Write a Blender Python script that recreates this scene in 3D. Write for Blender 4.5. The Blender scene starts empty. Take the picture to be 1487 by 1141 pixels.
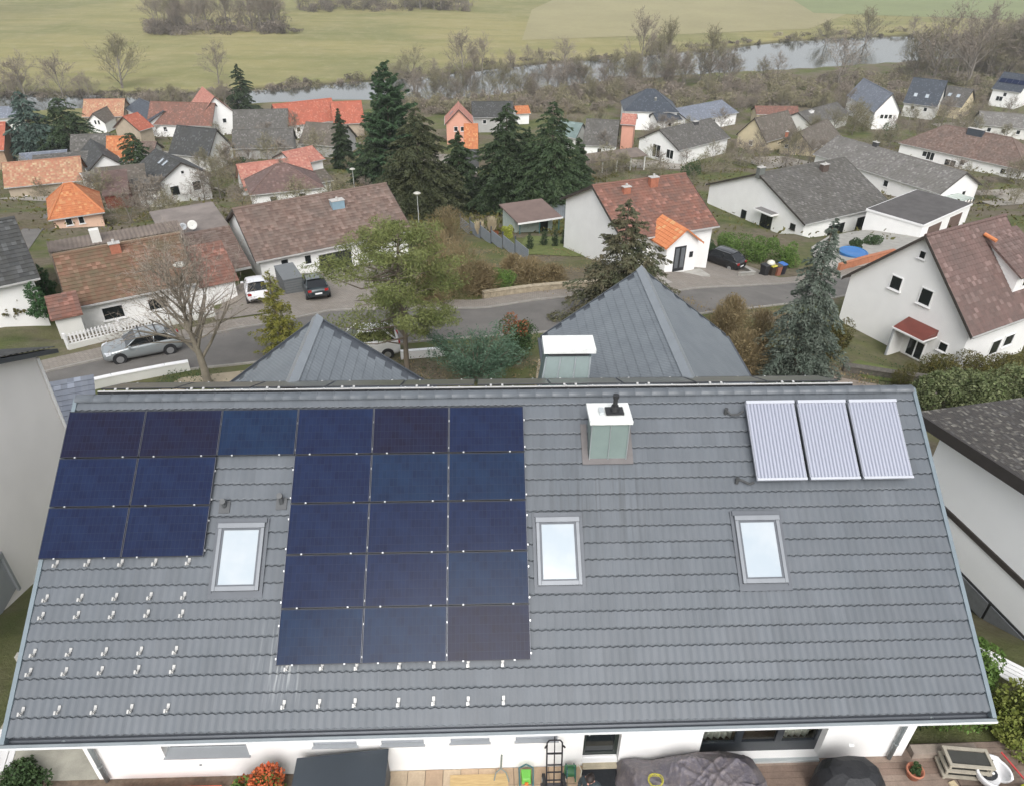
import bpy, bmesh, math, random
import numpy as np
from mathutils import Matrix, Vector
R = math.radians
scene = bpy.context.scene
COL = scene.collection
# ---------------------------------------------------------------- camera
cam_d = bpy.data.cameras.new("camera")
cam_d.sensor_width = 36.0
cam_d.lens = 36.0 * 1050.7 / 1487.0
cam_d.clip_end = 6000
cam = bpy.data.objects.new("camera", cam_d)
COL.objects.link(cam)
PITCH, ROLL, CAMZ = 0.58353503, 0.0104848448, 16.5
fw = Vector((0, math.cos(PITCH), -math.sin(PITCH)))
rt = Vector((1, 0, 0)); up = rt.cross(fw)
r2 = rt * math.cos(ROLL) + up * math.sin(ROLL); u2 = up * math.cos(ROLL) - rt * math.sin(ROLL)
m = Matrix((r2, u2, -fw)).transposed().to_4x4(); m.translation = (0, 0, CAMZ)
cam.matrix_world = m
scene.camera = cam
# ---------------------------------------------------------------- sky and light (soft overcast)
SUN_EL, SUN_AZ = 46.0, 178.0      # azimuth clockwise from +Y: behind the camera
w = bpy.data.worlds.new("World"); scene.world = w; w.use_nodes = True
nt = w.node_tree; nt.nodes.clear()
out = nt.nodes.new('ShaderNodeOutputWorld'); bg = nt.nodes.new('ShaderNodeBackground')
sky = nt.nodes.new('ShaderNodeTexSky'); sky.sky_type = 'NISHITA'; sky.sun_disc = False
sky.sun_elevation = R(SUN_EL); sky.sun_rotation = R(SUN_AZ)
sky.air_density = 1.0; sky.dust_density = 4.0; sky.ozone_density = 1.0
hs = nt.nodes.new('ShaderNodeHueSaturation'); hs.inputs['Saturation'].default_value = 0.22
nt.links.new(sky.outputs[0], hs.inputs['Color']); nt.links.new(hs.outputs[0], bg.inputs[0])
bg.inputs[1].default_value = 0.15
nt.links.new(bg.outputs[0], out.inputs[0])
sd = bpy.data.lights.new("sun", 'SUN'); sd.energy = 0.6; sd.angle = R(36); sd.color = (1.0, 0.97, 0.93)
so = bpy.data.objects.new("sun", sd); COL.objects.link(so)
az, el = R(SUN_AZ), R(SUN_EL)
to_sun = Vector((math.sin(az) * math.cos(el), math.cos(az) * math.cos(el), math.sin(el)))
so.rotation_euler = to_sun.to_track_quat('Z', 'Y').to_euler()
scene.view_settings.view_transform = 'Standard'; scene.view_settings.look = 'None'
scene.view_settings.gamma = 1.0; scene.view_settings.use_curve_mapping = False
scene.view_settings.exposure = 0.70
rng = random.Random(7); nrng = np.random.default_rng(11)
# ---------------------------------------------------------------- layout in metres (world: x right, y away, z up)
DATA = {'H': {'barn_open': {'ch': [], 'hip': False, 'p': [-7.07, 114.28, -1.07, 8.76, 5.64, 3.02, 5.14, 0.0, -22.14], 'win': []},
       'blue_gable': {'ch': [], 'hip': False, 'p': [105.26, 225.15, -1.61, 22.84, 7.42, 4.71, 9.76, 0.0, -33.69], 'win': []},
       'blue_white': {'ch': [], 'hip': False, 'p': [-97.85, 204.5, -0.86, 20.26, 8.59, 4.06, 6.19, 0.0, -33.08], 'win': []},
       'bluegrey': {'ch': [], 'hip': False, 'p': [52.1, 216.99, 0.65, 20.5, 13.24, 3.21, 5.53, 0.0, -33.47], 'win': []},
       'brick_left': {'ch': [], 'hip': False, 'p': [-102.64, 144.66, 0.17, 8.02, 9.0, 3.83, 8.0, 0.0, -25.87], 'win': [['r', 1.67, 4.9, 1.92, 1.4], ['r', 2.16, 2.84, 1.95, 1.52]]},
       'brown_hip': {'ch': [], 'hip': True, 'p': [-33.52, 104.4, 0.39, 10.35, 7.68, 3.08, 5.92, 1.26, -19.47], 'win': []},
       'brownred_wide': {'ch': [], 'hip': False, 'p': [-86.79, 198.89, -0.07, 17.54, 9.08, 3.19, 7.92, 0.0, -33.02], 'win': [['f', -3.9, 1.67, 0.75, 0.7]]},
       'centre_brown': {'ch': [[1.71, -1.59, 4.64, 1.2, 0.9, 'bluemetal']],
                        'hip': False,
                        'p': [-18.91, 66.87, 0.56, 14.85, 11.21, 2.48, 5.49, 0.0, -11.18],
                        'win': [['f', -4.91, 1.65, 0.72, 0.89], ['f', -2.81, 1.59, 0.65, 0.9], ['f', -0.29, 0.95, 3.22, 1.78, 'garage']]},
       'centre_grey_white': {'ch': [], 'hip': False, 'p': [20.31, 174.3, -0.17, 7.62, 10.63, 2.64, 7.29, 0.0, -30.04], 'win': []},
       'cream_one': {'ch': [], 'hip': False, 'p': [64.5, 190.66, 0.68, 14.19, 9.04, 3.18, 8.06, 0.0, -32.77], 'win': []},
       'cream_two': {'ch': [[-14.69, 0.56, 6.51, 0.8, 0.8, 'brick']],
                     'hip': False,
                     'p': [73.11, 184.16, 0.86, 17.75, 8.68, 2.68, 6.07, 0.0, -31.85],
                     'win': [['l', 2.35, 2.27, 0.83, 0.78], ['l', -0.58, 2.55, 0.65, 0.62]]},
       'dark_centre': {'ch': [], 'hip': False, 'p': [-6.28, 208.55, 0.07, 11.26, 8.36, 3.98, 7.26, 0.0, -33.31], 'win': []},
       'dark_hip': {'ch': [], 'hip': False, 'p': [-62.81, 147.75, -0.31, 9.43, 8.39, 2.93, 7.45, 0.0, -26.48], 'win': []},
       'dark_white_gable': {'ch': [], 'hip': False, 'p': [-74.8, 131.86, -0.96, 12.35, 6.21, 3.21, 5.75, 0.0, -24.46], 'win': []},
       'extra_dark': {'ch': [], 'hip': False, 'p': [-8.02, 133.22, 0.02, 3.14, 6.04, 3.43, 5.7, 0.0, -24.67], 'win': []},
       'extra_flat': {'ch': [], 'hip': False, 'p': [-89.55, 139.49, 0.4, 8.06, 5.52, 2.96, 3.55, 0.0, -25.39], 'win': []},
       'extra_left_grey': {'ch': [], 'hip': False, 'p': [-54.74, 106.66, 0.49, 3.67, 4.35, 2.81, 3.77, 0.0, -20.31], 'win': []},
       'extra_low_red': {'ch': [], 'hip': False, 'p': [75.66, 221.11, 0.01, 12.57, 5.97, 2.98, 4.63, 0.0, -33.73], 'win': []},
       'extra_mid_grey': {'ch': [], 'hip': False, 'p': [-33.43, 118.53, 0.7, 5.28, 5.59, 2.83, 4.01, 0.0, -22.89], 'win': []},
       'extra_orange_left': {'ch': [], 'hip': False, 'p': [-72.63, 146.93, -0.02, 3.16, 5.0, 2.92, 4.64, 0.0, -26.38], 'win': []},
       'extra_right_grey': {'ch': [], 'hip': False, 'p': [134.55, 208.48, -0.36, 12.91, 9.87, 3.01, 5.61, 0.0, -33.26], 'win': []},
       'extra_white': {'ch': [], 'hip': False, 'p': [41.73, 209.58, 0.39, 8.52, 5.67, 3.17, 4.92, 0.0, -33.36], 'win': []},
       'far_right': {'ch': [], 'hip': False, 'p': [160.77, 250.11, -0.85, 8.52, 11.91, 5.01, 9.45, 0.0, -33.9], 'win': [['f', -1.21, 2.44, 1.95, 1.39]]},
       'greenish': {'ch': [], 'hip': False, 'p': [13.58, 179.52, -0.52, 6.01, 7.06, 3.44, 6.13, 0.0, -30.68], 'win': []},
       'grey_barn': {'ch': [], 'hip': False, 'p': [-42.26, 168.65, -0.23, 10.16, 9.17, 2.64, 6.32, 0.0, -29.25], 'win': []},
       'grey_behind_gable': {'ch': [], 'hip': False, 'p': [-83.68, 146.51, 0.18, 7.17, 7.21, 2.94, 6.0, 0.0, -26.29], 'win': []},
       'grey_far_left': {'ch': [], 'hip': False, 'p': [-135.24, 200.0, 0.32, 7.73, 6.09, 3.94, 6.17, 0.0, -33.08], 'win': []},
       'grey_long': {'ch': [], 'hip': False, 'p': [-65.39, 194.71, 0.17, 13.68, 8.41, 2.98, 6.66, 0.0, -32.41], 'win': []},
       'grey_low': {'ch': [], 'hip': False, 'p': [-54.77, 162.55, 0.15, 12.85, 7.54, 2.57, 5.72, 0.0, -28.49], 'win': []},
       'grey_right': {'ch': [], 'hip': False, 'p': [135.25, 235.24, -0.86, 7.85, 10.43, 3.49, 7.95, 0.0, -34.01], 'win': []},
       'grey_strip': {'ch': [[-5.05, -0.91, 5.15, 1.5, 0.5, 'white']], 'hip': False, 'p': [85.06, 214.12, 0.72, 21.0, 9.71, 3.06, 5.63, 0.0, -33.39], 'win': []},
       'hip_brown': {'ch': [[-0.18, -0.68, 6.4, 3.2, 1.6, 'slate']],
                     'hip': True,
                     'p': [99.07, 160.4, -0.9, 26.81, 11.0, 2.54, 6.94, 13.72, -28.13],
                     'win': [['f', -5.92, 1.19, 1.7, 1.67], ['f', -1.5, 0.74, 2.32, 1.31], ['f', 12.43, -1.21, 1.09, 0.91]]},
       'left_dark': {'ch': [], 'hip': False, 'p': [-40.27, 45.95, 0.65, 12.0, 9.0, 3.0, 6.0, 0.0, -7.75], 'win': []},
       'long_grey': {'ch': [[-4.89, 0.14, 5.89, 1.0, 1.0, 'dark']], 'hip': False, 'p': [69.46, 133.93, -1.07, 27.16, 11.37, 2.95, 5.82, 0.0, -24.71], 'win': []},
       'long_left': {'ch': [[-0.27, -0.62, 4.39, 0.7, 1.0, 'brick']],
                     'hip': False,
                     'p': [-29.3, 50.61, 0.55, 8.59, 9.1, 2.44, 4.69, 0.0, -8.81],
                     'win': [['f', -1.69, 1.34, 1.43, 1.03], ['f', 1.27, 1.31, 1.34, 0.95]]},
       'mid_grey': {'ch': [[2.53, -1.53, 6.02, 1.1, 1.3, 'brown'], [-7.86, -0.06, 6.67, 1.0, 1.2, 'grey']],
                    'hip': False,
                    'p': [39.1, 99.1, 0.51, 16.49, 18.26, 2.72, 6.69, 0.0, -18.16],
                    'win': [['l', -7.04, 1.7, 0.84, 0.75], ['l', -2.61, 0.77, 2.01, 2.13, 'door'], ['l', 1.45, 0.6, 0.93, 1.26], ['f', -1.59, 0.46, 2.97, 2.16],
                            ['f', 3.9, 0.57, 3.2, 2.26]]},
       'mottled': {'ch': [], 'hip': False, 'p': [-77.06, 118.85, 0.4, 11.32, 8.25, 2.7, 5.51, 0.0, -22.97], 'win': [['f', -3.01, 0.61, 0.94, 0.98]]},
       'orange_far': {'ch': [], 'hip': False, 'p': [1.81, 217.95, 0.27, 4.24, 5.22, 2.96, 4.53, 0.0, -33.64], 'win': []},
       'orange_lower': {'ch': [], 'hip': False, 'p': [-73.2, 137.88, 0.1, 5.0, 6.67, 3.01, 6.71, 0.0, -25.13], 'win': []},
       'orange_mid': {'ch': [], 'hip': False, 'p': [-8.96, 153.35, -3.11, 2.92, 7.0, 3.44, 7.96, 0.0, -27.12], 'win': []},
       'orange_upper': {'ch': [], 'hip': False, 'p': [-91.85, 180.23, -1.94, 4.76, 8.29, 3.64, 6.58, 0.0, -30.64], 'win': []},
       'peach_hip': {'ch': [], 'hip': True, 'p': [-53.27, 85.48, 0.52, 5.9, 8.26, 2.63, 5.35, 0.85, -16.05], 'win': [['f', -0.99, 2.6, 0.72, 0.95], ['f', 0.3, 2.64, 0.62, 0.96]]},
       'pink_centre': {'ch': [], 'hip': False, 'p': [-14.16, 190.67, -1.49, 9.01, 7.14, 4.97, 8.51, 0.0, -31.95], 'win': []},
       'red_barn': {'ch': [], 'hip': False, 'p': [-56.03, 200.91, 0.55, 15.92, 10.39, 3.44, 8.07, 0.0, -32.98], 'win': []},
       'red_brown_house': {'ch': [], 'hip': False, 'p': [-42.69, 128.98, 0.5, 12.55, 8.41, 2.8, 6.2, 0.0, -26.23], 'win': []},
       'red_canopy_roof': {'ch': [], 'hip': False, 'p': [-40.28, 136.6, 0.81, 6.48, 7.76, 2.89, 4.54, 0.0, -24.63], 'win': []},
       'red_east': {'ch': [], 'hip': False, 'p': [-44.74, 201.8, 0.28, 8.12, 9.36, 3.4, 8.05, 0.0, -33.06], 'win': []},
       'red_garage_house': {'ch': [[0.91, -0.85, 9.52, 0.8, 1.2, 'brick'], [-2.1, -1.2, 9.34, 0.7, 0.8, 'brick']],
                            'hip': False,
                            'p': [11.49, 66.02, 0.41, 9.92, 12.01, 6.92, 9.95, 0.0, -13.53],
                            'win': []},
       'right_white': {'ch': [],
                       'hip': False,
                       'p': [30.7, 47.33, 0.5, 8.59, 10.28, 3.51, 8.53, 0.0, -9.29],
                       'win': [['l', 1.17, 4.6, 0.93, 1.03], ['l', -1.17, 4.53, 0.94, 1.19], ['l', -0.01, 7.13, 0.48, 0.54], ['l', -3.46, 1.83, 0.66, 0.67],
                               ['l', -1.69, 0.79, 1.29, 1.36, 'door'], ['f', 1.35, 1.64, 1.12, 0.91], ['f', -0.09, 1.47, 1.09, 1.16, 'door']]},
       'salmon': {'ch': [], 'hip': False, 'p': [27.77, 183.21, -0.22, 3.59, 6.91, 6.02, 7.71, 0.0, -31.14], 'win': []},
       'slate_far': {'ch': [[1.24, -3.22, 7.4, 0.6, 0.9, 'grey']], 'hip': True, 'p': [37.92, 215.82, -0.05, 15.13, 13.09, 5.02, 9.71, 2.28, -33.5], 'win': []},
       'slate_right': {'ch': [], 'hip': False, 'p': [124.89, 234.32, -0.62, 9.49, 11.19, 3.9, 10.32, 0.0, -33.96], 'win': []},
       'small_white_gable': {'ch': [],
                             'hip': False,
                             'p': [-111.4, 204.33, -1.54, 11.06, 5.36, 2.61, 5.06, 0.0, -33.19],
                             'win': [['r', -0.1, 2.77, 0.54, 1.06], ['r', 0.81, 2.77, 0.54, 1.06]]},
       'tall_reddish': {'ch': [], 'hip': False, 'p': [-82.0, 205.0, -1.02, 15.0, 10.0, 4.8, 9.8, 0.0, -33.4], 'win': []},
       'tan_far': {'ch': [], 'hip': False, 'p': [-112.59, 209.24, 0.11, 10.87, 8.72, 3.01, 6.69, 0.0, -33.29], 'win': []},
       'white_dark_window': {'ch': [[2.79, -0.54, 6.39, 1.4, 0.8, 'dark']],
                             'hip': False,
                             'p': [38.71, 170.38, 0.69, 18.02, 12.33, 3.47, 6.67, 0.0, -29.27],
                             'win': [['l', 0.44, 1.94, 2.26, 2.78], ['l', -3.44, 2.06, 1.99, 1.95]]},
       'white_two': {'ch': [],
                     'hip': False,
                     'p': [-55.09, 116.37, -0.82, 10.39, 8.45, 4.16, 6.65, 0.0, -22.52],
                     'win': [['r', -1.74, 2.5, 1.43, 1.56], ['r', 1.73, 2.6, 1.38, 1.48], ['r', 0.02, 5.06, 0.51, 0.51]]}},
 'RG': {'far': [[-166.05, 254.81, 7.18, 6.02], [-171.04, 251.5, 9.25, 10.12], [-144.41, 255.12, 7.77, 6.9], [-168.58, 254.66, 6.42, 7.3], [-139.93, 251.38, 8.77, 7.5],
                [-161.17, 251.57, 8.49, 9.45], [60.71, 351.66, 7.89, 8.41], [9.68, 324.44, 6.87, 5.69], [67.37, 347.77, 7.58, 6.95], [64.1, 348.74, 8.95, 10.19], [9.93, 322.24, 7.31, 7.04],
                [-30.61, 295.02, 7.56, 6.08], [-42.53, 285.56, 5.53, 5.48], [5.29, 320.35, 8.77, 7.65], [-1.91, 316.78, 7.33, 6.61], [-8.6, 306.69, 6.0, 6.05], [64.33, 353.8, 5.69, 5.04],
                [43.39, 335.6, 6.14, 5.67], [-28.72, 294.7, 4.83, 5.1], [61.48, 343.22, 8.25, 9.73], [-45.82, 286.64, 7.91, 8.63], [-2.14, 309.57, 7.15, 7.96], [-16.01, 306.45, 6.45, 5.43],
                [-5.54, 306.93, 6.05, 4.78], [-43.19, 289.17, 7.33, 6.81], [-16.41, 307.05, 8.42, 8.07], [-25.7, 300.51, 4.95, 4.21], [32.02, 335.9, 5.36, 5.29], [94.93, 363.65, 3.26, 3.27],
                [138.97, 397.77, 5.63, 5.59], [96.14, 370.7, 3.11, 2.99], [95.21, 364.97, 4.88, 4.85], [207.38, 419.63, 9.88, 8.82], [211.17, 402.2, 8.92, 7.37],
                [245.73, 391.11, 13.74, 13.36], [243.68, 390.24, 12.54, 13.9], [227.77, 404.4, 9.39, 10.87], [241.45, 386.46, 9.78, 10.44], [238.78, 391.85, 12.72, 13.0],
                [231.26, 393.31, 9.51, 11.18], [251.22, 397.77, 13.82, 16.58], [237.03, 402.5, 13.52, 11.66]],
        'grove': [[-140.7, 412.88, 11.67, 8.85], [-125.08, 414.59, 15.11, 15.81], [-157.28, 409.6, 11.57, 10.41], [-157.85, 411.72, 16.03, 15.41], [-122.26, 407.0, 14.98, 15.36],
                  [-134.72, 409.27, 15.73, 16.69], [-178.15, 413.02, 11.07, 9.83], [-124.11, 411.69, 16.07, 13.85], [-144.67, 409.96, 14.45, 11.91], [-184.45, 411.11, 13.92, 14.56],
                  [-160.27, 399.05, 15.33, 12.02], [-127.66, 403.16, 16.55, 16.21], [-155.05, 404.46, 14.36, 13.61], [-167.53, 400.54, 13.45, 10.09], [-163.6, 411.77, 13.18, 10.01],
                  [-146.91, 409.12, 15.78, 15.9], [-168.06, 401.64, 13.78, 11.34], [-123.47, 421.48, 12.99, 12.25], [-171.8, 406.79, 16.11, 13.74], [-135.54, 413.07, 16.99, 18.37],
                  [-170.01, 402.63, 12.02, 8.83], [-166.82, 402.61, 12.96, 11.87], [-121.91, 511.52, 11.98, 12.39], [-46.14, 519.23, 11.88, 14.24], [-59.6, 509.32, 15.04, 15.42],
                  [-108.13, 515.64, 14.15, 16.05], [-36.34, 509.81, 12.93, 13.25], [-30.63, 531.25, 12.47, 13.08], [-69.55, 510.89, 10.5, 10.82], [-115.76, 507.56, 10.58, 10.08],
                  [-67.45, 516.41, 10.67, 10.82], [-63.03, 519.64, 11.48, 11.5], [-60.92, 526.65, 14.53, 12.33], [-38.91, 527.0, 15.64, 13.15], [-82.41, 517.02, 15.03, 17.2],
                  [-122.67, 514.32, 14.63, 14.61], [-95.04, 512.37, 12.01, 12.73], [-94.28, 517.89, 12.87, 15.85], [-51.44, 511.74, 15.96, 16.13], [-94.34, 501.94, 9.95, 11.29],
                  [-117.48, 501.56, 12.81, 14.61], [-126.06, 498.81, 14.91, 12.54], [-61.59, 520.44, 14.89, 18.32], [-133.74, 503.59, 12.75, 15.65], [-35.33, 531.79, 10.72, 10.62],
                  [-47.23, 510.83, 13.32, 16.03], [-136.85, 445.18, 14.52, 11.96], [-144.09, 447.56, 16.74, 13.3], [-199.46, 449.87, 11.82, 10.26], [-194.68, 445.21, 12.98, 10.71],
                  [-191.87, 446.13, 10.57, 10.98], [-176.75, 441.42, 10.66, 9.24], [-141.87, 451.42, 13.3, 13.96], [-185.31, 441.55, 13.53, 11.26], [-175.49, 453.15, 14.72, 13.12],
                  [-160.57, 447.41, 16.23, 16.02]],
        'near': [[49.95, 280.41, 6.25, 5.29], [19.13, 265.53, 8.95, 10.24], [-15.48, 248.11, 9.2, 7.2], [41.82, 281.38, 9.65, 10.57], [41.51, 278.07, 9.87, 8.54],
                 [22.49, 269.19, 9.68, 10.52], [5.0, 256.51, 5.69, 4.47], [15.56, 263.72, 9.41, 9.59], [-21.51, 243.15, 8.44, 8.25], [-31.21, 239.48, 8.58, 6.92],
                 [11.14, 261.52, 9.02, 8.13], [-14.13, 245.65, 9.31, 7.58], [-23.22, 240.79, 8.84, 8.61], [1.87, 252.35, 8.72, 7.01], [42.2, 280.93, 7.36, 8.17], [0.93, 252.17, 6.2, 6.89],
                 [-18.71, 245.73, 7.4, 6.7], [10.88, 257.9, 8.6, 6.72], [-7.99, 248.43, 7.44, 7.82], [6.13, 260.24, 6.68, 7.39], [-4.38, 249.19, 9.49, 9.7], [22.82, 267.47, 7.13, 8.08],
                 [4.59, 253.74, 6.81, 7.56], [32.92, 273.43, 7.82, 6.54], [31.63, 274.42, 8.81, 7.37], [-25.99, 243.55, 8.62, 7.27], [43.96, 280.3, 8.58, 7.91], [18.04, 268.06, 7.53, 8.62],
                 [-18.25, 242.78, 6.66, 5.91], [-30.78, 244.35, 9.2, 10.11], [34.1, 272.79, 10.05, 8.51], [14.65, 263.08, 8.15, 9.33], [30.19, 269.38, 6.31, 6.5],
                 [22.63, 266.43, 8.42, 9.31], [53.47, 270.56, 7.98, 8.09], [90.39, 284.51, 7.84, 6.85], [55.29, 273.34, 10.76, 12.26], [60.08, 276.85, 10.04, 9.01],
                 [61.35, 280.1, 7.14, 7.09], [77.91, 281.83, 8.04, 9.29], [74.45, 284.28, 6.67, 7.76], [95.61, 284.31, 9.24, 8.4], [41.76, 270.79, 7.13, 8.14], [89.95, 283.85, 7.06, 6.18],
                 [53.23, 270.33, 6.85, 7.45], [77.26, 282.15, 10.86, 9.68], [68.19, 281.85, 6.77, 5.37], [55.34, 276.88, 6.5, 7.59], [52.7, 270.51, 9.33, 9.98], [74.94, 278.59, 10.37, 11.1],
                 [69.52, 278.6, 9.65, 9.67], [66.82, 281.32, 10.29, 10.06], [40.47, 270.94, 10.13, 8.96], [59.13, 274.51, 10.17, 9.3], [170.92, 302.67, 9.38, 10.64],
                 [149.54, 291.35, 9.93, 8.43], [191.8, 303.61, 10.82, 10.93], [174.28, 301.5, 10.43, 11.65], [199.57, 305.74, 15.63, 18.34], [168.64, 298.8, 14.75, 15.2],
                 [155.38, 295.79, 15.14, 13.91], [181.64, 301.31, 13.27, 10.74], [184.02, 306.94, 15.24, 16.21], [164.64, 297.06, 13.28, 12.34], [190.75, 302.89, 15.32, 17.63],
                 [183.15, 303.16, 13.36, 13.43], [201.08, 308.99, 9.92, 10.64], [176.11, 303.21, 13.32, 11.92], [162.55, 302.29, 14.53, 16.85], [187.91, 308.76, 16.14, 18.27],
                 [179.23, 308.24, 15.19, 15.93], [184.72, 309.03, 14.46, 11.74], [177.01, 306.66, 11.79, 13.52], [186.95, 302.86, 11.25, 10.64], [183.78, 308.74, 12.22, 14.45],
                 [187.0, 302.49, 11.25, 11.98], [189.48, 304.18, 12.25, 10.58], [149.76, 291.94, 15.12, 13.7], [78.98, 255.24, 6.18, 6.78], [34.72, 251.7, 4.94, 4.78],
                 [5.74, 252.55, 5.05, 5.67], [15.82, 249.9, 4.38, 5.03], [19.43, 254.34, 4.84, 5.47], [69.34, 251.68, 5.71, 4.65], [36.79, 252.85, 7.26, 6.09], [26.88, 249.9, 4.47, 5.1],
                 [32.29, 251.91, 6.21, 6.97], [10.18, 249.06, 4.66, 4.87], [5.4, 249.33, 4.67, 3.96], [6.21, 252.18, 5.17, 5.95], [63.85, 254.77, 7.31, 6.15], [23.92, 249.05, 7.05, 7.32],
                 [-89.94, 235.94, 6.61, 6.88], [-96.48, 231.15, 4.17, 3.5], [-110.98, 232.53, 5.49, 5.35], [-104.59, 231.33, 6.32, 6.7]],
        'village': [[-88.3, 130.19, 2.45, 1.99], [-80.95, 198.79, 4.4, 3.88], [-64.95, 123.75, 3.46, 2.74], [-65.89, 123.77, 2.34, 1.71], [-84.43, 140.67, 3.47, 3.74],
                    [-59.89, 130.8, 2.6, 2.56], [-64.11, 125.71, 2.62, 2.34], [-67.11, 127.33, 2.28, 1.67], [-39.83, 123.46, 2.66, 2.02], [-87.02, 159.71, 4.16, 3.83],
                    [-32.36, 141.96, 2.56, 2.44], [-55.27, 135.73, 3.36, 2.48], [-76.22, 159.3, 2.74, 2.06], [-114.95, 195.27, 3.91, 3.4], [-53.13, 135.96, 2.74, 2.67],
                    [-59.17, 136.48, 3.73, 3.08], [39.44, 200.22, 5.55, 4.94], [64.07, 169.6, 4.64, 3.65], [59.14, 152.44, 5.45, 4.32], [53.24, 162.42, 3.43, 3.56],
                    [66.78, 175.53, 6.02, 6.26], [46.29, 158.32, 3.87, 2.93], [44.89, 182.79, 4.22, 3.88], [30.98, 170.12, 5.91, 6.36], [29.47, 159.35, 3.25, 3.02],
                    [71.98, 194.36, 4.05, 3.68], [22.53, 200.99, 6.65, 5.74], [64.75, 174.47, 5.67, 4.65], [58.85, 146.68, 5.31, 3.93], [16.75, 192.33, 5.28, 4.81],
                    [20.1, 170.23, 5.16, 5.05], [46.2, 179.21, 5.45, 4.2], [37.46, 159.28, 3.5, 3.56], [32.77, 166.74, 4.08, 3.9], [18.81, 146.37, 3.18, 3.44], [25.67, 184.97, 5.19, 4.71],
                    [32.24, 170.18, 5.39, 5.07], [41.68, 154.46, 4.65, 3.72], [42.99, 172.51, 4.9, 4.7], [55.13, 200.35, 6.77, 6.86], [58.63, 177.57, 4.77, 4.14],
                    [33.41, 177.06, 4.35, 3.75], [98.73, 220.07, 5.47, 4.91], [123.21, 217.84, 7.34, 7.82], [90.8, 186.25, 4.44, 3.47], [129.85, 197.39, 4.14, 4.43],
                    [76.74, 190.95, 5.68, 4.73], [99.67, 217.34, 5.76, 4.89], [103.79, 202.21, 5.12, 4.02], [124.57, 207.0, 4.45, 3.35], [143.11, 220.44, 6.99, 6.8],
                    [135.37, 208.72, 5.44, 5.5], [76.6, 190.84, 6.29, 6.08], [112.54, 215.73, 5.86, 6.06], [100.81, 201.25, 5.41, 4.49], [86.35, 214.04, 4.8, 4.45],
                    [112.59, 189.84, 6.64, 5.78], [126.9, 224.56, 5.92, 6.56], [85.28, 200.01, 6.92, 7.78], [131.15, 215.27, 5.86, 6.03], [96.55, 239.77, 5.1, 5.71],
                    [35.81, 238.32, 3.54, 3.88], [70.7, 238.01, 4.07, 3.39], [55.05, 236.12, 4.34, 4.01], [48.91, 236.02, 3.74, 4.09], [8.04, 234.95, 5.38, 5.08],
                    [82.93, 240.85, 3.85, 3.47], [33.55, 236.03, 4.88, 4.97], [106.2, 239.08, 5.53, 6.29], [101.4, 239.04, 4.37, 4.18], [83.46, 237.95, 5.79, 6.08],
                    [75.41, 240.65, 5.11, 4.28], [73.27, 241.0, 3.52, 3.97], [96.21, 241.33, 3.6, 3.87], [86.23, 241.74, 5.64, 6.14], [65.61, 240.07, 3.61, 2.84],
                    [-56.12, 132.84, 4.84, 3.94], [-49.44, 136.0, 4.87, 3.89], [-66.25, 134.47, 5.27, 4.3], [-65.54, 133.29, 4.14, 3.89], [-53.25, 133.06, 5.52, 4.75]]},
 'RT': [[-160.6, 250.25, 13.57, 15.77, 'leafless tree at the far left on the river bank'], [-149.65, 253.0, 13.28, 13.65, 'leafless tree beside the far left one on the river bank'],
        [-134.16, 262.93, 14.52, 16.94, 'lone round leafless tree standing left on the far bank'],
        [-104.26, 271.79, 12.35, 10.66, 'narrow leaning leafless tree behind the isolated dark fir'], [-36.96, 280.54, 12.68, 13.71, 'leafless tree on the bank left of the river bend'],
        [-20.28, 300.85, 15.27, 15.4, 'broad leafless tree at the field edge above the firs'], [-13.1, 307.26, 13.4, 10.82, 'leafless tree right of the broad one at the field edge'],
        [19.9, 317.07, 11.31, 15.31, 'bushy leafless tree where tan and green fields meet'], [47.13, 293.27, 20.36, 14.27, 'tall leafless tree with the river gap on its right'],
        [54.9, 285.57, 17.76, 13.93, 'leafless tree leaning over the river gap'], [70.4, 281.2, 16.68, 14.99, 'leafless tree in front of the bright river reach'],
        [151.29, 388.88, 11.07, 13.41, 'tree with round crown on the far bank above bright water'], [173.24, 395.08, 15.67, 20.42, 'broad leafless tree on the far bank above bright water'],
        [113.78, 273.52, 16.33, 15.84, 'dark leafless tree standing in front of the bright river reach'],
        [148.73, 277.8, 24.18, 22.24, 'tall spreading tree at the right end of the bright river reach'],
        [156.95, 269.78, 24.65, 21.67, 'second tall spreading tree at the right end of the river reach'],
        [190.78, 304.2, 19.19, 21.45, 'leafless tree at the right picture edge by the river']],
 'T': {'bare_near': [[-17.05, 34.05, -5.71, 8.48, 6.77]],
       'bluefir': [[-95.3, 146.94, -26.27, 13.73, 10.02]],
       'bluespruce': [[16.32, 35.63, -6.12, 9.89, 5.02]],
       'bushspruce': [[20.97, 41.1, -7.63, 2.95, 2.36]],
       'columns': [[1.61, 68.41, -11.41, 1.59, 0.62], [3.12, 70.12, -11.72, 1.62, 0.63], [4.23, 69.85, -11.67, 1.76, 0.63], [5.28, 70.9, -11.86, 1.71, 0.64]],
       'cypress': [[-21.23, 126.46, -23.77, 20.36, 9.0]],
       'darkfir': [[-89.64, 149.28, -26.6, 12.53, 10.45]],
       'fir_far': [[-82.73, 231.85, -34.0, 13.2, 8.43]],
       'firs': [[-33.89, 144.79, -25.97, 11.37, 3.57], [-23.8, 124.47, -23.54, 9.52, 8.39], [-12.53, 95.11, -17.52, 13.69, 11.02], [-8.0, 104.74, -19.64, 10.87, 6.13],
                [-1.09, 98.95, -18.37, 14.51, 9.2], [4.9, 96.49, -17.83, 14.7, 9.94], [1.92, 105.6, -19.83, 11.42, 6.18], [9.28, 106.23, -19.97, 10.06, 5.17]],
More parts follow.
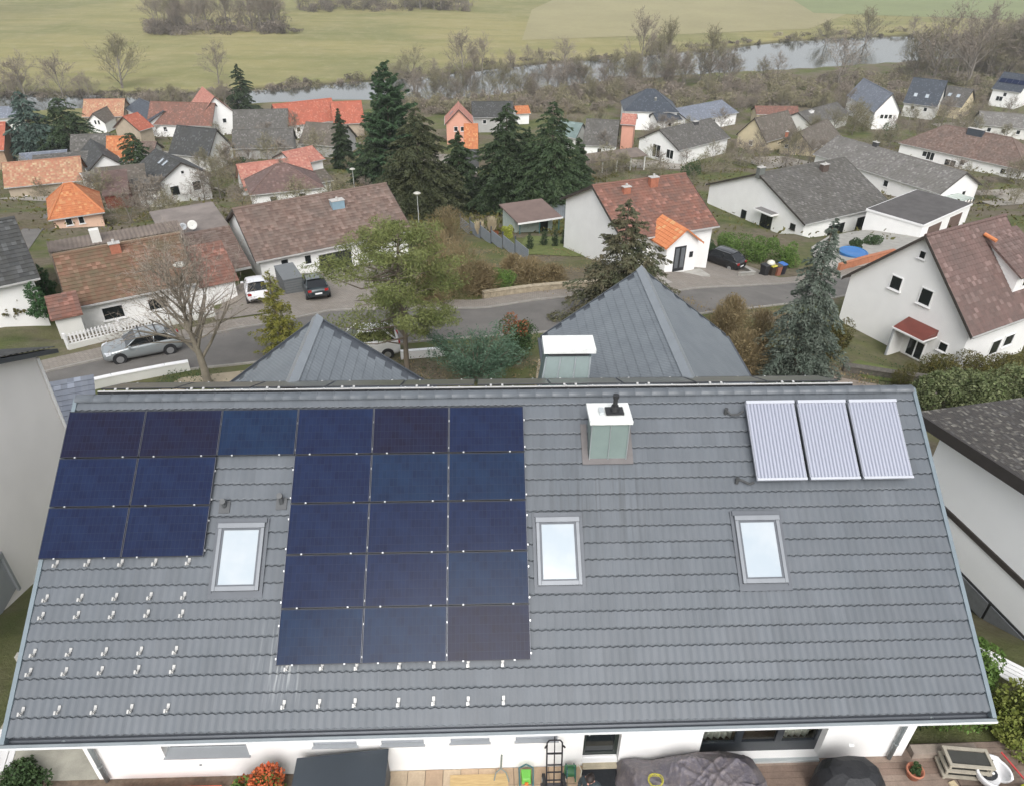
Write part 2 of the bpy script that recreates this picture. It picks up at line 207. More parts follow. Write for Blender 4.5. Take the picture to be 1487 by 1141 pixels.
       'gardenbrown': [[-6.12, 56.39, -8.93, 3.94, 4.65], [-3.86, 50.5, -7.97, 4.46, 4.76], [-2.42, 51.43, -8.12, 2.59, 3.23], [1.39, 54.12, -8.55, 2.22, 3.37],
                       [3.1, 54.6, -8.63, 1.52, 2.83], [-6.92, 72.02, -12.06, 3.7, 5.05], [-6.16, 48.72, -7.71, 3.03, 3.08], [-0.02, 57.77, -9.16, 1.58, 2.37]],
       'gardenred': [[-2.07, 71.57, -11.98, 1.2, 1.58]],
       'gardenyellow': [[-0.66, 74.15, -12.45, 1.54, 1.48]],
       'goldball': [[23.26, 36.59, -6.94, 1.69, 1.57]],
       'goldcypress': [[-14.25, 38.91, -6.36, 5.5, 3.43]],
       'greenbush': [[-0.77, 52.43, -8.27, 1.36, 2.62]],
       'greenshrubs': [[37.81, 76.17, -14.02, 1.2, 1.91], [40.65, 78.18, -14.39, 1.63, 2.19], [99.31, 197.91, -32.76, 4.4, 4.58], [34.15, 138.93, -25.27, 3.4, 3.97],
                       [-56.89, 149.7, -26.66, 1.4, 4.25]],
       'hedge_mid': [[21.84, 70.41, -12.76, 2.39, 2.85], [23.84, 70.27, -12.98, 2.69, 3.21], [25.91, 69.94, -13.12, 2.76, 3.2], [27.6, 68.99, -13.08, 2.59, 2.81]],
       'hedge_right': [[27.01, 39.53, -7.91, 1.54, 2.21], [28.85, 39.63, -7.95, 1.69, 2.66], [30.88, 39.7, -7.97, 1.79, 3.11], [32.41, 39.33, -7.87, 1.83, 2.64]],
       'juniper': [[-2.03, 34.8, -5.82, 3.48, 4.92]],
       'laurel': [[23.52, 33.44, -6.18, 1.82, 2.31], [25.23, 33.68, -6.32, 2.06, 2.71], [26.96, 33.62, -6.36, 2.37, 3.1], [27.93, 32.78, -6.13, 2.46, 2.65]],
       'leftcyp': [[-34.8, 49.09, -7.76, 2.45, 1.24], [-32.98, 45.04, -7.16, 2.42, 1.45], [-35.15, 45.41, -7.21, 1.6, 1.65]],
       'olive': [[18.74, 67.83, -11.93, 2.31, 2.61]],
       'pampas': [[-3.69, 73.99, -12.42, 2.06, 1.33], [-2.39, 75.26, -12.66, 2.25, 1.35]],
       'pine': [[-6.01, 35.09, -5.86, 10.22, 8.51]],
       'redbush': [[0.17, 38.02, -6.25, 2.98, 2.61]],
       'rightbrown': [[13.47, 41.09, -6.68, 2.74, 2.69], [13.26, 36.3, -6.06, 3.0, 3.25], [15.15, 39.14, -6.54, 3.37, 2.59], [15.32, 45.35, -7.4, 2.14, 2.43]],
       'shrubs_mid': [[-61.19, 125.55, -23.67, 4.18, 3.02], [-47.59, 115.11, -21.93, 5.52, 5.58], [-51.13, 131.3, -24.36, 5.79, 5.66], [-62.36, 147.39, -26.33, 4.76, 4.88],
                      [-60.07, 163.15, -28.54, 5.19, 6.13], [-51.57, 153.06, -27.13, 4.91, 5.78], [-52.75, 178.34, -30.47, 6.69, 5.82], [-41.64, 153.79, -27.23, 5.63, 5.8],
                      [48.0, 155.24, -27.43, 4.99, 6.59], [41.78, 145.45, -26.06, 3.39, 4.82], [51.74, 155.51, -27.47, 4.3, 5.13], [37.21, 143.58, -25.83, 3.62, 5.45],
                      [56.07, 150.98, -26.84, 3.23, 5.71], [17.76, 140.18, -25.42, 5.22, 6.67], [14.6, 134.99, -24.8, 3.44, 5.16], [21.63, 144.2, -25.9, 3.37, 5.47],
                      [65.3, 156.47, -27.61, 2.18, 4.42], [26.8, 138.51, -25.22, 2.36, 5.28], [42.76, 181.7, -30.87, 4.09, 6.77], [95.56, 211.38, -33.38, 7.36, 7.76],
                      [97.21, 225.87, -33.86, 8.69, 8.23], [93.46, 185.26, -31.28, 4.98, 6.89], [100.59, 185.76, -31.34, 5.81, 6.9], [119.43, 212.55, -33.42, 5.57, 5.85],
                      [119.79, 203.8, -33.13, 6.28, 6.58], [129.95, 217.71, -33.59, 6.61, 5.98]],
       'spruce': [[7.43, 45.74, -7.26, 8.64, 6.24]],
       'thuja': [[-65.65, 126.56, -23.79, 8.72, 6.33]]},
 'UG': {'far': [[-177, 250], [-175, 248], [-174, 249], [-172, 249], [-173, 253], [-172, 253], [-170, 252], [-170, 255], [-169, 255], [-166, 254], [-166, 255], [-162, 252], [-163, 256],
                [-162, 256], [-159, 254], [-157, 254], [-155, 252], [-153, 252], [-154, 256], [-152, 255], [-150, 254], [-149, 255], [-147, 255], [-146, 256], [-143, 253], [-142, 253],
                [-141, 254], [-139, 254], [-137, 253], [-138, 257], [-134, 253], [-135, 258], [-134, 258], [-131, 256], [-130, 258], [-129, 257], [-126, 255], [-126, 258], [-124, 256],
                [-122, 257], [-119, 253], [-120, 259], [-117, 256], [-116, 257], [-116, 259], [-114, 259], [-112, 259], [-111, 259], [-109, 258], [-108, 259], [-107, 260], [-105, 261],
                [-104, 260], [-103, 261], [-102, 264], [-99, 261], [-99, 263], [-96, 261], [-96, 266], [-94, 264], [-93, 266], [-91, 265], [-89, 264], [-88, 266], [-87, 267], [-85, 265],
                [-85, 271], [-82, 266], [-82, 271], [-80, 270], [-80, 274], [-78, 276], [-77, 275], [-75, 273], [-74, 276], [-71, 273], [-71, 278], [-69, 275], [-67, 274], [-66, 276],
                [-64, 275], [-62, 277], [-61, 277], [-61, 284], [-58, 281], [-57, 284], [-56, 283], [-54, 282], [-52, 283], [-51, 288], [-50, 289], [-48, 290], [-46, 286], [-44, 286],
                [-43, 293], [-42, 293], [-40, 294], [-38, 288], [-37, 296], [-35, 293], [-33, 292], [-32, 298], [-30, 295], [-29, 299], [-27, 297], [-25, 300], [-24, 304], [-22, 299],
                [-20, 304], [-18, 301], [-17, 305], [-15, 303], [-13, 307], [-12, 314], [-10, 316], [-8, 308], [-6, 312], [-4, 312], [-3, 313], [-1, 319], [1, 317], [3, 319], [5, 326],
                [7, 322], [8, 320], [10, 324], [12, 323], [14, 332], [16, 329], [18, 329], [20, 330], [22, 328], [24, 333], [26, 333], [28, 334], [30, 333], [32, 335], [34, 338], [36, 340],
                [38, 334], [40, 341], [42, 337], [44, 343], [46, 336], [49, 346], [51, 345], [53, 347], [54, 343], [57, 346], [60, 353], [62, 354], [63, 350], [66, 355], [69, 359],
                [71, 362], [72, 356], [75, 358], [77, 358], [81, 368], [82, 365], [86, 371], [87, 367], [90, 373], [93, 374], [94, 371], [98, 378], [99, 372], [103, 382], [106, 382],
                [107, 378], [111, 386], [114, 388], [114, 383], [118, 388], [120, 386], [122, 387], [125, 388], [131, 402], [133, 399], [135, 399], [138, 403], [138, 396], [143, 404],
                [143, 398], [150, 412], [151, 407], [153, 406], [155, 405], [159, 411], [160, 406], [166, 416], [169, 417], [172, 420], [175, 421], [176, 417], [177, 414], [183, 423],
                [184, 419], [187, 421], [186, 413], [192, 421], [192, 417], [199, 427], [197, 417], [206, 432], [208, 430], [206, 420], [208, 420], [210, 419], [211, 416], [214, 419],
                [214, 412], [217, 415], [217, 410], [218, 407], [223, 411], [221, 403], [222, 401], [222, 397], [231, 410], [230, 404], [234, 407], [236, 406], [236, 401], [235, 396],
                [243, 405], [239, 395], [241, 394], [241, 391], [245, 394], [252, 401], [249, 393], [252, 395], [257, 399], [255, 391], [261, 397], [258, 389], [260, 388], [266, 395],
                [270, 398], [-80, 272], [-163, 251], [-150, 256], [-129, 253], [-156, 255], [-171, 254], [-88, 265], [-104, 256], [-174, 251], [-101, 261], [-60, 281], [-62, 277],
                [-95, 259], [-125, 256], [-124, 253], [-79, 269], [-82, 267], [-85, 270], [-78, 270], [-139, 257], [-105, 261], [-134, 254], [-154, 256], [-170, 254], [-79, 272],
                [-147, 257], [-104, 258], [-155, 252], [-176, 251], [-166, 251], [-168, 252], [-154, 255], [-165, 251], [-131, 252], [-94, 263], [-121, 254], [-106, 255], [-153, 256],
                [-57, 279], [-101, 260], [-176, 250], [-82, 271], [-104, 259], [-159, 257], [-170, 251], [-149, 254], [-107, 256], [-159, 254], [-87, 265], [-119, 254], [-82, 265],
                [-114, 259], [-162, 252], [-96, 263], [-94, 265], [-130, 255], [-87, 263], [-146, 257], [-132, 252], [-58, 284], [-137, 255], [-70, 274], [-124, 251], [-89, 262], [-80, 266],
                [-95, 261], [-116, 254], [-64, 274], [-69, 273], [-118, 256], [-129, 252], [-97, 260], [-98, 264], [-123, 256], [-61, 277], [-133, 254], [-70, 274], [-93, 265], [-125, 253],
                [-154, 253], [-76, 268], [-113, 256], [-57, 278], [-73, 273], [-161, 251], [-167, 252], [-142, 252], [-100, 261], [-119, 256], [-57, 280], [-63, 281], [-175, 251],
                [-138, 251], [-163, 253], [-75, 274], [-144, 256], [-171, 251], [-110, 259], [-109, 258], [-95, 265], [-150, 252], [-94, 261], [-136, 254], [-131, 253], [-63, 278],
                [-121, 253], [-117, 256], [-173, 247], [-114, 253], [-135, 252], [-81, 271], [-85, 271], [-99, 259], [-91, 266], [-136, 257], [-70, 274], [-84, 268], [-124, 252], [-65, 275],
                [-98, 258], [-139, 256], [-83, 267], [-85, 265], [-130, 257], [-84, 265], [-113, 258], [-77, 274], [-155, 253], [-118, 253], [-173, 246], [-144, 254], [-174, 250],
                [-115, 253], [-157, 256], [-73, 270], [-117, 255], [-72, 274], [-123, 255], [-150, 256], [-135, 257], [-120, 253], [-74, 276], [-132, 252], [-63, 279], [-156, 252],
                [-142, 253], [-67, 278], [-142, 254], [-169, 253], [-108, 259]],
        'grove': [[-123, 397], [-133, 413], [-179, 424], [-178, 416], [-162, 426], [-188, 422], [-148, 401], [-125, 395], [-183, 404], [-149, 407], [-184, 417], [-126, 405], [-167, 405],
                  [-125, 408], [-173, 409], [-115, 395], [-140, 406], [-172, 394], [-164, 395], [-144, 395], [-160, 409], [-167, 401], [-144, 406], [-165, 389], [-172, 413], [-179, 404],
                  [-177, 394], [-171, 391], [-143, 409], [-119, 395], [-172, 408], [-182, 420], [-117, 398], [-157, 391], [-143, 403], [-116, 395], [-182, 396], [-187, 412], [-170, 392],
                  [-171, 389], [-187, 420], [-130, 413], [-158, 407], [-123, 416], [-126, 403], [-147, 394], [-121, 405], [-168, 389], [-163, 388], [-140, 393], [-136, 400], [-126, 407],
                  [-150, 393], [-176, 387], [-161, 402], [-193, 422], [-179, 424], [-143, 427], [-135, 406], [-152, 421], [-181, 405], [-180, 404], [-124, 402], [-173, 389], [-155, 422],
                  [-109, 398], [-125, 412], [-124, 427], [-131, 409], [-123, 402], [-46, 520], [-113, 493], [-115, 501], [-85, 500], [-87, 519], [-43, 511], [-52, 523], [-62, 528],
                  [-34, 542], [-94, 542], [-125, 545], [-99, 544], [-92, 548], [-41, 555], [-118, 545], [-71, 526], [-48, 553], [-98, 523], [-82, 527], [-32, 511], [-47, 552], [-117, 509],
                  [-125, 506], [-105, 506], [-105, 521], [-91, 549], [-91, 512], [-120, 492], [-121, 507], [-64, 529], [-106, 543], [-118, 513], [-95, 536], [-59, 553], [-101, 547],
                  [-129, 546], [-79, 515], [-96, 508], [-44, 525], [-101, 504], [-123, 493], [-51, 521], [-114, 547], [-44, 517], [-69, 528], [-53, 519], [-72, 520], [-59, 535], [-132, 500],
                  [-137, 531], [-34, 505], [-96, 523], [-126, 541], [-47, 510], [-42, 513], [-112, 539], [-84, 506], [-93, 545], [-32, 506], [-66, 504], [-123, 534], [-85, 509], [-115, 521],
                  [-74, 502], [-125, 531], [-98, 544], [-54, 544], [-70, 526], [-114, 537], [-124, 493]],
        'near': [[121, 261], [82, 246], [-6, 246], [23, 263], [154, 260], [172, 296], [140, 253], [123, 253], [121, 293], [33, 267], [74, 254], [184, 309], [206, 323], [140, 283], [81, 254],
                 [-24, 234], [109, 277], [-15, 234], [18, 260], [14, 244], [62, 259], [-11, 243], [95, 266], [2, 233], [80, 265], [185, 287], [-4, 240], [18, 236], [145, 298], [-7, 234],
                 [71, 264], [69, 271], [61, 251], [172, 279], [92, 282], [69, 253], [109, 274], [170, 272], [110, 245], [202, 324], [166, 284], [99, 285], [-20, 231], [39, 244], [178, 286],
                 [87, 256], [73, 244], [199, 305], [51, 257], [-19, 242], [2, 235], [1, 239], [192, 298], [207, 313], [40, 274], [-4, 241], [129, 263], [10, 259], [-19, 238], [86, 282],
                 [-13, 233], [13, 261], [161, 317], [136, 296], [159, 287], [36, 270], [150, 288], [83, 267], [1, 246], [16, 239], [139, 262], [25, 257], [181, 292], [92, 282], [134, 275],
                 [9, 245], [6, 247], [40, 263], [36, 272], [149, 280], [43, 256], [-15, 240], [39, 262], [161, 289], [48, 250], [137, 282], [112, 273], [-31, 241], [-24, 237], [10, 243],
                 [124, 272], [126, 280], [3, 233], [84, 272], [38, 249], [-21, 230], [-11, 228], [80, 275], [21, 253], [87, 248], [165, 307], [83, 248], [3, 233], [14, 243], [68, 254],
                 [171, 316], [17, 232], [91, 245], [11, 251], [83, 248], [75, 276], [54, 242], [182, 324], [44, 244], [120, 263], [-1, 240], [51, 253], [71, 274], [147, 286], [3, 239],
                 [33, 271], [94, 283], [169, 282], [18, 233], [93, 284], [130, 294], [21, 246], [97, 244], [159, 308], [84, 277], [117, 271], [111, 287], [67, 258], [-25, 233], [177, 271],
                 [206, 328], [99, 259], [55, 241], [52, 268], [93, 247], [41, 256], [-5, 227], [215, 337], [94, 244], [76, 276], [121, 269], [38, 276], [9, 235], [61, 252], [103, 269],
                 [124, 259], [-30, 234], [-28, 235], [161, 263], [25, 237], [0, 235], [142, 299], [17, 246], [211, 322], [56, 238], [0, 232], [119, 254], [36, 259], [-5, 244], [159, 314],
                 [83, 278], [139, 270], [-10, 228], [100, 257], [-18, 230], [116, 273], [-19, 231], [9, 236], [89, 266], [59, 262], [66, 240], [84, 264], [104, 244], [2, 240], [163, 282],
                 [13, 257], [114, 264], [-19, 242], [27, 251], [57, 261], [14, 243], [139, 280], [58, 245], [39, 251], [-34, 239], [91, 278], [-26, 234], [80, 252], [162, 298], [155, 260],
                 [191, 307], [-21, 231], [4, 255], [116, 258], [115, 286], [123, 282], [66, 248], [38, 266], [145, 271], [169, 322], [141, 291], [31, 252], [133, 265], [69, 254], [96, 275],
                 [42, 263], [-13, 238], [122, 294], [34, 249], [188, 322], [154, 256], [103, 277], [64, 269], [84, 277], [49, 276], [112, 274], [143, 260], [-3, 234], [128, 282], [167, 320],
                 [30, 250], [130, 250], [78, 249], [162, 256], [32, 260], [131, 270], [-18, 228], [48, 275], [36, 276], [189, 321], [-33, 230], [27, 249], [42, 267], [165, 270], [33, 251],
                 [123, 252], [52, 256], [170, 290], [40, 257], [113, 266], [-18, 227], [2, 239], [34, 274], [12, 248], [-25, 241], [73, 261], [-23, 238], [10, 234], [159, 259], [168, 289],
                 [10, 241], [10, 232], [9, 242], [101, 282], [122, 270], [113, 265], [144, 296], [9, 239], [-16, 238], [125, 288], [47, 251], [7, 249], [68, 242], [69, 242], [67, 272],
                 [169, 292], [-8, 236], [58, 273], [28, 267], [49, 268], [204, 332], [27, 271], [45, 267], [32, 268], [28, 243], [168, 285], [88, 271], [207, 335], [69, 255], [66, 238],
                 [95, 279], [-13, 234], [-31, 237], [134, 274], [194, 294], [37, 275], [58, 256], [117, 264], [161, 287], [54, 268], [129, 280], [59, 247], [82, 273], [113, 284], [151, 251],
                 [191, 292], [38, 259], [137, 287], [102, 271], [46, 279], [124, 278], [81, 257], [151, 267], [115, 248], [168, 314], [146, 257], [3, 248], [121, 251], [-21, 231],
                 [163, 289], [11, 253], [13, 235], [134, 285], [118, 253], [17, 234], [101, 284], [49, 267], [4, 239], [50, 238], [57, 250], [193, 334], [28, 241], [98, 249], [-20, 231],
                 [18, 254], [39, 260], [148, 271], [118, 281], [117, 274], [146, 274], [0, 243], [103, 258], [11, 254], [134, 294], [70, 245], [6, 258], [171, 265], [113, 256], [145, 283],
                 [153, 253], [111, 256], [-24, 240], [76, 246], [-26, 230], [193, 331], [115, 258], [25, 248], [1, 243], [172, 294], [68, 263], [110, 266], [45, 259], [90, 243], [28, 264],
                 [14, 255], [80, 275], [2, 243], [-32, 237], [177, 306], [85, 252], [105, 245], [74, 270], [131, 290], [56, 270], [8, 251], [86, 244], [-19, 228], [31, 264], [-28, 238],
                 [-34, 238], [118, 266], [12, 231], [160, 277], [20, 253], [-19, 231], [96, 254], [105, 266], [69, 261], [25, 267], [88, 257], [175, 293], [215, 331], [64, 255], [83, 244],
                 [80, 251], [138, 250], [-10, 230], [45, 251], [159, 315], [-23, 229], [72, 244], [-9, 237], [87, 278], [106, 276], [101, 279], [111, 263], [121, 262], [150, 304],
                 [-15, 238], [49, 254], [95, 269], [24, 259], [32, 258], [186, 314], [133, 262], [51, 250], [99, 248], [-22, 234], [57, 262], [171, 305], [101, 252], [166, 314], [96, 275],
                 [151, 304], [47, 242], [-27, 238], [111, 280], [195, 308], [67, 259], [95, 280], [82, 257], [-10, 243], [-25, 235], [13, 245], [91, 257], [13, 243], [102, 261], [-32, 242],
                 [23, 246], [20, 240], [156, 269], [-17, 234], [138, 254], [-21, 234], [14, 246], [46, 244], [-14, 243], [113, 253], [21, 232], [95, 252], [-25, 232], [85, 278], [-2, 246],
                 [202, 309], [88, 271], [51, 254], [-31, 242], [84, 274], [52, 270], [78, 269], [98, 252], [167, 260], [92, 255], [188, 290], [67, 262], [34, 273], [127, 265], [205, 315],
                 [15, 254], [31, 268], [105, 270], [-22, 238], [86, 280], [91, 245], [85, 249], [-24, 242], [122, 256], [-1, 248], [15, 241], [14, 234], [134, 282], [77, 244], [16, 258],
                 [83, 239], [-1, 241], [-31, 240], [132, 251], [19, 256], [-14, 233], [48, 244], [27, 253], [147, 298], [14, 236], [154, 255], [178, 314], [18, 255], [-13, 235], [41, 276],
                 [130, 283], [43, 263], [100, 248], [184, 298], [143, 263], [92, 265], [-29, 237], [201, 310], [173, 265], [126, 250], [67, 241], [83, 248], [-20, 242], [132, 291],
                 [43, 279], [159, 261], [164, 255], [70, 262], [23, 251], [30, 249], [14, 233], [79, 275], [30, 267], [87, 251], [33, 250], [-7, 236], [-24, 238], [-100, 240], [-104, 239],
                 [-106, 240], [-114, 239], [-107, 240], [-104, 242], [-94, 241], [-105, 242], [-115, 239], [-105, 241], [-95, 243], [-107, 242], [-90, 242], [-98, 242], [-105, 242],
                 [-101, 239], [-99, 241], [-96, 241], [-116, 239], [-96, 240], [-101, 239], [-108, 239], [-103, 241], [-107, 242], [-98, 241], [-95, 239], [-89, 241], [-110, 242],
                 [-96, 240], [-95, 239], [-111, 242], [-115, 241], [-92, 242], [-109, 240], [-117, 239], [-101, 243], [-115, 240], [-91, 241], [-114, 242], [-114, 241], [-116, 239],
                 [-96, 241], [-115, 239], [-107, 241], [-99, 241], [-118, 242], [-89, 240], [-97, 239], [-99, 241], [-102, 241], [-114, 241], [-92, 241], [-99, 242], [-111, 242],
                 [-104, 239], [-92, 241], [-94, 241], [-97, 240], [-104, 242], [-103, 241]]},
 'bf': [[-185.5, 241.5], [-171.6, 254.8], [-144.7, 256.2], [-119.5, 256.3], [-98.6, 263.0], [-84.0, 269.7], [-66.5, 278.0], [-48.0, 286.9], [-28.5, 297.6], [-13.2, 308.8], [3.2, 320.7],
        [23.7, 331.9], [45.0, 340.3], [64.9, 352.6], [93.6, 370.4], [129.8, 394.8], [166.8, 411.9], [203.3, 422.3], [225.3, 401.6], [251.1, 394.2], [285.1, 387.7]],
 'bn': [[-173.2, 223.2], [-158.6, 233.0], [-134.6, 236.0], [-113.9, 242.9], [-92.9, 245.9], [-77.8, 247.7], [-60.8, 251.7], [-43.1, 254.7], [-24.7, 254.5], [-11.2, 260.7], [2.9, 269.4],
        [20.5, 281.4], [39.4, 293.0], [56.1, 299.5], [79.6, 309.6], [106.5, 317.3], [135.8, 328.7], [167.1, 340.8], [200.6, 353.8], [230.8, 359.5], [265.0, 357.9]],
 'rd': [[-26.19, 31.21], [-24.22, 33.32], [-22.12, 34.67], [-20.07, 35.91], [-15.9, 37.2], [-12.88, 38.31], [-9.79, 39.8], [-5.56, 41.06], [-2.01, 41.75], [1.41, 42.58], [4.47, 43.42],
        [7.43, 44.58], [10.52, 45.84], [13.74, 47.0], [18.22, 49.94], [22.81, 53.51], [28.73, 57.28], [35.89, 60.12], [42.83, 63.39]],
 'ru': [[-28.58, 33.76], [-27.03, 35.62], [-24.41, 37.8], [-21.68, 40.05], [-18.6, 42.51], [-16.24, 43.86], [-12.91, 46.59], [-7.23, 47.08], [-2.05, 47.41], [1.83, 49.49], [3.96, 50.25],
        [8.24, 50.74], [12.32, 51.78], [19.67, 56.59], [25.78, 61.55], [32.06, 65.25], [39.8, 67.78], [46.27, 69.43]]}
# ---------------------------------------------------------------- ground height
GY = [-50, 12.5, 15, 20, 28, 36, 44, 52, 58, 65, 75, 95, 120, 145, 170, 200, 230, 5000]
GZ = [0, 0, -1.2, -2.8, -4.8, -6, -7, -8.2, -9.2, -10.8, -12.6, -17.5, -23, -26, -29.5, -33, -34, -34]
def g(x, y):
    sx = min(max((x - 12) / 16, 0), 1); sx = sx * sx * (3 - 2 * sx)
    return float(np.interp(y, GY, GZ)) - 1.8 * sx * float(np.interp(y, [28, 42, 65, 95], [0, 1, 1, 0]))
# ---------------------------------------------------------------- helpers
def lin(c):
    return tuple(((v / 255) / 12.92 if v / 255 <= 0.04045 else ((v / 255 + 0.055) / 1.055) ** 2.4) for v in c)
class NT:
    def __init__(s, name):
        s.m = bpy.data.materials.new(name); s.m.use_nodes = True; s.t = s.m.node_tree
        s.b = s.t.nodes['Principled BSDF']
    def n(s, typ, **k):
        nd = s.t.nodes.new(typ)
        for a, b in k.items():
            if a in ('operation', 'blend_type', 'data_type', 'wave_type', 'bands_direction', 'noise_dimensions', 'feature', 'distance', 'invert', 'wave_profile', 'rings_direction', 'interpolation_type'):
                setattr(nd, a, b)
            else: nd.inputs[a].default_value = b
        return nd
    def l(s, a, b): s.t.links.new(a, b)
    def math(s, op, a, b=None):
        nd = s.t.nodes.new('ShaderNodeMath'); nd.operation = op
        for i, v in enumerate((a, b)):
            if v is None: continue
            if isinstance(v, (int, float)): nd.inputs[i].default_value = v
            else: s.l(v, nd.inputs[i])
        return nd.outputs[0]
    def mix(s, f, a, b, typ='MIX'):
        nd = s.t.nodes.new('ShaderNodeMix'); nd.data_type = 'RGBA'; nd.blend_type = typ
        for i, v in ((0, f), (6, a), (7, b)):
            if isinstance(v, (int, float)): nd.inputs[i].default_value = v
            elif isinstance(v, tuple): nd.inputs[i].default_value = (*v[:3], 1)
            else: s.l(v, nd.inputs[i])
        return nd.outputs[2]
    def pos(s): return s.n('ShaderNodeNewGeometry').outputs['Position']
    def objc(s): return s.n('ShaderNodeTexCoord').outputs['Object']
    def noise(s, vec, scale, detail=4, rough=0.6, lo=0.35, hi=0.65):
        nd = s.n('ShaderNodeTexNoise', Scale=scale, Detail=detail, Roughness=rough)
        if vec is not None: s.l(vec, nd.inputs['Vector'])
        mr = s.n('ShaderNodeMapRange'); mr.inputs[1].default_value = lo; mr.inputs[2].default_value = hi
        s.l(nd.outputs[0], mr.inputs[0]); return mr.outputs[0]
    def scalev(s, vec, v):
        nd = s.t.nodes.new('ShaderNodeMapping'); nd.inputs['Scale'].default_value = v; s.l(vec, nd.inputs['Vector']); return nd.outputs[0]
    def bump(s, h, strength=0.3, dist=0.02):
        nd = s.n('ShaderNodeBump', Strength=strength, Distance=dist); s.l(h, nd.inputs['Height']); s.l(nd.outputs[0], s.b.inputs['Normal'])
    def rough(s, v): s.b.inputs['Roughness'].default_value = v
    def base(s, v):
        if isinstance(v, tuple): s.b.inputs['Base Color'].default_value = (*v[:3], 1)
        else: s.l(v, s.b.inputs['Base Color'])
MATS = {}
def plain(name, c, rough=0.6, var=0.15, scale=6, metal=0.0, spec=0.5, fine=60, bump=0.0, world=False):
    if name in MATS: return MATS[name]
    t = NT(name); v = t.pos() if world else t.objc()
    a = tuple(x * (1 - var) for x in c); b = tuple(min(x * (1 + var), 1) for x in c)
    f1 = t.noise(v, scale, 5); f2 = t.noise(v, fine, 2)
    f = t.math('ADD', t.math('MULTIPLY', f1, 0.65), t.math('MULTIPLY', f2, 0.35))
    t.base(t.mix(f, a, b)); t.rough(rough); t.b.inputs['Metallic'].default_value = metal
    t.b.inputs['Specular IOR Level'].default_value = spec
    if bump: t.bump(f2, bump, 0.01)
    MATS[name] = t.m; return t.m
def leafmat(name, c1, c2, c3=None, scale=1.2, rough=0.65, rnd=0.35):
    """foliage: colour varies leaf clump by leaf clump and plant by plant"""
    if name in MATS: return MATS[name]
    t = NT(name); v = t.objc()
    f = t.noise(v, scale, 3, 0.6); ff = t.noise(v, scale * 9, 2, 0.6, .3, .7)
    col = t.mix(f, c1, c2); col = t.mix(t.math('MULTIPLY', ff, 0.5), col, c3 or c2)
    oi = t.n('ShaderNodeObjectInfo')
    h = t.n('ShaderNodeHueSaturation'); t.l(col, h.inputs['Color'])
    t.l(t.math('ADD', t.math('MULTIPLY', oi.outputs['Random'], rnd), 1 - rnd / 2), h.inputs['Value'])
    t.base(h.outputs[0]); t.rough(rough); t.b.inputs['Specular IOR Level'].default_value = 0.25
    MATS[name] = t.m; return t.m
def tilemat(name, cols, tw=0.30, th=0.34, dirt=None, dirtamt=0.5, rough=0.75, bump=0.5, plain_rows=False, dscale=0.45):
    """roof covering in uv metres: one colour per tile, weathering, relief of the tile columns and rows"""
    if name in MATS: return MATS[name]
    t = NT(name)
    uv = t.n('ShaderNodeTexCoord').outputs['UV']
    sx = t.n('ShaderNodeSeparateXYZ'); t.l(uv, sx.inputs[0])
    row = t.math('FLOOR', t.math('DIVIDE', sx.outputs[1], th))
    ux = t.math('ADD', t.math('DIVIDE', sx.outputs[0], tw), t.math('MULTIPLY', row, 0.5 if plain_rows else 0.0))
    colx = t.math('FLOOR', ux)
    cb = t.n('ShaderNodeCombineXYZ'); t.l(colx, cb.inputs[0]); t.l(row, cb.inputs[1])
    wn = t.n('ShaderNodeTexWhiteNoise'); t.l(cb.outputs[0], wn.inputs['Vector'])
    cr = t.n('ShaderNodeValToRGB'); cr.color_ramp.interpolation = 'LINEAR'
    el = cr.color_ramp.elements
    while len(el) < len(cols): el.new(0.5)
    for i, c in enumerate(cols):
        el[i].position = i / max(1, len(cols) - 1); el[i].color = (*c, 1)
    t.l(wn.outputs['Value'], cr.inputs[0])
    col = cr.outputs[0]
    sc_ = t.n('ShaderNodeSeparateColor'); t.l(wn.outputs['Color'], sc_.inputs[0])
    col = t.mix(t.math('MULTIPLY', t.math('GREATER_THAN', sc_.outputs[1], .90), .42), col, tuple(min(x * 2.2 + .06, .6) for x in cols[0]))
    big = t.noise(uv, dscale, 5, 0.65, .38, .66)
    d = dirt or tuple(x * 0.6 for x in cols[0])
    col = t.mix(t.math('MULTIPLY', big, dirtamt), col, d)
    st = t.noise(t.scalev(uv, (1, 0.12, 1)), 2.2, 4, 0.6, .45, .7)
    col = t.mix(t.math('MULTIPLY', st, 0.25), col, d)
    t.base(col); t.rough(rough); t.b.inputs['Specular IOR Level'].default_value = 0.3
    wx = t.math('ABSOLUTE', t.math('SINE', t.math('MULTIPLY', ux, math.pi)))
    fr = t.math('FRACT', t.math('DIVIDE', sx.outputs[1], th))
    hgt = t.math('ADD', t.math('MULTIPLY', wx, 0.6), t.math('MULTIPLY', t.math('SUBTRACT', 1.0, fr), 0.7))
    t.bump(hgt, bump, 0.03)
    MATS[name] = t.m; return t.m
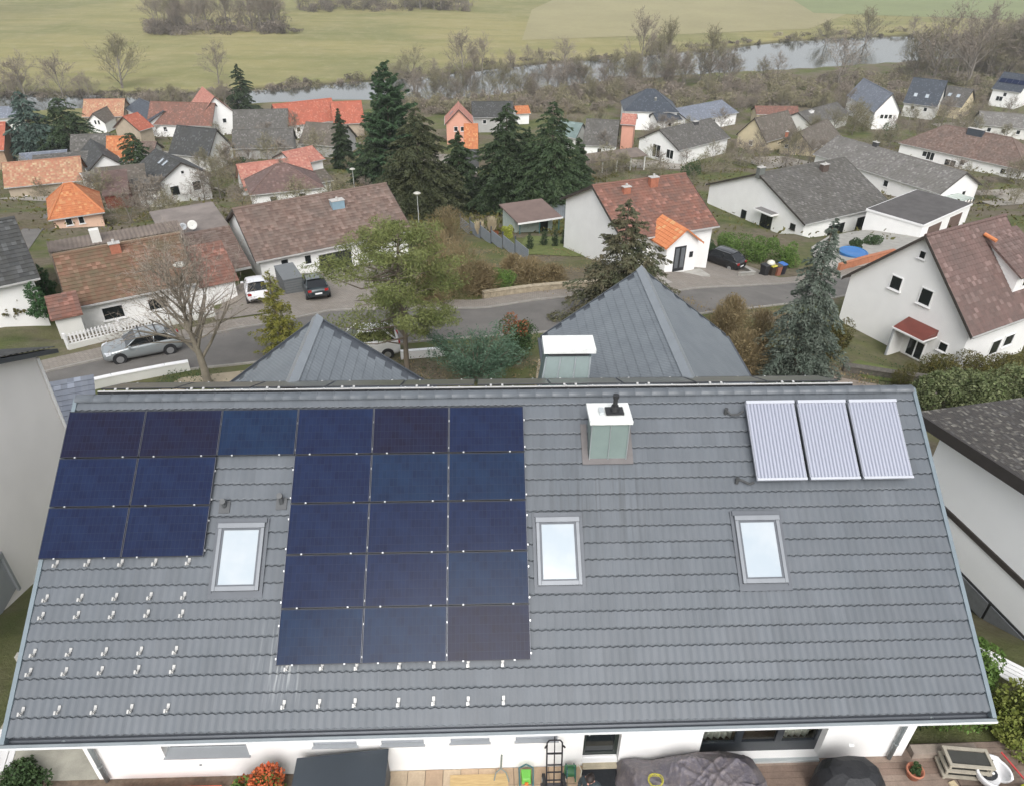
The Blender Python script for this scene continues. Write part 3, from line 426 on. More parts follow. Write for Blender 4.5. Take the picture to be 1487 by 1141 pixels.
class MB:
    """collects polygons; build() links them as one mesh object"""
    def __init__(s): s.v = []; s.f = []; s.uv = []; s.mi = []; s.cur = 0
    def poly(s, pts, uv=None):
        i = len(s.v); s.v += [tuple(p) for p in pts]; s.f.append(tuple(range(i, i + len(pts)))); s.uv.append(uv); s.mi.append(s.cur)
    def box(s, a, b, M=None):
        x0, y0, z0 = a; x1, y1, z1 = b
        P = [(x0, y0, z0), (x1, y0, z0), (x1, y1, z0), (x0, y1, z0), (x0, y0, z1), (x1, y0, z1), (x1, y1, z1), (x0, y1, z1)]
        if M is not None: P = [tuple(M @ Vector(p)) for p in P]
        s.hexa(P)
    def hexa(s, P):
        i = len(s.v); s.v += [tuple(p) for p in P]
        for f in ((0, 3, 2, 1), (4, 5, 6, 7), (0, 1, 5, 4), (1, 2, 6, 5), (2, 3, 7, 6), (3, 0, 4, 7)):
            s.f.append(tuple(i + k for k in f)); s.uv.append(None); s.mi.append(s.cur)
    def obox(s, c, size, M=None, rz=0):
        X = Matrix.Translation(c) @ Matrix.Rotation(rz, 4, 'Z')
        if M is not None: X = X @ M
        h = [q / 2 for q in size]; s.box((-h[0], -h[1], -h[2]), (h[0], h[1], h[2]), X)
    def tube(s, a, b, ra, rb=None, n=8, cap=True):
        rb = ra if rb is None else rb
        a = Vector(a); b = Vector(b); d = (b - a)
        if d.length < 1e-6: return
        d.normalize(); x = d.orthogonal().normalized(); y = d.cross(x)
        i = len(s.v)
        for p, r in ((a, ra), (b, rb)):
            for k in range(n):
                t = 2 * math.pi * k / n; s.v.append(tuple(p + (x * math.cos(t) + y * math.sin(t)) * r))
        for k in range(n):
            k2 = (k + 1) % n; s.f.append((i + k, i + k2, i + n + k2, i + n + k)); s.uv.append(None); s.mi.append(s.cur)
        if cap:
            s.f.append(tuple(i + n + k for k in range(n))); s.uv.append(None); s.mi.append(s.cur)
            s.f.append(tuple(i + n - 1 - k for k in range(n))); s.uv.append(None); s.mi.append(s.cur)
    def path(s, pts, r, n=6):
        for a, b in zip(pts[:-1], pts[1:]): s.tube(a, b, r, r, n)
    def lathe(s, prof, c=(0, 0, 0), n=16):
        i = len(s.v)
        for r, z in prof:
            for k in range(n):
                t = 2 * math.pi * k / n; s.v.append((c[0] + r * math.cos(t), c[1] + r * math.sin(t), c[2] + z))
        for j in range(len(prof) - 1):
            for k in range(n):
                k2 = (k + 1) % n; s.f.append((i + j * n + k, i + j * n + k2, i + (j + 1) * n + k2, i + (j + 1) * n + k)); s.uv.append(None); s.mi.append(s.cur)
    def grid(s, P):
        """P: rows of points"""
        i = len(s.v); nr = len(P); nc = len(P[0])
        for r in P: s.v += [tuple(p) for p in r]
        for a in range(nr - 1):
            for b in range(nc - 1):
                s.f.append((i + a * nc + b, i + a * nc + b + 1, i + (a + 1) * nc + b + 1, i + (a + 1) * nc + b)); s.uv.append(None); s.mi.append(s.cur)
    def mesh(s, name, mats, smooth=False):
        me = bpy.data.meshes.new(name); me.from_pydata(s.v, [], s.f)
        for mm in (mats if isinstance(mats, (list, tuple)) else [mats]): me.materials.append(mm)
        if any(q is not None for q in s.uv):
            L = me.uv_layers.new(name='UVMap'); k = 0
            buf = []
            for f, q in zip(s.f, s.uv):
                for j in range(len(f)): buf += list(q[j]) if q is not None else [s.v[f[j]][0], s.v[f[j]][1] + s.v[f[j]][2]]
            L.data.foreach_set('uv', buf)
        if max(s.mi, default=0) > 0: me.polygons.foreach_set('material_index', s.mi)
        if smooth: me.polygons.foreach_set('use_smooth', [True] * len(s.f))
        me.update(); return me
    def build(s, name, mats, parent=None, smooth=False, loc=None, rot=None):
        return link(name, s.mesh(name, mats, smooth), parent, loc, rot)
def link(name, me, parent=None, loc=None, rot=None):
    o = bpy.data.objects.new(name, me); COL.objects.link(o)
    if parent is not None: o.parent = parent
    if loc is not None: o.location = loc
    if rot is not None: o.rotation_euler = rot
    return o
def fastmesh(name, V, F, mat):
    V = np.asarray(V, np.float32); F = np.asarray(F, np.int32); k = F.shape[1]
    me = bpy.data.meshes.new(name)
    me.vertices.add(len(V)); me.vertices.foreach_set('co', V.ravel())
    me.loops.add(F.size); me.loops.foreach_set('vertex_index', F.ravel())
    me.polygons.add(len(F)); me.polygons.foreach_set('loop_start', np.arange(0, F.size, k, dtype=np.int32))
    me.update(calc_edges=True); me.materials.append(mat); return me
def thing(name, label, cat, loc=(0, 0, 0), rz=0.0, group=None):
    o = bpy.data.objects.new(name, None); o.empty_display_size = 0.3; COL.objects.link(o)
    o.location = loc; o.rotation_euler = (0, 0, rz); tag(o, label, cat, group); return o
def tag(o, label=None, cat=None, group=None, kind=None):
    if label: o['label'] = label
    if cat: o['category'] = cat
    if group: o['group'] = group
    if kind: o['kind'] = kind
    return o
def copy_tree(o, parent=None):
    c = o.copy(); COL.objects.link(c)
    if parent is not None: c.parent = parent
    for ch in list(o.children): copy_tree(ch, c)
    return c
def bevel(o, wd=0.01, seg=2):
    b = o.modifiers.new('bevel', 'BEVEL'); b.width = wd; b.segments = seg; b.limit_method = 'ANGLE'; return o
# ================================================================ THE SETTING
BF = DATA['bf']; BN = DATA['bn']
def seg_interp(L, x):
    return float(np.interp(x, [p[0] for p in L], [p[1] for p in L]))
PADS = []
for k_, d_ in DATA['H'].items():
    if k_ == 'red_garage_house': continue
    p_ = d_['p']; PADS.append((p_[0], p_[1], math.cos(p_[2]), math.sin(p_[2]), p_[3] / 2, p_[4] / 2, p_[8]))
def terr(x, y):
    z = g(x, y)
    if 40 < y < 260:   # levelled ground round every house
        for (hx, hy, c_, s_, a_, b_, hz) in PADS:
            dx, dy = x - hx, y - hy
            if abs(dx) > 24 or abs(dy) > 24: continue
            u = max(abs(c_ * dx + s_ * dy) - a_, 0); v = max(abs(-s_ * dx + c_ * dy) - b_, 0); d = math.hypot(u, v); R_ = 4.0
            if d < R_: f = min(1.0, (R_ - d) / (R_ - .8)); f = f * f * (3 - 2 * f); z = z * (1 - f) + (hz + .02) * f
    if y > 200:
        a, b = seg_interp(BN, x), seg_interp(BF, x)
        if a - 4 < y < b + 4:
            d = min(y - (a - 4), (b + 4) - y); z -= min(d / 5, 1) * 3.0
        z += 0.5 * math.sin(x * .013) * math.sin(y * .011) * min(max((y - b - 20) / 80, 0), 1) if y > b else 0
    return z
xs = sorted(set([round(v, 1) for v in list(np.arange(-60, 60.1, 2)) + list(np.arange(-300, 321, 6)) + list(np.arange(-1600, 1601, 80))]))
ys = sorted(set([round(v, 1) for v in list(np.arange(-40, 12, 6)) + [12.5] + list(np.arange(13, 80, 1.5)) + list(np.arange(80, 470, 4)) + list(np.arange(470, 1500, 40)) + [1700, 2100, 2800]]))
b = MB(); b.grid([[(x, y, terr(x, y)) for x in xs] for y in ys])
t = NT('ground'); P = t.pos()
sx = t.n('ShaderNodeSeparateXYZ'); t.l(P, sx.inputs[0])
gr = t.mix(t.noise(P, .35, 6, .65), (0.135, 0.145, 0.058), (0.078, 0.098, 0.036))
so_ = t.mix(t.noise(P, 1.7, 6, .7), (0.195, 0.168, 0.122), (0.115, 0.098, 0.070))
town = t.mix(t.noise(P, .11, 5, .6, .42, .58), gr, so_)
m1 = t.mix(t.noise(P, .013, 4, .55, .4, .6), (0.285, 0.258, 0.118), (0.205, 0.205, 0.092))
m1 = t.mix(t.math('MULTIPLY', t.noise(P, .05, 6, .65, .45, .7), .55), m1, (0.330, 0.285, 0.160))
m1 = t.mix(t.math('MULTIPLY', t.noise(t.scalev(P, (.25, 1.6, 1)), .06, 4, .6, .48, .62), .35), m1, (0.15, 0.165, 0.055))
m1 = t.mix(t.math('MULTIPLY', t.noise(P, 1.1, 5, .7, .4, .75), .25), m1, (0.12, 0.12, 0.05))
m1 = t.mix(t.math('MULTIPLY', t.noise(P, .17, 6, .75, .5, .68), .4), m1, (0.36, 0.33, 0.20))
bank = t.mix(t.noise(P, .4, 5, .7), (0.12, 0.10, 0.065), (0.07, 0.065, 0.04))
ff = t.n('ShaderNodeMapRange'); ff.inputs[1].default_value = 262; ff.inputs[2].default_value = 292
nz = t.noise(P, .03, 3, .6, 0, 1)
t.l(t.math('ADD', t.math('SUBTRACT', sx.outputs[1], t.math('MULTIPLY', sx.outputs[0], .42)), t.math('MULTIPLY', t.math('SUBTRACT', nz, .5), 24.0)), ff.inputs[0])
lowf = t.n('ShaderNodeMapRange'); lowf.inputs[1].default_value = -35.2; lowf.inputs[2].default_value = -34.1
t.l(sx.outputs[2], lowf.inputs[0])
far = t.mix(lowf.outputs[0], bank, m1)
t.base(t.mix(ff.outputs[0], town, far)); t.rough(0.95); t.b.inputs['Specular IOR Level'].default_value = 0.1
t.bump(t.noise(P, 6, 5, .7), 0.5, 0.06)
o = b.build('ground', t.m, smooth=True); tag(o, kind='structure')
# water
t = NT('river_water'); P = t.pos()
t.base(t.mix(t.noise(P, .08, 3), (0.030, 0.036, 0.028), (0.045, 0.05, 0.038))); t.rough(0.09); t.b.inputs['IOR'].default_value = 2.3
t.b.inputs['Specular IOR Level'].default_value = 1.0
t.bump(t.noise(t.scalev(P, (1, .5, 1)), 1.3, 4, .6), 0.06, 0.05)
b = MB(); rows = [[(x, seg_interp(BN, x) - 6, -35.0), (x, seg_interp(BF, x) + 6, -35.0)] for x in np.arange(-420, 420, 6)]
b.grid(rows); o = b.build('river', t.m); tag(o, kind='structure')
def sheet(name, pts, mat, dz=0.06, zf=None, kind='structure', n=1, solid=0):
    """flat sheet draped on the ground: pts = polygon, fan triangulated after subdivision"""
    bm = bmesh.new(); vs = [bm.verts.new((p[0], p[1], 0)) for p in pts]; bm.faces.new(vs)
    bmesh.ops.triangulate(bm, faces=bm.faces[:])
    for _ in range(n): bmesh.ops.subdivide_edges(bm, edges=bm.edges[:], cuts=2, use_grid_fill=True)
    bmesh.ops.triangulate(bm, faces=bm.faces[:])
    for v in bm.verts: v.co.z = (zf or terr)(v.co.x, v.co.y) + dz
    me = bpy.data.meshes.new(name); bm.normal_update()
    bm.to_mesh(me); bm.free()
    if me.polygons and me.polygons[0].normal.z < 0: me.flip_normals()
    me.materials.append(mat); o = link(name, me); tag(o, kind=kind); return o
def strip(name, A, B, mat, dz, sub=5, h=0.0, kind='structure'):
    """ribbon between two polylines that follows the ground; h>0 gives it a raised body (kerb)"""
    def res(L, n):
        L = [Vector((p[0], p[1])) for p in L]; d = [0]
        for p, q in zip(L[:-1], L[1:]): d.append(d[-1] + (q - p).length)
        return [(float(np.interp(s, d, [p.x for p in L])), float(np.interp(s, d, [p.y for p in L]))) for s in np.linspace(0, d[-1], n)]
    n = 90; A = res(A, n); B = res(B, n); rows = []
    for p, q in zip(A, B):
        r = []
        for k in range(sub + 1):
            f = k / sub; x = p[0] * (1 - f) + q[0] * f; y = p[1] * (1 - f) + q[1] * f; r.append((x, y, max(terr(x, y), (terr(*p) * (1 - f) + terr(*q) * f)) + dz))
        if h: r = [(r[0][0], r[0][1], r[0][2] - h)] + r + [(r[-1][0], r[-1][1], r[-1][2] - h)]
        rows.append(r)
    b = MB(); b.grid(rows); o = b.build(name, mat)
    if o.data.polygons[len(o.data.polygons) // 2].normal.z < 0: o.data.flip_normals()
    tag(o, kind=kind); return o
t = NT('asphalt'); P = t.pos()
c = t.mix(t.noise(P, .5, 5, .6), (0.135, 0.128, 0.118), (0.185, 0.174, 0.160)); c = t.mix(t.math('MULTIPLY', t.noise(P, 35, 2), .35), c, (0.09, .085, .08))
t.base(c); t.rough(.9); t.bump(t.noise(P, 60, 2), .3, .01); ASPH = t.m
t = NT('pavement'); P = t.pos()
br = t.n('ShaderNodeTexBrick'); t.l(P, br.inputs['Vector']); br.inputs['Scale'].default_value = 1.0
br.inputs['Brick Width'].default_value = .3; br.inputs['Row Height'].default_value = .2; br.inputs['Mortar Size'].default_value = .012
br.inputs['Color1'].default_value = (.30, .27, .235, 1); br.inputs['Color2'].default_value = (.24, .215, .19, 1); br.inputs['Mortar'].default_value = (.12, .11, .095, 1)
c = t.mix(t.math('MULTIPLY', t.noise(P, .9, 5), .45), br.outputs[0], (0.19, .165, .135)); t.base(c); t.rough(.9); PAVE = t.m
CONC = plain('concrete', (0.34, 0.33, 0.30), .9, .18, 1.5, world=True, fine=20)
KERB = plain('kerb_stone', (0.30, 0.285, 0.26), .9, .15, 3, world=True)
RU, RD = DATA['ru'], DATA['rd']
def off(L, d):
    out = []
    for i, p in enumerate(L):
        a = Vector(L[max(i - 1, 0)]); c_ = Vector(L[min(i + 1, len(L) - 1)]); t_ = (c_ - a).normalized(); out.append((p[0] - t_.y * d, p[1] + t_.x * d))
    return out
strip('road', RU, RD, ASPH, 0.03)
strip('pavement', off(RU, .14), off(RU, 1.9), PAVE, 0.13)
strip('kerb', off(RU, 0), off(RU, .14), KERB, 0.14, sub=1, h=.13)
strip('kerb', off(RD, -.14), off(RD, 0), KERB, 0.12, sub=1, h=.12)
# side street climbing away on the left, driveways
strip('side_street', [(-33.5, 46.5), (-41.5, 56), (-50, 68), (-57, 82), (-64, 98), (-70, 112)], [(-30.5, 43.5), (-38.2, 52.6), (-46.5, 65), (-53.2, 79), (-60, 95), (-66, 110)], ASPH, .04)
sheet('driveway', [(-20.5, 44.3), (-13.2, 48.2), (-8.8, 50.2), (-7.5, 57.5), (-13.5, 62), (-20, 57.5), (-23.5, 49.5)], PAVE, .06, n=2)
sheet('driveway', [(13.2, 53.4), (20.8, 58.7), (25.5, 63.5), (24, 66.5), (20.5, 70.5), (17.6, 70), (14.2, 61.5), (11.6, 56.0)], PAVE, .07, n=2)
YARD = plain('yard_gravel', (.30, .275, .235), .95, .25, .5, world=True, fine=3)
for yd in ([(-79, 108), (-70, 105), (-66, 112), (-75, 118)], [(-52, 122), (-44, 120), (-42, 128), (-50, 130)], [(-92, 152), (-78, 150), (-74, 166), (-88, 170)], [(-60, 176), (-40, 172), (-38, 184), (-58, 188)], [(-24, 150), (-12, 148), (-10, 165), (-22, 168)], [(22, 150), (34, 148), (38, 158), (26, 162)], [(52, 150), (66, 158), (62, 170), (50, 166)], [(76, 112), (92, 120), (96, 132), (80, 128)], [(104, 176), (122, 186), (116, 204), (100, 196)], [(124, 205), (146, 214), (142, 228), (122, 222)]): sheet('gravel_yard', yd, YARD, .06, n=3)
sheet('parking_court', [(30, 66.5), (40, 70.5), (52, 84), (50, 92), (40, 86), (33, 76)], CONC, .06, n=2)
sheet('meadow_field', [(3, 385), (160, 440), (330, 700), (60, 720), (10, 520)], plain('tan_grass', (0.268, 0.242, 0.126), .95, .12, .02, world=True, fine=.4), .10, n=4)
sheet('meadow_field', [(190, 520), (330, 480), (560, 700), (520, 1000), (250, 900)], plain('green_grass', (0.185, 0.212, 0.094), .95, .12, .02, world=True, fine=.4), .14, n=4)
sheet('meadow_field', [(330, 440), (480, 450), (640, 620), (570, 690)], plain('straw_grass', (0.33, 0.30, 0.16), .95, .12, .02, world=True, fine=.4), .18, n=4)
sheet('meadow_field', [(-120, 560), (-20, 640), (-60, 1100), (-420, 900)], plain('fresh_grass', (0.20, 0.225, 0.085), .95, .12, .02, world=True, fine=.4), .10, n=4)
# ================================================================ MAIN HOUSE
TW_ = (20.425 - .16) / 60; AL = 0.607459; YAW = 0.0399424; HW = 20.425; SL = 7.388; EZ = 2.534
CA, SA = math.cos(AL), math.sin(AL); RY = SL * CA; RZ = EZ + SL * SA
HOUSE_LOC = (-10.187, 8.209, 0.0)
def HP(u, n, z): return Vector((HOUSE_LOC[0] + u * math.cos(YAW) - n * math.sin(YAW), HOUSE_LOC[1] + u * math.sin(YAW) + n * math.cos(YAW), z))
def RP(u, v, h=0.0):  # roof frame (u along the eave, v down from the ridge, h off the roof) -> house frame
    return Vector((u, RY - v * CA - h * SA, RZ - v * SA + h * CA))
house = thing('detached_house', 'white house with the big grey tiled roof carrying solar panels in the foreground', 'house', HOUSE_LOC, YAW)
WHITE = plain('white_render', (0.82, 0.82, 0.81), .9, .04, .8, fine=90, bump=.15)
t = NT('roof_tile_glaze'); P = t.pos()
oi = t.n('ShaderNodeObjectInfo')
c = t.mix(t.noise(P, 1.1, 5, .65), (0.101, 0.115, 0.131), (0.114, 0.127, 0.143))
st = t.noise(t.scalev(P, (6, .7, .7)), 1.6, 4, .65, .5, .72)
c = t.mix(t.math('MULTIPLY', st, .06), c, (0.165, 0.175, 0.18))
st2 = t.noise(t.scalev(P, (5, .5, .5)), 1.0, 3, .6, .52, .7)
c = t.mix(t.math('MULTIPLY', st2, .14), c, (0.058, 0.066, 0.07))
sp_ = t.n('ShaderNodeSeparateXYZ'); t.l(P, sp_.inputs[0])
def band(o_, c0, w0): return t.math('MAXIMUM', 0.0, t.math('SUBTRACT', 1.0, t.math('ABSOLUTE', t.math('DIVIDE', t.math('SUBTRACT', o_, c0), w0))))
cu = t.math('FLOOR', t.math('DIVIDE', t.math('ADD', t.math('ADD', t.math('MULTIPLY', sp_.outputs[0], math.cos(YAW)), t.math('MULTIPLY', sp_.outputs[1], math.sin(YAW))), -(HOUSE_LOC[0] * math.cos(YAW) + HOUSE_LOC[1] * math.sin(YAW)) - .08), TW_))
cv = t.math('FLOOR', t.math('DIVIDE', t.math('SUBTRACT', sp_.outputs[2], RZ - 7.3 * SA + .045), .3695 * SA)); cb_ = t.n('ShaderNodeCombineXYZ'); t.l(cu, cb_.inputs[0]); t.l(cv, cb_.inputs[1])
wn_ = t.n('ShaderNodeTexWhiteNoise'); t.l(cb_.outputs[0], wn_.inputs['Vector'])
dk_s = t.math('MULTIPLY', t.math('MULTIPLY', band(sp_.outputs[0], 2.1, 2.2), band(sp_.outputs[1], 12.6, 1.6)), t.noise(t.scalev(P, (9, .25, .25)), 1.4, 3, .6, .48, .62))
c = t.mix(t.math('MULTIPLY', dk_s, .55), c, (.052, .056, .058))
hv = t.n('ShaderNodeHueSaturation'); t.l(c, hv.inputs['Color']); t.l(t.math('ADD', t.math('MULTIPLY', wn_.outputs['Value'], .13), .935), hv.inputs['Value'])
sp_ = t.n('ShaderNodeSeparateXYZ'); t.l(P, sp_.inputs[0])
def band(o_, c0, w0): return t.math('MAXIMUM', 0.0, t.math('SUBTRACT', 1.0, t.math('ABSOLUTE', t.math('DIVIDE', t.math('SUBTRACT', o_, c0), w0))))
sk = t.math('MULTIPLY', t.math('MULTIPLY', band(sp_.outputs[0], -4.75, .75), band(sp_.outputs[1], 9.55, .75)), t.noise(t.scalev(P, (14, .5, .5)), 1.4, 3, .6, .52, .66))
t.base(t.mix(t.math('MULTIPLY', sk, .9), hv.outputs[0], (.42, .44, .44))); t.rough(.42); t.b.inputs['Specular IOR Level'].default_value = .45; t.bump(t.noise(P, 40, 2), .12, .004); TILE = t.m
DARKZ = plain('dark_sheet_metal', (0.075, 0.085, 0.10), .4, .12, 3, metal=.3)
ZINC = plain('zinc_sheet', (0.33, 0.37, 0.38), .38, .10, 2, metal=.35)
LZINC = plain('light_zinc_sheet', (0.55, 0.59, 0.60), .35, .08, 2, metal=.3)
ALU = plain('bare_aluminium', (0.62, 0.63, 0.64), .33, .08, 10, metal=.55)
BLACK = plain('black_plastic', (0.02, 0.021, 0.023), .5, .2, 8)
FOLI = plain('slate_roof', (0.150, 0.172, 0.192), .5, .10, 1.5, fine=30)
# roof body under the tiles
b = MB()
N0 = [(0.10, 0.0), (HW - .10, 0.0)]
prof = [(0.02, EZ - .10), (RY, RZ - .09), (2 * RY - .02, EZ - .10), (2 * RY - .02, EZ - .26), (RY, RZ - .3), (0.02, EZ - .26)]
for x0, x1 in ((.06, HW - .06),):
    for i in range(6):
        (y0, z0), (y1, z1) = prof[i], prof[(i + 1) % 6]; b.poly([(x0, y0, z0), (x1, y0, z0), (x1, y1, z1), (x0, y1, z1)])
    b.poly([(x0, y, z) for y, z in prof[:2]] + [(x0, *prof[4]), (x0, *prof[5])]); b.poly([(x0, *prof[1]), (x0, *prof[2]), (x0, *prof[3]), (x0, *prof[4])])
    b.poly([(x1, y, z) for y, z in prof[:2]] + [(x1, *prof[4]), (x1, *prof[5])]); b.poly([(x1, *prof[1]), (x1, *prof[2]), (x1, *prof[3]), (x1, *prof[4])])
roof = b.build('roof', DARKZ, house)
# one pan tile, two waves, .34 wide, .37 exposed
NTW, NROW = 60, 20
TW = (HW - .16) / NTW; ROWH = .3695
def tile_grid(b, ox, oy, oz=0.0, jit=0.0, loc=True, seg=10, ex=ROWH):
    """rows of points in tile frame: x across, y up the slope, z off the roof"""
    rows = []
    for y, lift in ((ex + .03, -.02), (ex - .012, -.012), (ex - .030, .022), (0.022, .050), (0.0, .038), (0.0, -.02)):
        r = []
        for k in range(seg + 1):
            f = k / seg; wv = .0018 * math.cos(2 * math.pi * 2 * f + .6); nose = .0125 * math.cos(2 * math.pi * 2 * f + .6) if y < .1 else 0
            if ex - .04 < y < ex: nose = .0125 * math.cos(2 * math.pi * 2 * f + .6)
            r.append((ox + f * TW, oy + y + nose, oz + lift + jit + (wv if lift > 0 else 0)))
        rows.append(r)
    rows.reverse(); b.grid(rows)
b = MB(); tile_grid(b, 0, 0); tile_me = b.mesh('roof_tile', TILE, smooth=False)
V1 = 7.300
def rot_roof(o): o.rotation_euler = (AL, 0, 0)
b = MB()
for r in range(NROW):
    v = V1 - r * ROWH
    for k in range(NTW):
        u = .08 + k * TW
        if r < 5:
            o = link('roof_tile', tile_me, roof, RP(u, v, rng.uniform(-.0015, .0015))); o.rotation_euler = (AL + rng.uniform(-.003, .003), 0, rng.uniform(-.002, .002))
        else:
            tile_grid(b, u, -v, 0, rng.uniform(-.0015, .0015), seg=8)
o = b.build('roof_tile', TILE, roof, loc=RP(0, 0, 0), rot=(AL, 0, 0)); tag(o, kind='stuff')
# back slope tiles: seen only from elsewhere, plain courses
b = MB()
for r in range(20):
    v = 7.32 - r * ROWH
    rows = [[(u, v, .012), (u, v, .05)] for u in (.08, HW - .08)]
    def bp(u, v, h): return (u, RY + v * CA + h * SA, RZ - v * SA + h * CA)
    b.poly([bp(.08, v, .05), bp(HW - .08, v, .05), bp(HW - .08, v - ROWH - .03, .015), bp(.08, v - ROWH - .03, .015)])
    b.poly([bp(.08, v, .0), bp(HW - .08, v, .0), bp(HW - .08, v, .05), bp(.08, v, .05)])
o = b.build('back_tile_course', TILE, roof); tag(o, kind='stuff')
# ridge tiles
b = MB(); rows = []
for k in range(9):
    a = math.pi * (k / 8); x = -math.cos(a) * .135; z = math.sin(a) * .105
    rows.append([(0, x, z), (.40, x, z), (.405, x * 1.06, z * 1.05 + .004), (.43, x * 1.06, z * 1.05 + .004)])
b.grid(rows); rt_me = b.mesh('ridge_tile', TILE, smooth=True)
k = 0; u = .05
while u < HW - .3:
    link('ridge_tile', rt_me, roof, (u, RY, RZ + .015)); u += .4055
# verges
for sx_, x0 in ((0, 0.0), (1, HW - .09)):
    b = MB()
    for sgn in (1, -1):
        p = []
        for (v, h) in ((-.02, -.26), (SL + .03, -.26), (SL + .03, .075), (-.02, .075)):
            q = RP(0, v, h); p.append((q.y if sgn > 0 else 2 * RY - q.y, q.z))
        b.hexa([(x0, *p[0]), (x0 + .09, *p[0]), (x0 + .09, *p[1]), (x0, *p[1]), (x0, *p[3]), (x0 + .09, *p[3]), (x0 + .09, *p[2]), (x0, *p[2])])
    o = b.build('verge_board', plain('blue_grey_metal', (0.16, 0.20, 0.225), .4, .1, 3, metal=.2), roof)
# gutter: dark trough with a pale outer apron
b = MB(); gy, gz = .075, EZ - .005
pr = [(.0, .0), (.0, -.06), (-.03, -.085), (-.07, -.085), (-.10, -.06), (-.11, .0), (-.122, .0), (-.115, -.07), (-.075, -.1), (-.02, -.1), (.01, -.07)]
b.grid([[(u, gy + y, gz + z) for y, z in pr] for u in np.linspace(-.02, HW + .02, 12)])
for u in (-.02, HW + .02): b.poly([(u, gy + y, gz + z) for y, z in pr[:6]])
b.build('gutter', DARKZ, roof)
b = MB(); b.hexa([(-.02, -.11, gz - .05), (HW + .02, -.11, gz - .05), (HW + .02, -.05, gz - .03), (-.02, -.05, gz - .03), (-.02, -.11, gz - .025), (HW + .02, -.11, gz - .025), (HW + .02, -.05, gz - .005), (-.02, -.05, gz - .005)])
b.build('eaves_apron', plain('apron_metal', (0.24, 0.27, 0.285), .45, .18, 1.2, metal=.3), roof)
b = MB(); b.box((-.02, -.127, gz - .07), (HW + .02, -.112, gz - .015)); b.build('drip_edge', plain('white_edge', (0.72, 0.74, 0.75), .4, .05), roof)
# walls with openings (house frame: wall face at n = .6)
WX0, WX1, WN = .92, 19.5, .60
def wall_open(x0, x1, z0, z1, y, ops, depth=.22, back=True):
    b = MB(); X = sorted({x0, x1, *[v for o in ops for v in (o[0], o[1])]}); Z = sorted({z0, z1, *[v for o in ops for v in (o[2], o[3])]})
    for xa, xb in zip(X[:-1], X[1:]):
        for za, zb in zip(Z[:-1], Z[1:]):
            cx, cz = (xa + xb) / 2, (za + zb) / 2
            if any(o[0] < cx < o[1] and o[2] < cz < o[3] for o in ops): continue
            b.poly([(xa, y, za), (xb, y, za), (xb, y, zb), (xa, y, zb)])
    for a, c, d, e in ops:
        b.poly([(a, y, d), (a, y + depth, d), (a, y + depth, e), (a, y, e)]); b.poly([(c, y, e), (c, y + depth, e), (c, y + depth, d), (c, y, d)])
        b.poly([(a, y, e), (a, y + depth, e), (c, y + depth, e), (c, y, e)]); b.poly([(a, y, d), (c, y, d), (c, y + depth, d), (a, y + depth, d)])
    return b
OPS = [(2.6, 4.45, .84, 2.0), (5.9, 6.86, 1.10, 2.0), (7.40, 8.34, 1.08, 2.0), (8.93, 9.80, 1.10, 2.0), (10.38, 11.32, 1.10, 2.0), (11.92, 12.76, .14, 2.1), (14.62, 17.46, .12, 2.1)]
b = wall_open(WX0, WX1, -.4, EZ - .1, WN, OPS, .24)
g0 = [(WN, -.4), (WN, EZ - .1), (RY, RZ - .25), (2 * RY - WN, EZ - .1), (2 * RY - WN, -5.5), (7, -5.5)]
for x in (WX0, WX1): b.poly([(x, y, z) for y, z in g0])
b.poly([(WX0, 2 * RY - WN, -5.5), (WX1, 2 * RY - WN, -5.5), (WX1, 2 * RY - WN, EZ - .1), (WX0, 2 * RY - WN, EZ - .1)])
b.build('wall', WHITE, house)
b = MB(); b.box((WX0 + .1, WN + 3.2, -.2), (WX1 - .1, WN + 3.3, EZ - .3)); b.box((WX0 + .1, WN + .3, -.3), (WX1 - .1, WN + 3.2, -.1)); b.build('interior_wall', plain('room_wall', (.35, .33, .28), .9), house)
GLASS = NT('window_glass'); GLASS.base((0.012, 0.016, 0.018)); GLASS.rough(.06); GLASS.b.inputs['IOR'].default_value = 1.5; GLASS = GLASS.m
SILL = plain('grey_sill', (0.33, 0.35, 0.37), .45, .06, 3, metal=.1)
WFRAME = plain('white_window_frame', (.78, .78, .78), .4, .03)
BLIND = plain('grey_blind', (0.30, 0.32, 0.35), .6, .06, 3)
for i, (a, c_, d, e) in enumerate(OPS[:5]):
    b = MB(); y = WN + .19
    if i:
        for q in range(9): b.box((a + .005, WN + .035, d + .03 + q * .1), (c_ - .005, WN + .05, d + .125 + q * .1))
        shut = b; b = MB()
    b.box((a, y, d), (a + .05, y + .05, e)); b.box((c_ - .05, y, d), (c_, y + .05, e)); b.box((a + .05, y, d), (c_ - .05, y + .05, d + .05)); b.box((a + .05, y, e - .05), (c_ - .05, y + .05, e))
    wn_ = b.build('window', WFRAME if i else SILL, house)
    b = MB(); b.box((a + .05, y + .02, d + .05), (c_ - .05, y + .03, e - .05)); b.build('pane', GLASS, wn_)
    b = MB(); b.hexa([(a - .03, WN - .05, d - .03), (c_ + .03, WN - .05, d - .03), (c_ - .005, WN + .19, d + .004), (a + .005, WN + .19, d + .004), (a - .03, WN - .05, d - .005), (c_ + .03, WN - .05, d - .005), (c_ - .005, WN + .19, d + .03), (a + .005, WN + .19, d + .03)])
    b.build('sill', SILL, wn_)
    if i: shut.build('roller_shutter', BLIND, wn_)
    if i == 0: b = MB(); b.box((a + .03, WN + .08, 1.62), (c_ - .03, WN + .12, e)); b.build('roller_blind', BLIND, wn_)
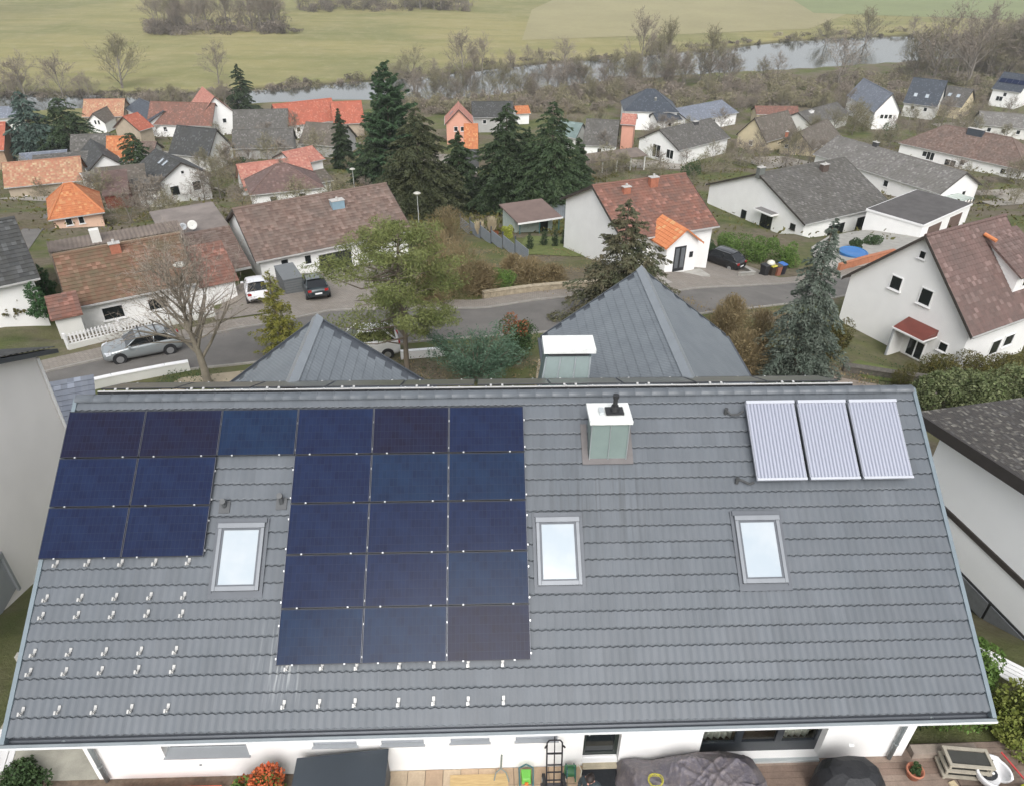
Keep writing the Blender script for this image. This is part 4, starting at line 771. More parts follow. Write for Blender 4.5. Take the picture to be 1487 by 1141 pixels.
# door with stone step
a, c_, d, e = OPS[5]; b = MB(); y = WN + .18
for p, q in (((a, d), (a + .09, e)), ((c_ - .09, d), (c_, e)), ((a + .09, d), (c_ - .09, d + .12)), ((a + .09, e - .1), (c_ - .09, e))): b.box((p[0], y, p[1]), (q[0], y + .06, q[1]))
dr = b.build('door', plain('dark_green_frame', (.012, .02, .016), .35), house)
b = MB(); b.box((a + .09, y + .02, d + .12), (c_ - .09, y + .035, e - .1)); b.build('pane', GLASS, dr)
b = MB(); b.box((a + .13, y - .05, 1.0), (a + .16, y - .01, 1.12)); b.build('handle', ALU, dr)
b = MB(); b.box((a + .02, WN - .12, .02), (c_ - .02, WN + .17, .13)); b.build('door_step', plain('sandstone', (.42, .37, .27), .9, .15, 6), house)
b = MB(); b.box((a + .02, WN + .12, .13), (c_ - .02, WN + .17, .165)); b.build('door_threshold', WFRAME, house)
# terrace door: three dark framed leaves with pale curtains
a, c_, d, e = OPS[6]
for k in range(3):
    p, q = a + (c_ - a) * k / 3, a + (c_ - a) * (k + 1) / 3; b = MB()
    for (x0, z0, x1, z1) in ((p, d, p + .08, e), (q - .08, d, q, e), (p + .08, d, q - .08, d + .38), (p + .08, e - .08, q - .08, e)): b.box((x0, y, z0), (x1, y + .07, z1))
    lf = b.build('terrace_door', plain('anthracite_frame', (.022, .027, .033), .35), house)
    b = MB(); b.box((p + .08, y + .03, d + .38), (q - .08, y + .04, e - .08)); t_ = NT('clear_glass'); t_.base((1, 1, 1)); t_.rough(.02); t_.b.inputs['Transmission Weight'].default_value = 1.0; t_.b.inputs['IOR'].default_value = 1.15
    if 'clear_glass' not in MATS: MATS['clear_glass'] = t_.m
    b.build('pane', MATS['clear_glass'], lf)
    if k != 1:
        b = MB(); b.grid([[(x, y + .3 + .035 * math.sin(x * 42), z) for x in np.linspace(p + .05, q - .05, 40)] for z in (.2, 2.0)]); b.build('curtain', plain('curtain_cloth', (.40, .42, .36), .9), lf)
b = MB(); b.box((a - .03, WN - .09, .05), (c_ + .03, WN + .17, .115)); b.build('terrace_threshold', LZINC, house)
# downpipes on white corner strips
for x, dx in ((1.17, 0), (19.13, 0)):
    b = MB(); b.tube((x, WN - .09, 2.2), (x, WN - .09, .12), .05, n=10); b.tube((x, .03, 2.43), (x, WN - .09, 2.2), .05, n=10)
    dp = b.build('downpipe', plain('aged_zinc', (.22, .25, .26), .5, .2, 4, metal=.3), house, smooth=True)
    b = MB()
    for z in (.7, 1.7): b.tube((x, WN - .09, z), (x, WN - .09, z + .03), .06, n=10)
    b.build('pipe_clip', ZINC, dp)
b = MB(); b.tube((3.3, WN - .01, .5), (3.3, WN + .01, .5), .035, n=8); b.build('wall_outlet', ZINC, house)
# ---- skylights
SKYL = [(3.80, 2.96, 4.85, 4.55), (10.885, 2.95, 11.90, 4.57), (15.43, 2.99, 16.485, 4.615)]
BL = NT('skylight_pane'); P = BL.objc(); BL.base(BL.mix(BL.noise(P, 1.2, 3), (.36, .415, .46), (.42, .46, .49))); BL.rough(.05); BL = BL.m
FR = plain('skylight_cover', (0.20, 0.215, 0.235), .4, .06, 4, metal=.3); FRD = plain('skylight_flashing', (0.095, 0.105, 0.12), .45, .08, 4, metal=.3)
def rbox(b, u0, u1, v0, v1, h0, h1): b.hexa([RP(u0, v1, h0), RP(u1, v1, h0), RP(u1, v0, h0), RP(u0, v0, h0), RP(u0, v1, h1), RP(u1, v1, h1), RP(u1, v0, h1), RP(u0, v0, h1)])
for (u0, v0, u1, v1) in SKYL:
    b = MB(); f = .095
    rbox(b, u0 + .02, u0 + f, v0 + .2, v1 - .03, .05, .135); rbox(b, u1 - f, u1 - .02, v0 + .2, v1 - .03, .05, .135)
    rbox(b, u0 + f, u1 - f, v1 - .13, v1 - .03, .05, .13); rbox(b, u0 + .01, u1 - .01, v0 + .09, v0 + .2, .05, .16)
    s_ = b.build('skylight', FR, house); bevel(s_, .006)
    b = MB(); rbox(b, u0 + f + .045, u1 - f - .045, v0 + .245, v1 - .16, .085, .10); b.build('pane', BL, s_)
    b = MB(); e_ = .045
    rbox(b, u0 + f, u0 + f + e_, v0 + .2, v1 - .13, .06, .112); rbox(b, u1 - f - e_, u1 - f, v0 + .2, v1 - .13, .06, .112); rbox(b, u0 + f + e_, u1 - f - e_, v0 + .2, v0 + .245, .06, .112); rbox(b, u0 + f + e_, u1 - f - e_, v1 - .16, v1 - .13, .06, .112)
    b.build('sash', FRD, s_)
    b = MB(); rbox(b, u0 - .06, u0 + .015, v0 - .02, v1 + .02, .04, .075); rbox(b, u1 - .015, u1 + .06, v0 - .02, v1 + .02, .04, .075); rbox(b, u0 - .06, u1 + .06, v1 - .025, v1 + .13, .035, .062); rbox(b, u0 - .02, u1 + .02, v0 - .02, v0 + .085, .05, .12)
    b.build('flashing', FRD, s_)
# ---- chimney clad in zinc with white cap and flue
b = MB()
P0 = [(12.20, 4.66, 5.72), (13.10, 4.66, 5.72), (13.08, 5.36, 6.0), (12.22, 5.36, 6.0)]; P1 = [(12.24, 4.66, 6.86), (13.06, 4.66, 6.86), (13.06, 5.36, 6.86), (12.24, 5.36, 6.86)]
b.hexa(P0 + P1)
ch = b.build('chimney', plain('chimney_sheet', (.22, .28, .27), .4, .08, 2.5, metal=.15), house)
b = MB()
for x in (12.215, 12.65, 13.075): b.box((x - .012, 4.635, 5.75), (x + .012, 4.66, 6.84))
b.build('standing_seam', ZINC, ch)
b = MB(); b.box((12.15, 4.58, 6.88), (13.14, 5.36, 6.97)); o = b.build('cap', plain('white_cap', (.70, .72, .70), .5, .14, 5), ch); bevel(o, .015)
b = MB(); b.box((12.55, 4.82, 6.985), (12.96, 5.10, 7.03)); b.tube((12.76, 4.97, 7.03), (12.76, 4.97, 7.16), .11, .08, 12); b.tube((12.76, 4.97, 7.16), (12.76, 4.97, 7.42), .055, n=10); b.tube((12.76, 4.97, 7.36), (12.76, 4.97, 7.44), .075, n=10); b.build('flue', BLACK, ch)
b = MB(); b.box((12.40, 4.84, 6.985), (12.50, 5.05, 7.06)); b.build('cap_hatch', LZINC, ch)
b = MB(); rbox(b, 12.05, 13.25, 1.62, 1.80, .03, .075); rbox(b, 12.05, 12.19, .8, 1.62, .03, .08); rbox(b, 13.11, 13.25, .8, 1.62, .03, .08); b.build('flashing', plain('lead_flashing', (.13, .12, .12), .6, .15, 4), ch)
# ---- small roof vents and collector pipes
for (u, v, hh) in ((5.14, 2.60, .22), (3.87, 2.66, .16)):
    b = MB(); rbox(b, u - .12, u + .12, v - .13, v + .15, .045, .07)
    p = RP(u, v, .05); b.tube(p, p + Vector((0, 0, hh)), .05, n=10); b.tube(p + Vector((0, 0, hh)), p + Vector((0, -.05, hh + .05)), .065, n=10)
    b.build('roof_vent', plain('vent_grey', (.07, .075, .08), .5), house)
# ---- back wings with slate roofs
t = NT('slate_hatch'); P = t.pos(); wv_ = t.n('ShaderNodeTexWave', Scale=4.2, Distortion=.6); wv_.bands_direction = 'DIAGONAL'; t.l(P, wv_.inputs['Vector'])
t.base(t.mix(t.math('MULTIPLY', wv_.outputs['Fac'], .5), t.mix(t.noise(P, 1.5, 5), (.145, .165, .184), (.180, .203, .222)), (.118, .136, .155))); t.rough(.5); t.bump(wv_.outputs['Fac'], .35, .01); SLATE = t.m
def slate_mesh(L, Wd):
    b = MB(); b.hexa([(0, 0, .0), (L - .01, 0, .0), (L - .01, Wd + .03, -.006), (0, Wd + .03, -.006), (0, .0, .030), (L - .004, .0, .030), (L - .004, Wd + .03, .004), (0, Wd + .03, .004)]); return b
for wi, (ur, n1, half, pz) in enumerate(((4.80, 4.75, 3.55, 37), (15.15, 8.15, 3.35, 38))):
    rz = 6.42; tz = math.tan(R(pz)); n0, nn = RY + .05, RY + n1; ez = rz - half * tz
    b = MB(); P = []
    pr = [(-half, ez), (0, rz), (half, ez), (half, ez - .14), (0, rz - .16), (-half, ez - .14)]
    for i in range(6):
        (a, za), (c_, zc) = pr[i], pr[(i + 1) % 6]; b.poly([(ur + a, n0, za), (ur + c_, n0, zc), (ur + c_, nn, zc), (ur + a, nn, za)])
    b.poly([(ur + a, nn, z) for a, z in (pr[0], pr[1], pr[4], pr[5])]); b.poly([(ur + a, nn, z) for a, z in (pr[1], pr[2], pr[3], pr[4])])
    wr = b.build('wing_roof', DARKZ, house)
    hyp = half / math.cos(R(pz)); nco = int(round(hyp / .30)); cw = hyp / nco; SLn = .6
    sm = slate_mesh(SLn, cw).mesh('slate', SLATE)
    for side in (-1, 1):
        st = MB(); vis = (wi == 0 and side == 1) or (wi == 1 and side == -1)
        for r in range(nco):
            y0 = RY + .08 + (.25 if r % 2 else 0)
            k = 0
            while y0 + SLn < nn + .02:
                # local slate frame: x along the ridge (house n), y up slope
                s0 = hyp - r * cw - (0.0)
                X = Vector((0, 1, 0)) * (1 if side > 0 else -1); Yv = Vector((-side * math.cos(R(pz)), 0, math.sin(R(pz)))); Zv = X.cross(Yv)
                org = Vector((ur + side * math.cos(R(pz)) * s0, y0 if side > 0 else y0 + SLn, rz - math.sin(R(pz)) * s0)) + Zv * .012
                M = Matrix((X, Yv, Zv)).transposed().to_4x4(); M.translation = org
                if vis and True:
                    o = link('slate', sm, wr); o.matrix_local = M @ Matrix.Rotation(rng.uniform(-.002, .002), 4, 'X')
                else:
                    m_ = slate_mesh(SLn, cw); st.hexa([M @ Vector(p) for p in m_.v])
                y0 += SLn
        o = st.build('slate', SLATE, wr); tag(o, kind='stuff')
    b = MB()
    for s_ in (-1, 1): b.hexa([(ur, n0, rz + .03), (ur + s_ * .16, n0, rz - .16 * tz + .03), (ur + s_ * .16, nn + .02, rz - .16 * tz + .03), (ur, nn + .02, rz + .03), (ur, n0, rz + .14), (ur + s_ * .17, n0, rz - .17 * tz + .11), (ur + s_ * .17, nn + .02, rz - .17 * tz + .11), (ur, nn + .02, rz + .14)])
    b.build('ridge_cap', plain('ridge_metal', (.25, .275, .30), .4, .08, 2, metal=.2), wr)
    for s_ in (-1, 1):
        b = MB(); b.hexa([(ur, nn, rz - .2), (ur + s_ * (half + .03), nn, ez - .2), (ur + s_ * (half + .03), nn + .05, ez - .2), (ur, nn + .05, rz - .2), (ur, nn, rz + .06), (ur + s_ * (half + .03), nn, ez + .05), (ur + s_ * (half + .03), nn + .05, ez + .05), (ur, nn + .05, rz + .06)])
        b.build('verge_board', DARKZ, wr)
    for s_ in (-1, 1):
        b = MB(); b.box((min(ur + s_ * half, ur + s_ * (half + .13)), RY + 2, ez - .12), (max(ur + s_ * half, ur + s_ * (half + .13)), nn, ez - .02))
        b.build('gutter', DARKZ, wr)
    b = MB(); hw = half - .4; zz = rz - hw * tz - .1
    b.poly([(ur - hw, nn - .4, -7), (ur - hw, nn - .4, zz), (ur, nn - .4, rz - .15), (ur + hw, nn - .4, zz), (ur + hw, nn - .4, -7)])
    for s_ in (-1, 1): b.poly([(ur + s_ * hw, RY + 2, -7), (ur + s_ * hw, RY + 2, zz), (ur + s_ * hw, nn - .4, zz), (ur + s_ * hw, nn - .4, -7)])
    b.build('wing_wall', WHITE, house)
# rear chimney: zinc-clad with a white cap slab
b = MB(); n_ = RY
b.hexa([(11.10, n_ + 1.30, 5.2), (12.50, n_ + 1.30, 5.2), (12.72, n_ + 2.9, 4.6), (11.2, n_ + 2.9, 4.6), (11.42, n_ + 2.12, 6.55), (12.66, n_ + 2.12, 6.55), (12.68, n_ + 2.75, 6.55), (11.42, n_ + 2.75, 6.55)])
c2 = b.build('chimney', plain('patina_sheet', (.12, .17, .168), .45, .14, 1.6), house)
b = MB()
for f in (0.02, .33, .66, .98):
    p, q = Vector((11.10 + 1.4 * f, n_ + 1.28, 5.2)), Vector((11.42 + 1.24 * f, n_ + 2.10, 6.55)); b.tube(p, q, .022, n=5)
b.build('standing_seam', ZINC, c2)
b = MB(); b.box((11.36, n_ + 1.98, 6.72), (12.76, n_ + 2.78, 6.84)); b.build('cap', MATS['white_cap'], c2)
b = MB(); b.box((11.5, n_ + 2.15, 6.55), (12.6, n_ + 2.7, 6.72)); b.build('chimney_head', plain('dark_render', (.06, .06, .065), .8), c2)
# ================================================================ SOLAR
def panel_mat(name, a, c_):
    t = NT(name); v = t.objc(); sx = t.n('ShaderNodeSeparateXYZ'); t.l(v, sx.inputs[0])
    col = t.mix(t.noise(v, 1.4, 3, .6), a, c_)
    gx = t.math('ABSOLUTE', t.math('SUBTRACT', t.math('FRACT', t.math('MULTIPLY', sx.outputs[0], 1 / .0862)), .5))
    gy = t.math('ABSOLUTE', t.math('SUBTRACT', t.math('FRACT', t.math('MULTIPLY', sx.outputs[1], 1 / .182)), .5))
    ln = t.math('MAXIMUM', t.math('MULTIPLY', t.math('GREATER_THAN', gx, .465), .8), t.math('GREATER_THAN', gy, .484))
    col = t.mix(t.math('MULTIPLY', ln, .75), col, (.030, .038, .058))
    cellx = t.math('FLOOR', t.math('MULTIPLY', sx.outputs[0], 1 / .0862)); celly = t.math('FLOOR', t.math('MULTIPLY', sx.outputs[1], 1 / .182))
    cb = t.n('ShaderNodeCombineXYZ'); t.l(cellx, cb.inputs[0]); t.l(celly, cb.inputs[1]); wn = t.n('ShaderNodeTexWhiteNoise'); t.l(cb.outputs[0], wn.inputs['Vector'])
    col = t.mix(t.math('MULTIPLY', wn.outputs['Value'], .28), col, tuple(x * 1.6 for x in c_))
    t.base(col); t.rough(.16); t.b.inputs['IOR'].default_value = 1.45; t.b.inputs['Specular IOR Level'].default_value = .16; return t.m
PVB = panel_mat('solar_cells_blue', (.008, .015, .040), (.010, .023, .055))
PVN = panel_mat('solar_cells_navy', (.008, .012, .036), (.010, .018, .050))
PVR = panel_mat('solar_cells_brownish', (.010, .009, .022), (.010, .013, .034))
PVF = plain('black_anodised', (.022, .024, .030), .4, .1, 6, metal=.4)
PVE = plain('panel_edge', (.13, .14, .17), .35, .1, 6, metal=.5)
PW, PH = 1.762, 1.124
def make_panel(mt, label, group):
    t0 = thing('solar_panel', label, 'solar panel', group=group)
    b = MB(); b.box((0, 0, 0), (PW, PH, .012)); b.box((0, 0, 0), (PW, .014, .035)); b.box((0, PH - .014, 0), (PW, PH, .035))
    b.build('frame', PVF, t0)
    for x in (0, PW - .007):
        b = MB(); b.box((x, .014, 0), (x + .007, PH - .014, .036)); b.build('side_frame', PVE, t0)
    b = MB(); b.box((.014, .014, .020), (PW - .014, PH - .014, .031)); b.build('cells', mt, t0)
    for x in (.32, PW - .36):
        b = MB(); b.box((x, -.016, .0), (x + .036, .016, .041)); b.build('clamp', plain('clamp_metal', (.42, .43, .44), .4, .1, 8, metal=.4), t0)
    return t0
protos = {}
rows_txt = ['top', 'second', 'third', 'fourth', 'bottom']
layout = {0: [0, 1, 2, 3, 4, 5], 1: [0, 1, 3, 4, 5], 2: [0, 1, 3, 4, 5], 3: [3, 4, 5], 4: [3, 4, 5]}
tint = {(0, 0): 'R', (0, 1): 'R', (0, 2): 'B', (0, 3): 'N', (0, 4): 'R', (0, 5): 'N', (1, 0): 'N', (1, 1): 'N', (1, 3): 'N', (1, 4): 'B', (1, 5): 'B', (2, 0): 'N', (2, 1): 'N', (2, 3): 'N', (2, 4): 'N', (2, 5): 'N', (3, 3): 'N', (3, 4): 'N', (3, 5): 'B', (4, 3): 'B', (4, 4): 'B', (4, 5): 'R'}
ordn = ['first', 'second', 'third', 'fourth', 'fifth', 'sixth', 'seventh', 'eighth', 'ninth', 'tenth', 'eleventh', 'twelfth']
HM = Matrix.Translation(HOUSE_LOC) @ Matrix.Rotation(YAW, 4, 'Z')
def on_roof(o, u, v, h=0):
    o.matrix_world = HM @ Matrix.Translation(RP(u, v, h)) @ Matrix.Rotation(AL, 4, 'X')
for r, cs in layout.items():
    for c_ in cs:
        tn = tint[(r, c_)]; word = {'R': 'brownish black', 'B': 'brighter blue', 'N': 'dark navy'}[tn]
        if r == 0: lb = f'{word} solar panel, {ordn[c_]} from the left in the long top row under the ridge'
        elif c_ < 2: lb = f'{word} solar panel, {"left" if c_ == 0 else "right"} one in the {rows_txt[r] if r == 1 else "lowest"} row of the small left block'
        else: lb = f'{word} solar panel, {["left", "middle", "right"][c_ - 3]} of the three in the {rows_txt[r]} row of the tall block'
        if tn not in protos: o = make_panel({'R': PVR, 'B': PVB, 'N': PVN}[tn], lb, 'solar panels on the near roof slope'); protos[tn] = o
        else: o = copy_tree(protos[tn]); o['label'] = lb
        on_roof(o, .02 + c_ * 1.782, .3475 + (r + 1) * 1.144 - .01, .115 + rng.uniform(-.003, .003))
# rails under the panels: two per row, ends showing
def rails(u0, u1, vs, label):
    t0 = thing('mounting_rail', label, 'rail', group='aluminium rails under the solar panels')
    b = MB()
    for v in vs: rbox(b, u0, u1, v, v + .04, .07, .108)
    o = b.build('rail_bars', ALU, t0); t0.matrix_world = HM
b = MB()
for r, (u0, u1) in {0: (.0, 10.72), 1: (.0, 3.58), 2: (.0, 3.58)}.items():
    for f in (.28, .86): rbox(b, u0, u1, .3475 + (r + f) * 1.144, .3475 + (r + f) * 1.144 + .04, .07, .108)
for r in (1, 2, 3, 4):
    for f in (.28, .86): rbox(b, 5.33, 10.72, .3475 + (r + f) * 1.144, .3475 + (r + f) * 1.144 + .04, .07, .108)
o = b.build('mounting_rails', ALU); o.matrix_world = HM; tag(o, 'aluminium rail grid bolted under the dark solar panels', 'rails')
# stainless roof hooks
b = MB()
b.box((-.035, -.02, .03), (.035, .10, .042)); b.box((-.022, -.13, .040), (.022, .03, .052)); b.box((-.022, -.13, .052), (.022, -.118, .105)); b.box((-.03, -.15, .10), (.03, -.06, .112)); b.box((-.045, -.16, .112), (.0, -.05, .155)); b.tube((.018, -.105, .10), (.018, -.105, .15), .014, n=6)
hook_me = b.mesh('roof_hook', plain('stainless', (.40, .40, .39), .4, .2, 30, metal=.3))
HK = [(0.336, 4.616), (1.07, 4.617), (1.802, 4.612), (2.533, 4.614), (3.251, 4.618), (0.326, 4.977), (1.065, 4.972), (1.796, 4.987), (2.532, 4.974), (3.26, 4.989), (0.315, 5.722), (1.048, 5.718), (1.785, 5.721), (2.51, 5.723), (3.237, 5.726), (0.311, 6.092), (1.039, 6.095), (1.768, 6.093), (2.514, 6.088), (3.236, 6.099), (0.323, 6.837), (1.043, 6.828), (1.768, 6.842), (2.499, 6.837), (3.234, 6.842), (0.40, 3.889), (1.074, 3.881), (1.795, 3.895), (2.522, 3.895), (3.246, 3.893), (5.585, 6.833), (6.309, 6.832), (7.037, 6.835), (7.934, 6.846), (8.654, 6.837), (9.371, 6.854), (10.105, 6.857), (5.581, 6.107), (6.312, 6.107), (7.031, 6.123), (7.932, 6.117), (8.661, 6.119), (9.371, 6.122), (10.098, 6.124)]
rowname = ['topmost bare', 'second bare', 'third bare', 'fourth bare', 'lowest bare']
for i, (u, v) in enumerate(HK):
    if i < 25: lb = f'silver roof hook, {ordn[i % 5]} from left in the {rowname[i // 5]} row'
    elif i < 30: lb = f'silver roof hook, {ordn[i - 25]} from left right under the small left panel block'
    elif i < 37: lb = f'silver roof hook, {ordn[i - 30]} from left just above gutter below tall panel block'
    else: lb = f'silver roof hook, {ordn[i - 37]} from left peeking out under tall panel block'
    o = link('roof_hook', hook_me); on_roof(o, u, v - .04, .02); o.scale = (.85, .68, 1.0); tag(o, lb, 'roof hook', 'silver roof hooks')
# ---- vacuum tube collectors
TUBE = NT('vacuum_tube'); TUBE.base((.36, .38, .45)); TUBE.rough(.2); TUBE.b.inputs['Metallic'].default_value = .25; TUBE.b.inputs['Coat Weight'].default_value = .6; TUBE = TUBE.m
REFL = plain('collector_reflector', (.34, .36, .44), .3, .06, 3, metal=.3)
LFR = plain('collector_frame', (.44, .46, .51), .4, .05, 3, metal=.2)
def make_collector(label):
    t0 = thing('solar_collector', label, 'solar collector', group='vacuum tube collectors'); w_, h_ = 1.17, 1.955
    b = MB(); b.box((.02, .03, .0), (w_ - .02, h_ - .03, .03)); b.build('reflector', REFL, t0)
    b = MB(); b.box((0, h_ - .075, 0), (w_, h_, .11)); b.build('header', LFR, t0)
    b = MB(); b.box((0, 0, 0), (w_, .055, .085)); b.box((0, .055, 0), (.018, h_ - .075, .06)); b.box((w_ - .018, .055, 0), (w_, h_ - .075, .06)); b.build('frame', LFR, t0)
    b = MB(); b.tube((0, .055, .052), (0, h_ - .075, .052), .0425, n=12, cap=False); tm = b.mesh('tube', TUBE, smooth=True)
    for k in range(14): link('tube', tm, t0, (.05 + k * (w_ - .1) / 13, 0, 0))
    b = MB()
    for x in (.2, w_ - .2):
        for y in (.3, h_ - .35): b.box((x - .02, y - .02, -.17), (x + .02, y + .02, 0))
    b.build('bracket', DARKZ, t0); return t0
cp = make_collector('leftmost pale vacuum tube collector near the right end of the ridge')
on_roof(cp, 16.04, 2.312, .24)
for k, lb in ((1, 'middle pale vacuum tube collector between its two neighbours'), (2, 'rightmost pale vacuum tube collector next to the right verge')):
    o = copy_tree(cp); o['label'] = lb; on_roof(o, 16.04 + k * 1.2505, 2.312, .24)
b = MB()
for (u, v, sg) in ((15.60, .58, 1), (15.63, 2.30, -1)):
    p = RP(u, v, .05); b.tube(p, p + Vector((0, 0, .16)), .045, n=8); q = RP(u + .1, v + .05 * sg, .12); s_ = RP(16.0, v - .02 * sg, .18); b.path([p + Vector((0, 0, .12)), q, RP(u + .28, v + .05, .13), s_], .028, 8)
o = b.build('collector_pipes', plain('pipe_insulation', (.055, .058, .06), .7)); o.matrix_world = HM; tag(o, 'black insulated pipes joining the leftmost pale collector to the roof', 'pipes')
# ---- panels on the hidden slope, seen along their top edge above the ridge
pb = None; us = [.55 + k * 1.80 for k in range(5)] + [9.4 + .2] + [11.4 + k * 1.80 for k in range(4)]
olive = NT('solar_cells_meadow_reflection'); olive.base((.105, .108, .092)); olive.rough(.32); olive.b.inputs['IOR'].default_value = 1.6; olive.b.inputs['Specular IOR Level'].default_value = .8; olive = olive.m  # olive base colour paints in the meadow reflected at the grazing view
for i, u in enumerate(us):
    lb = f'black solar panel on the far slope, {ordn[i]} from the left just behind the ridge'
    if pb is None: pb = make_panel(olive, lb, 'solar panels behind the ridge'); o = pb
    else: o = copy_tree(pb); o['label'] = lb
    X = Vector((-1, 0, 0)); tl = R(26); Yv = Vector((0, -math.cos(tl), math.sin(tl))); M = Matrix((X, Yv, X.cross(Yv))).transposed().to_4x4()
    M.translation = Vector((u + PW, RY + .22 + PH * math.cos(tl), RZ + .135 - PH * math.sin(tl))); o.matrix_world = HM @ M
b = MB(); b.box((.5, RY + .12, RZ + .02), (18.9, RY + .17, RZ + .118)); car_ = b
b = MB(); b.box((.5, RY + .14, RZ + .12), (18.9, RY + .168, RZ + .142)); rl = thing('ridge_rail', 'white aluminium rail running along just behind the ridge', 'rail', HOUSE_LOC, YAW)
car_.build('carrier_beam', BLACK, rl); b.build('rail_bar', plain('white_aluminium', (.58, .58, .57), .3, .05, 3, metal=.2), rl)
b = MB(); u = .62
while u < 18.8: b.box((u, RY + .14, RZ + .10), (u + .035, RY + .20, RZ + .14)); u += .655
tag(b.build('rail_post', ALU, rl), kind='stuff')
b = MB(); u = .9
while u < 18.6:
    for q in (0, .28): b.box((u + q, RY + .14, RZ + .165), (u + q + .05, RY + .20, RZ + .19))
    u += 1.80
tag(b.build('rail_clamp', MATS['white_aluminium'], rl), kind='stuff')
# ================================================================ HOUSES OF THE VILLAGE
def L3(*c): return tuple(c)
RM = {
 'brown': tilemat('tiles_brown', [(.125, .082, .066), (.175, .118, .096), (.215, .160, .135)], dirt=(.12, .10, .088), dirtamt=.6),
 'redmoss': tilemat('tiles_red_mossy', [(.15, .078, .050), (.20, .105, .072), (.17, .12, .075)], dirt=(.10, .088, .055), dirtamt=.85),
 'redbrown': tilemat('tiles_red_brown', [(.19, .085, .062), (.24, .115, .085), (.15, .085, .07)], dirt=(.12, .085, .07), dirtamt=.6),
 'purple': tilemat('tiles_purple_brown', [(.125, .082, .072), (.170, .112, .10), (.15, .095, .085)], dirt=(.095, .075, .068), dirtamt=.55),
 'orange': tilemat('tiles_orange', [(.45, .155, .060), (.52, .20, .085), (.40, .13, .055)], dirt=(.30, .13, .07), dirtamt=.35),
 'neworange': tilemat('tiles_new_orange', [(.56, .20, .085), (.60, .23, .10)], dirt=(.48, .17, .08), dirtamt=.2),
 'red': tilemat('tiles_red', [(.38, .105, .065), (.44, .135, .085), (.34, .10, .07)], dirt=(.22, .09, .06), dirtamt=.4),
 'mottled': tilemat('tiles_mottled', [(.38, .25, .15), (.42, .20, .13), (.30, .17, .11), (.46, .33, .20)], dirt=(.34, .14, .09), dirtamt=.5),
 'pink': tilemat('tiles_pink', [(.40, .16, .12), (.48, .22, .17), (.36, .13, .10)], dirt=(.28, .15, .12), dirtamt=.3),
 'grey': tilemat('tiles_grey', [(.105, .100, .094), (.135, .130, .122), (.085, .082, .078)], dirt=(.075, .072, .06), dirtamt=.6),
 'greylight': tilemat('tiles_light_grey', [(.17, .165, .155), (.21, .20, .19), (.14, .135, .13)], dirt=(.12, .115, .10), dirtamt=.6),
 'dark': tilemat('tiles_dark', [(.052, .055, .058), (.07, .072, .072), (.045, .046, .048)], dirt=(.05, .05, .042), dirtamt=.5),
 'slate': tilemat('tiles_slate_blue', [(.050, .060, .076), (.062, .073, .09)], dirt=(.055, .062, .07), dirtamt=.3, rough=.5),
 'bluegrey': tilemat('tiles_blue_grey', [(.16, .18, .22), (.20, .22, .26)], dirt=(.13, .14, .16), dirtamt=.4, rough=.5),
 'browngrey': tilemat('tiles_brown_grey', [(.12, .105, .09), (.155, .13, .11), (.10, .088, .075)], dirt=(.085, .08, .06), dirtamt=.6),
 'greenmetal': tilemat('sheets_green', [(.18, .24, .23), (.22, .28, .27)], tw=1.0, th=3.0, rough=.5),
}
WM = {'white': WHITE, 'peach': plain('peach_render', (.70, .48, .36), .9, .05, .7), 'cream': plain('cream_render', (.58, .50, .34), .9, .1, .6),
 'brick': plain('tan_brick', (.36, .25, .17), .9, .2, 2.5, fine=20), 'tan': plain('tan_render', (.42, .35, .27), .9, .12, 1), 'salmon': plain('salmon_render', (.62, .32, .24), .9, .06, 1),
 'offwhite': plain('offwhite_render', (.62, .62, .59), .9, .07, .6), 'grey': plain('grey_render', (.36, .36, .35), .9, .1, .8)}
DGLASS = GLASS
def face_strips(b, A, B, C, D, th=.34, lift=.035):
    """roof face as lapped courses; A,B eave left/right, C,D top right/left (seen from outside)"""
    A, B, C, D = map(Vector, (A, B, C, D)); top = (C + D) / 2; bot = (A + B) / 2
    ex = (B - A).normalized(); nrm = ex.cross((top - bot)).normalized()
    perp = nrm.cross(ex); H_ = (D - A).dot(perp); n = max(int(round(H_ / th)), 1)
    o = A
    def uvp(p): return ((p - o).dot(ex) + 50, (p - o).dot(perp) + 50 * th)
    for k in range(n):
        f0, f1 = k / n, min((k + 1.1) / n, 1)
        p0, p1 = A.lerp(D, f0), B.lerp(C, f0); q0, q1 = A.lerp(D, f1), B.lerp(C, f1)
        P0, P1 = p0 + nrm * lift, p1 + nrm * lift; uv = [uvp(p0), uvp(p1), uvp(q1 - perp * .02), uvp(q0 - perp * .02)]
        if (q1 - q0).length < 1e-4: b.poly([P0, P1, q0], uv[:3])
        else: b.poly([P0, P1, q1, q0], uv)
        b.poly([p0, p1, P1, P0], [uvp(p0), uvp(p1), uvp(p1), uvp(p0)])
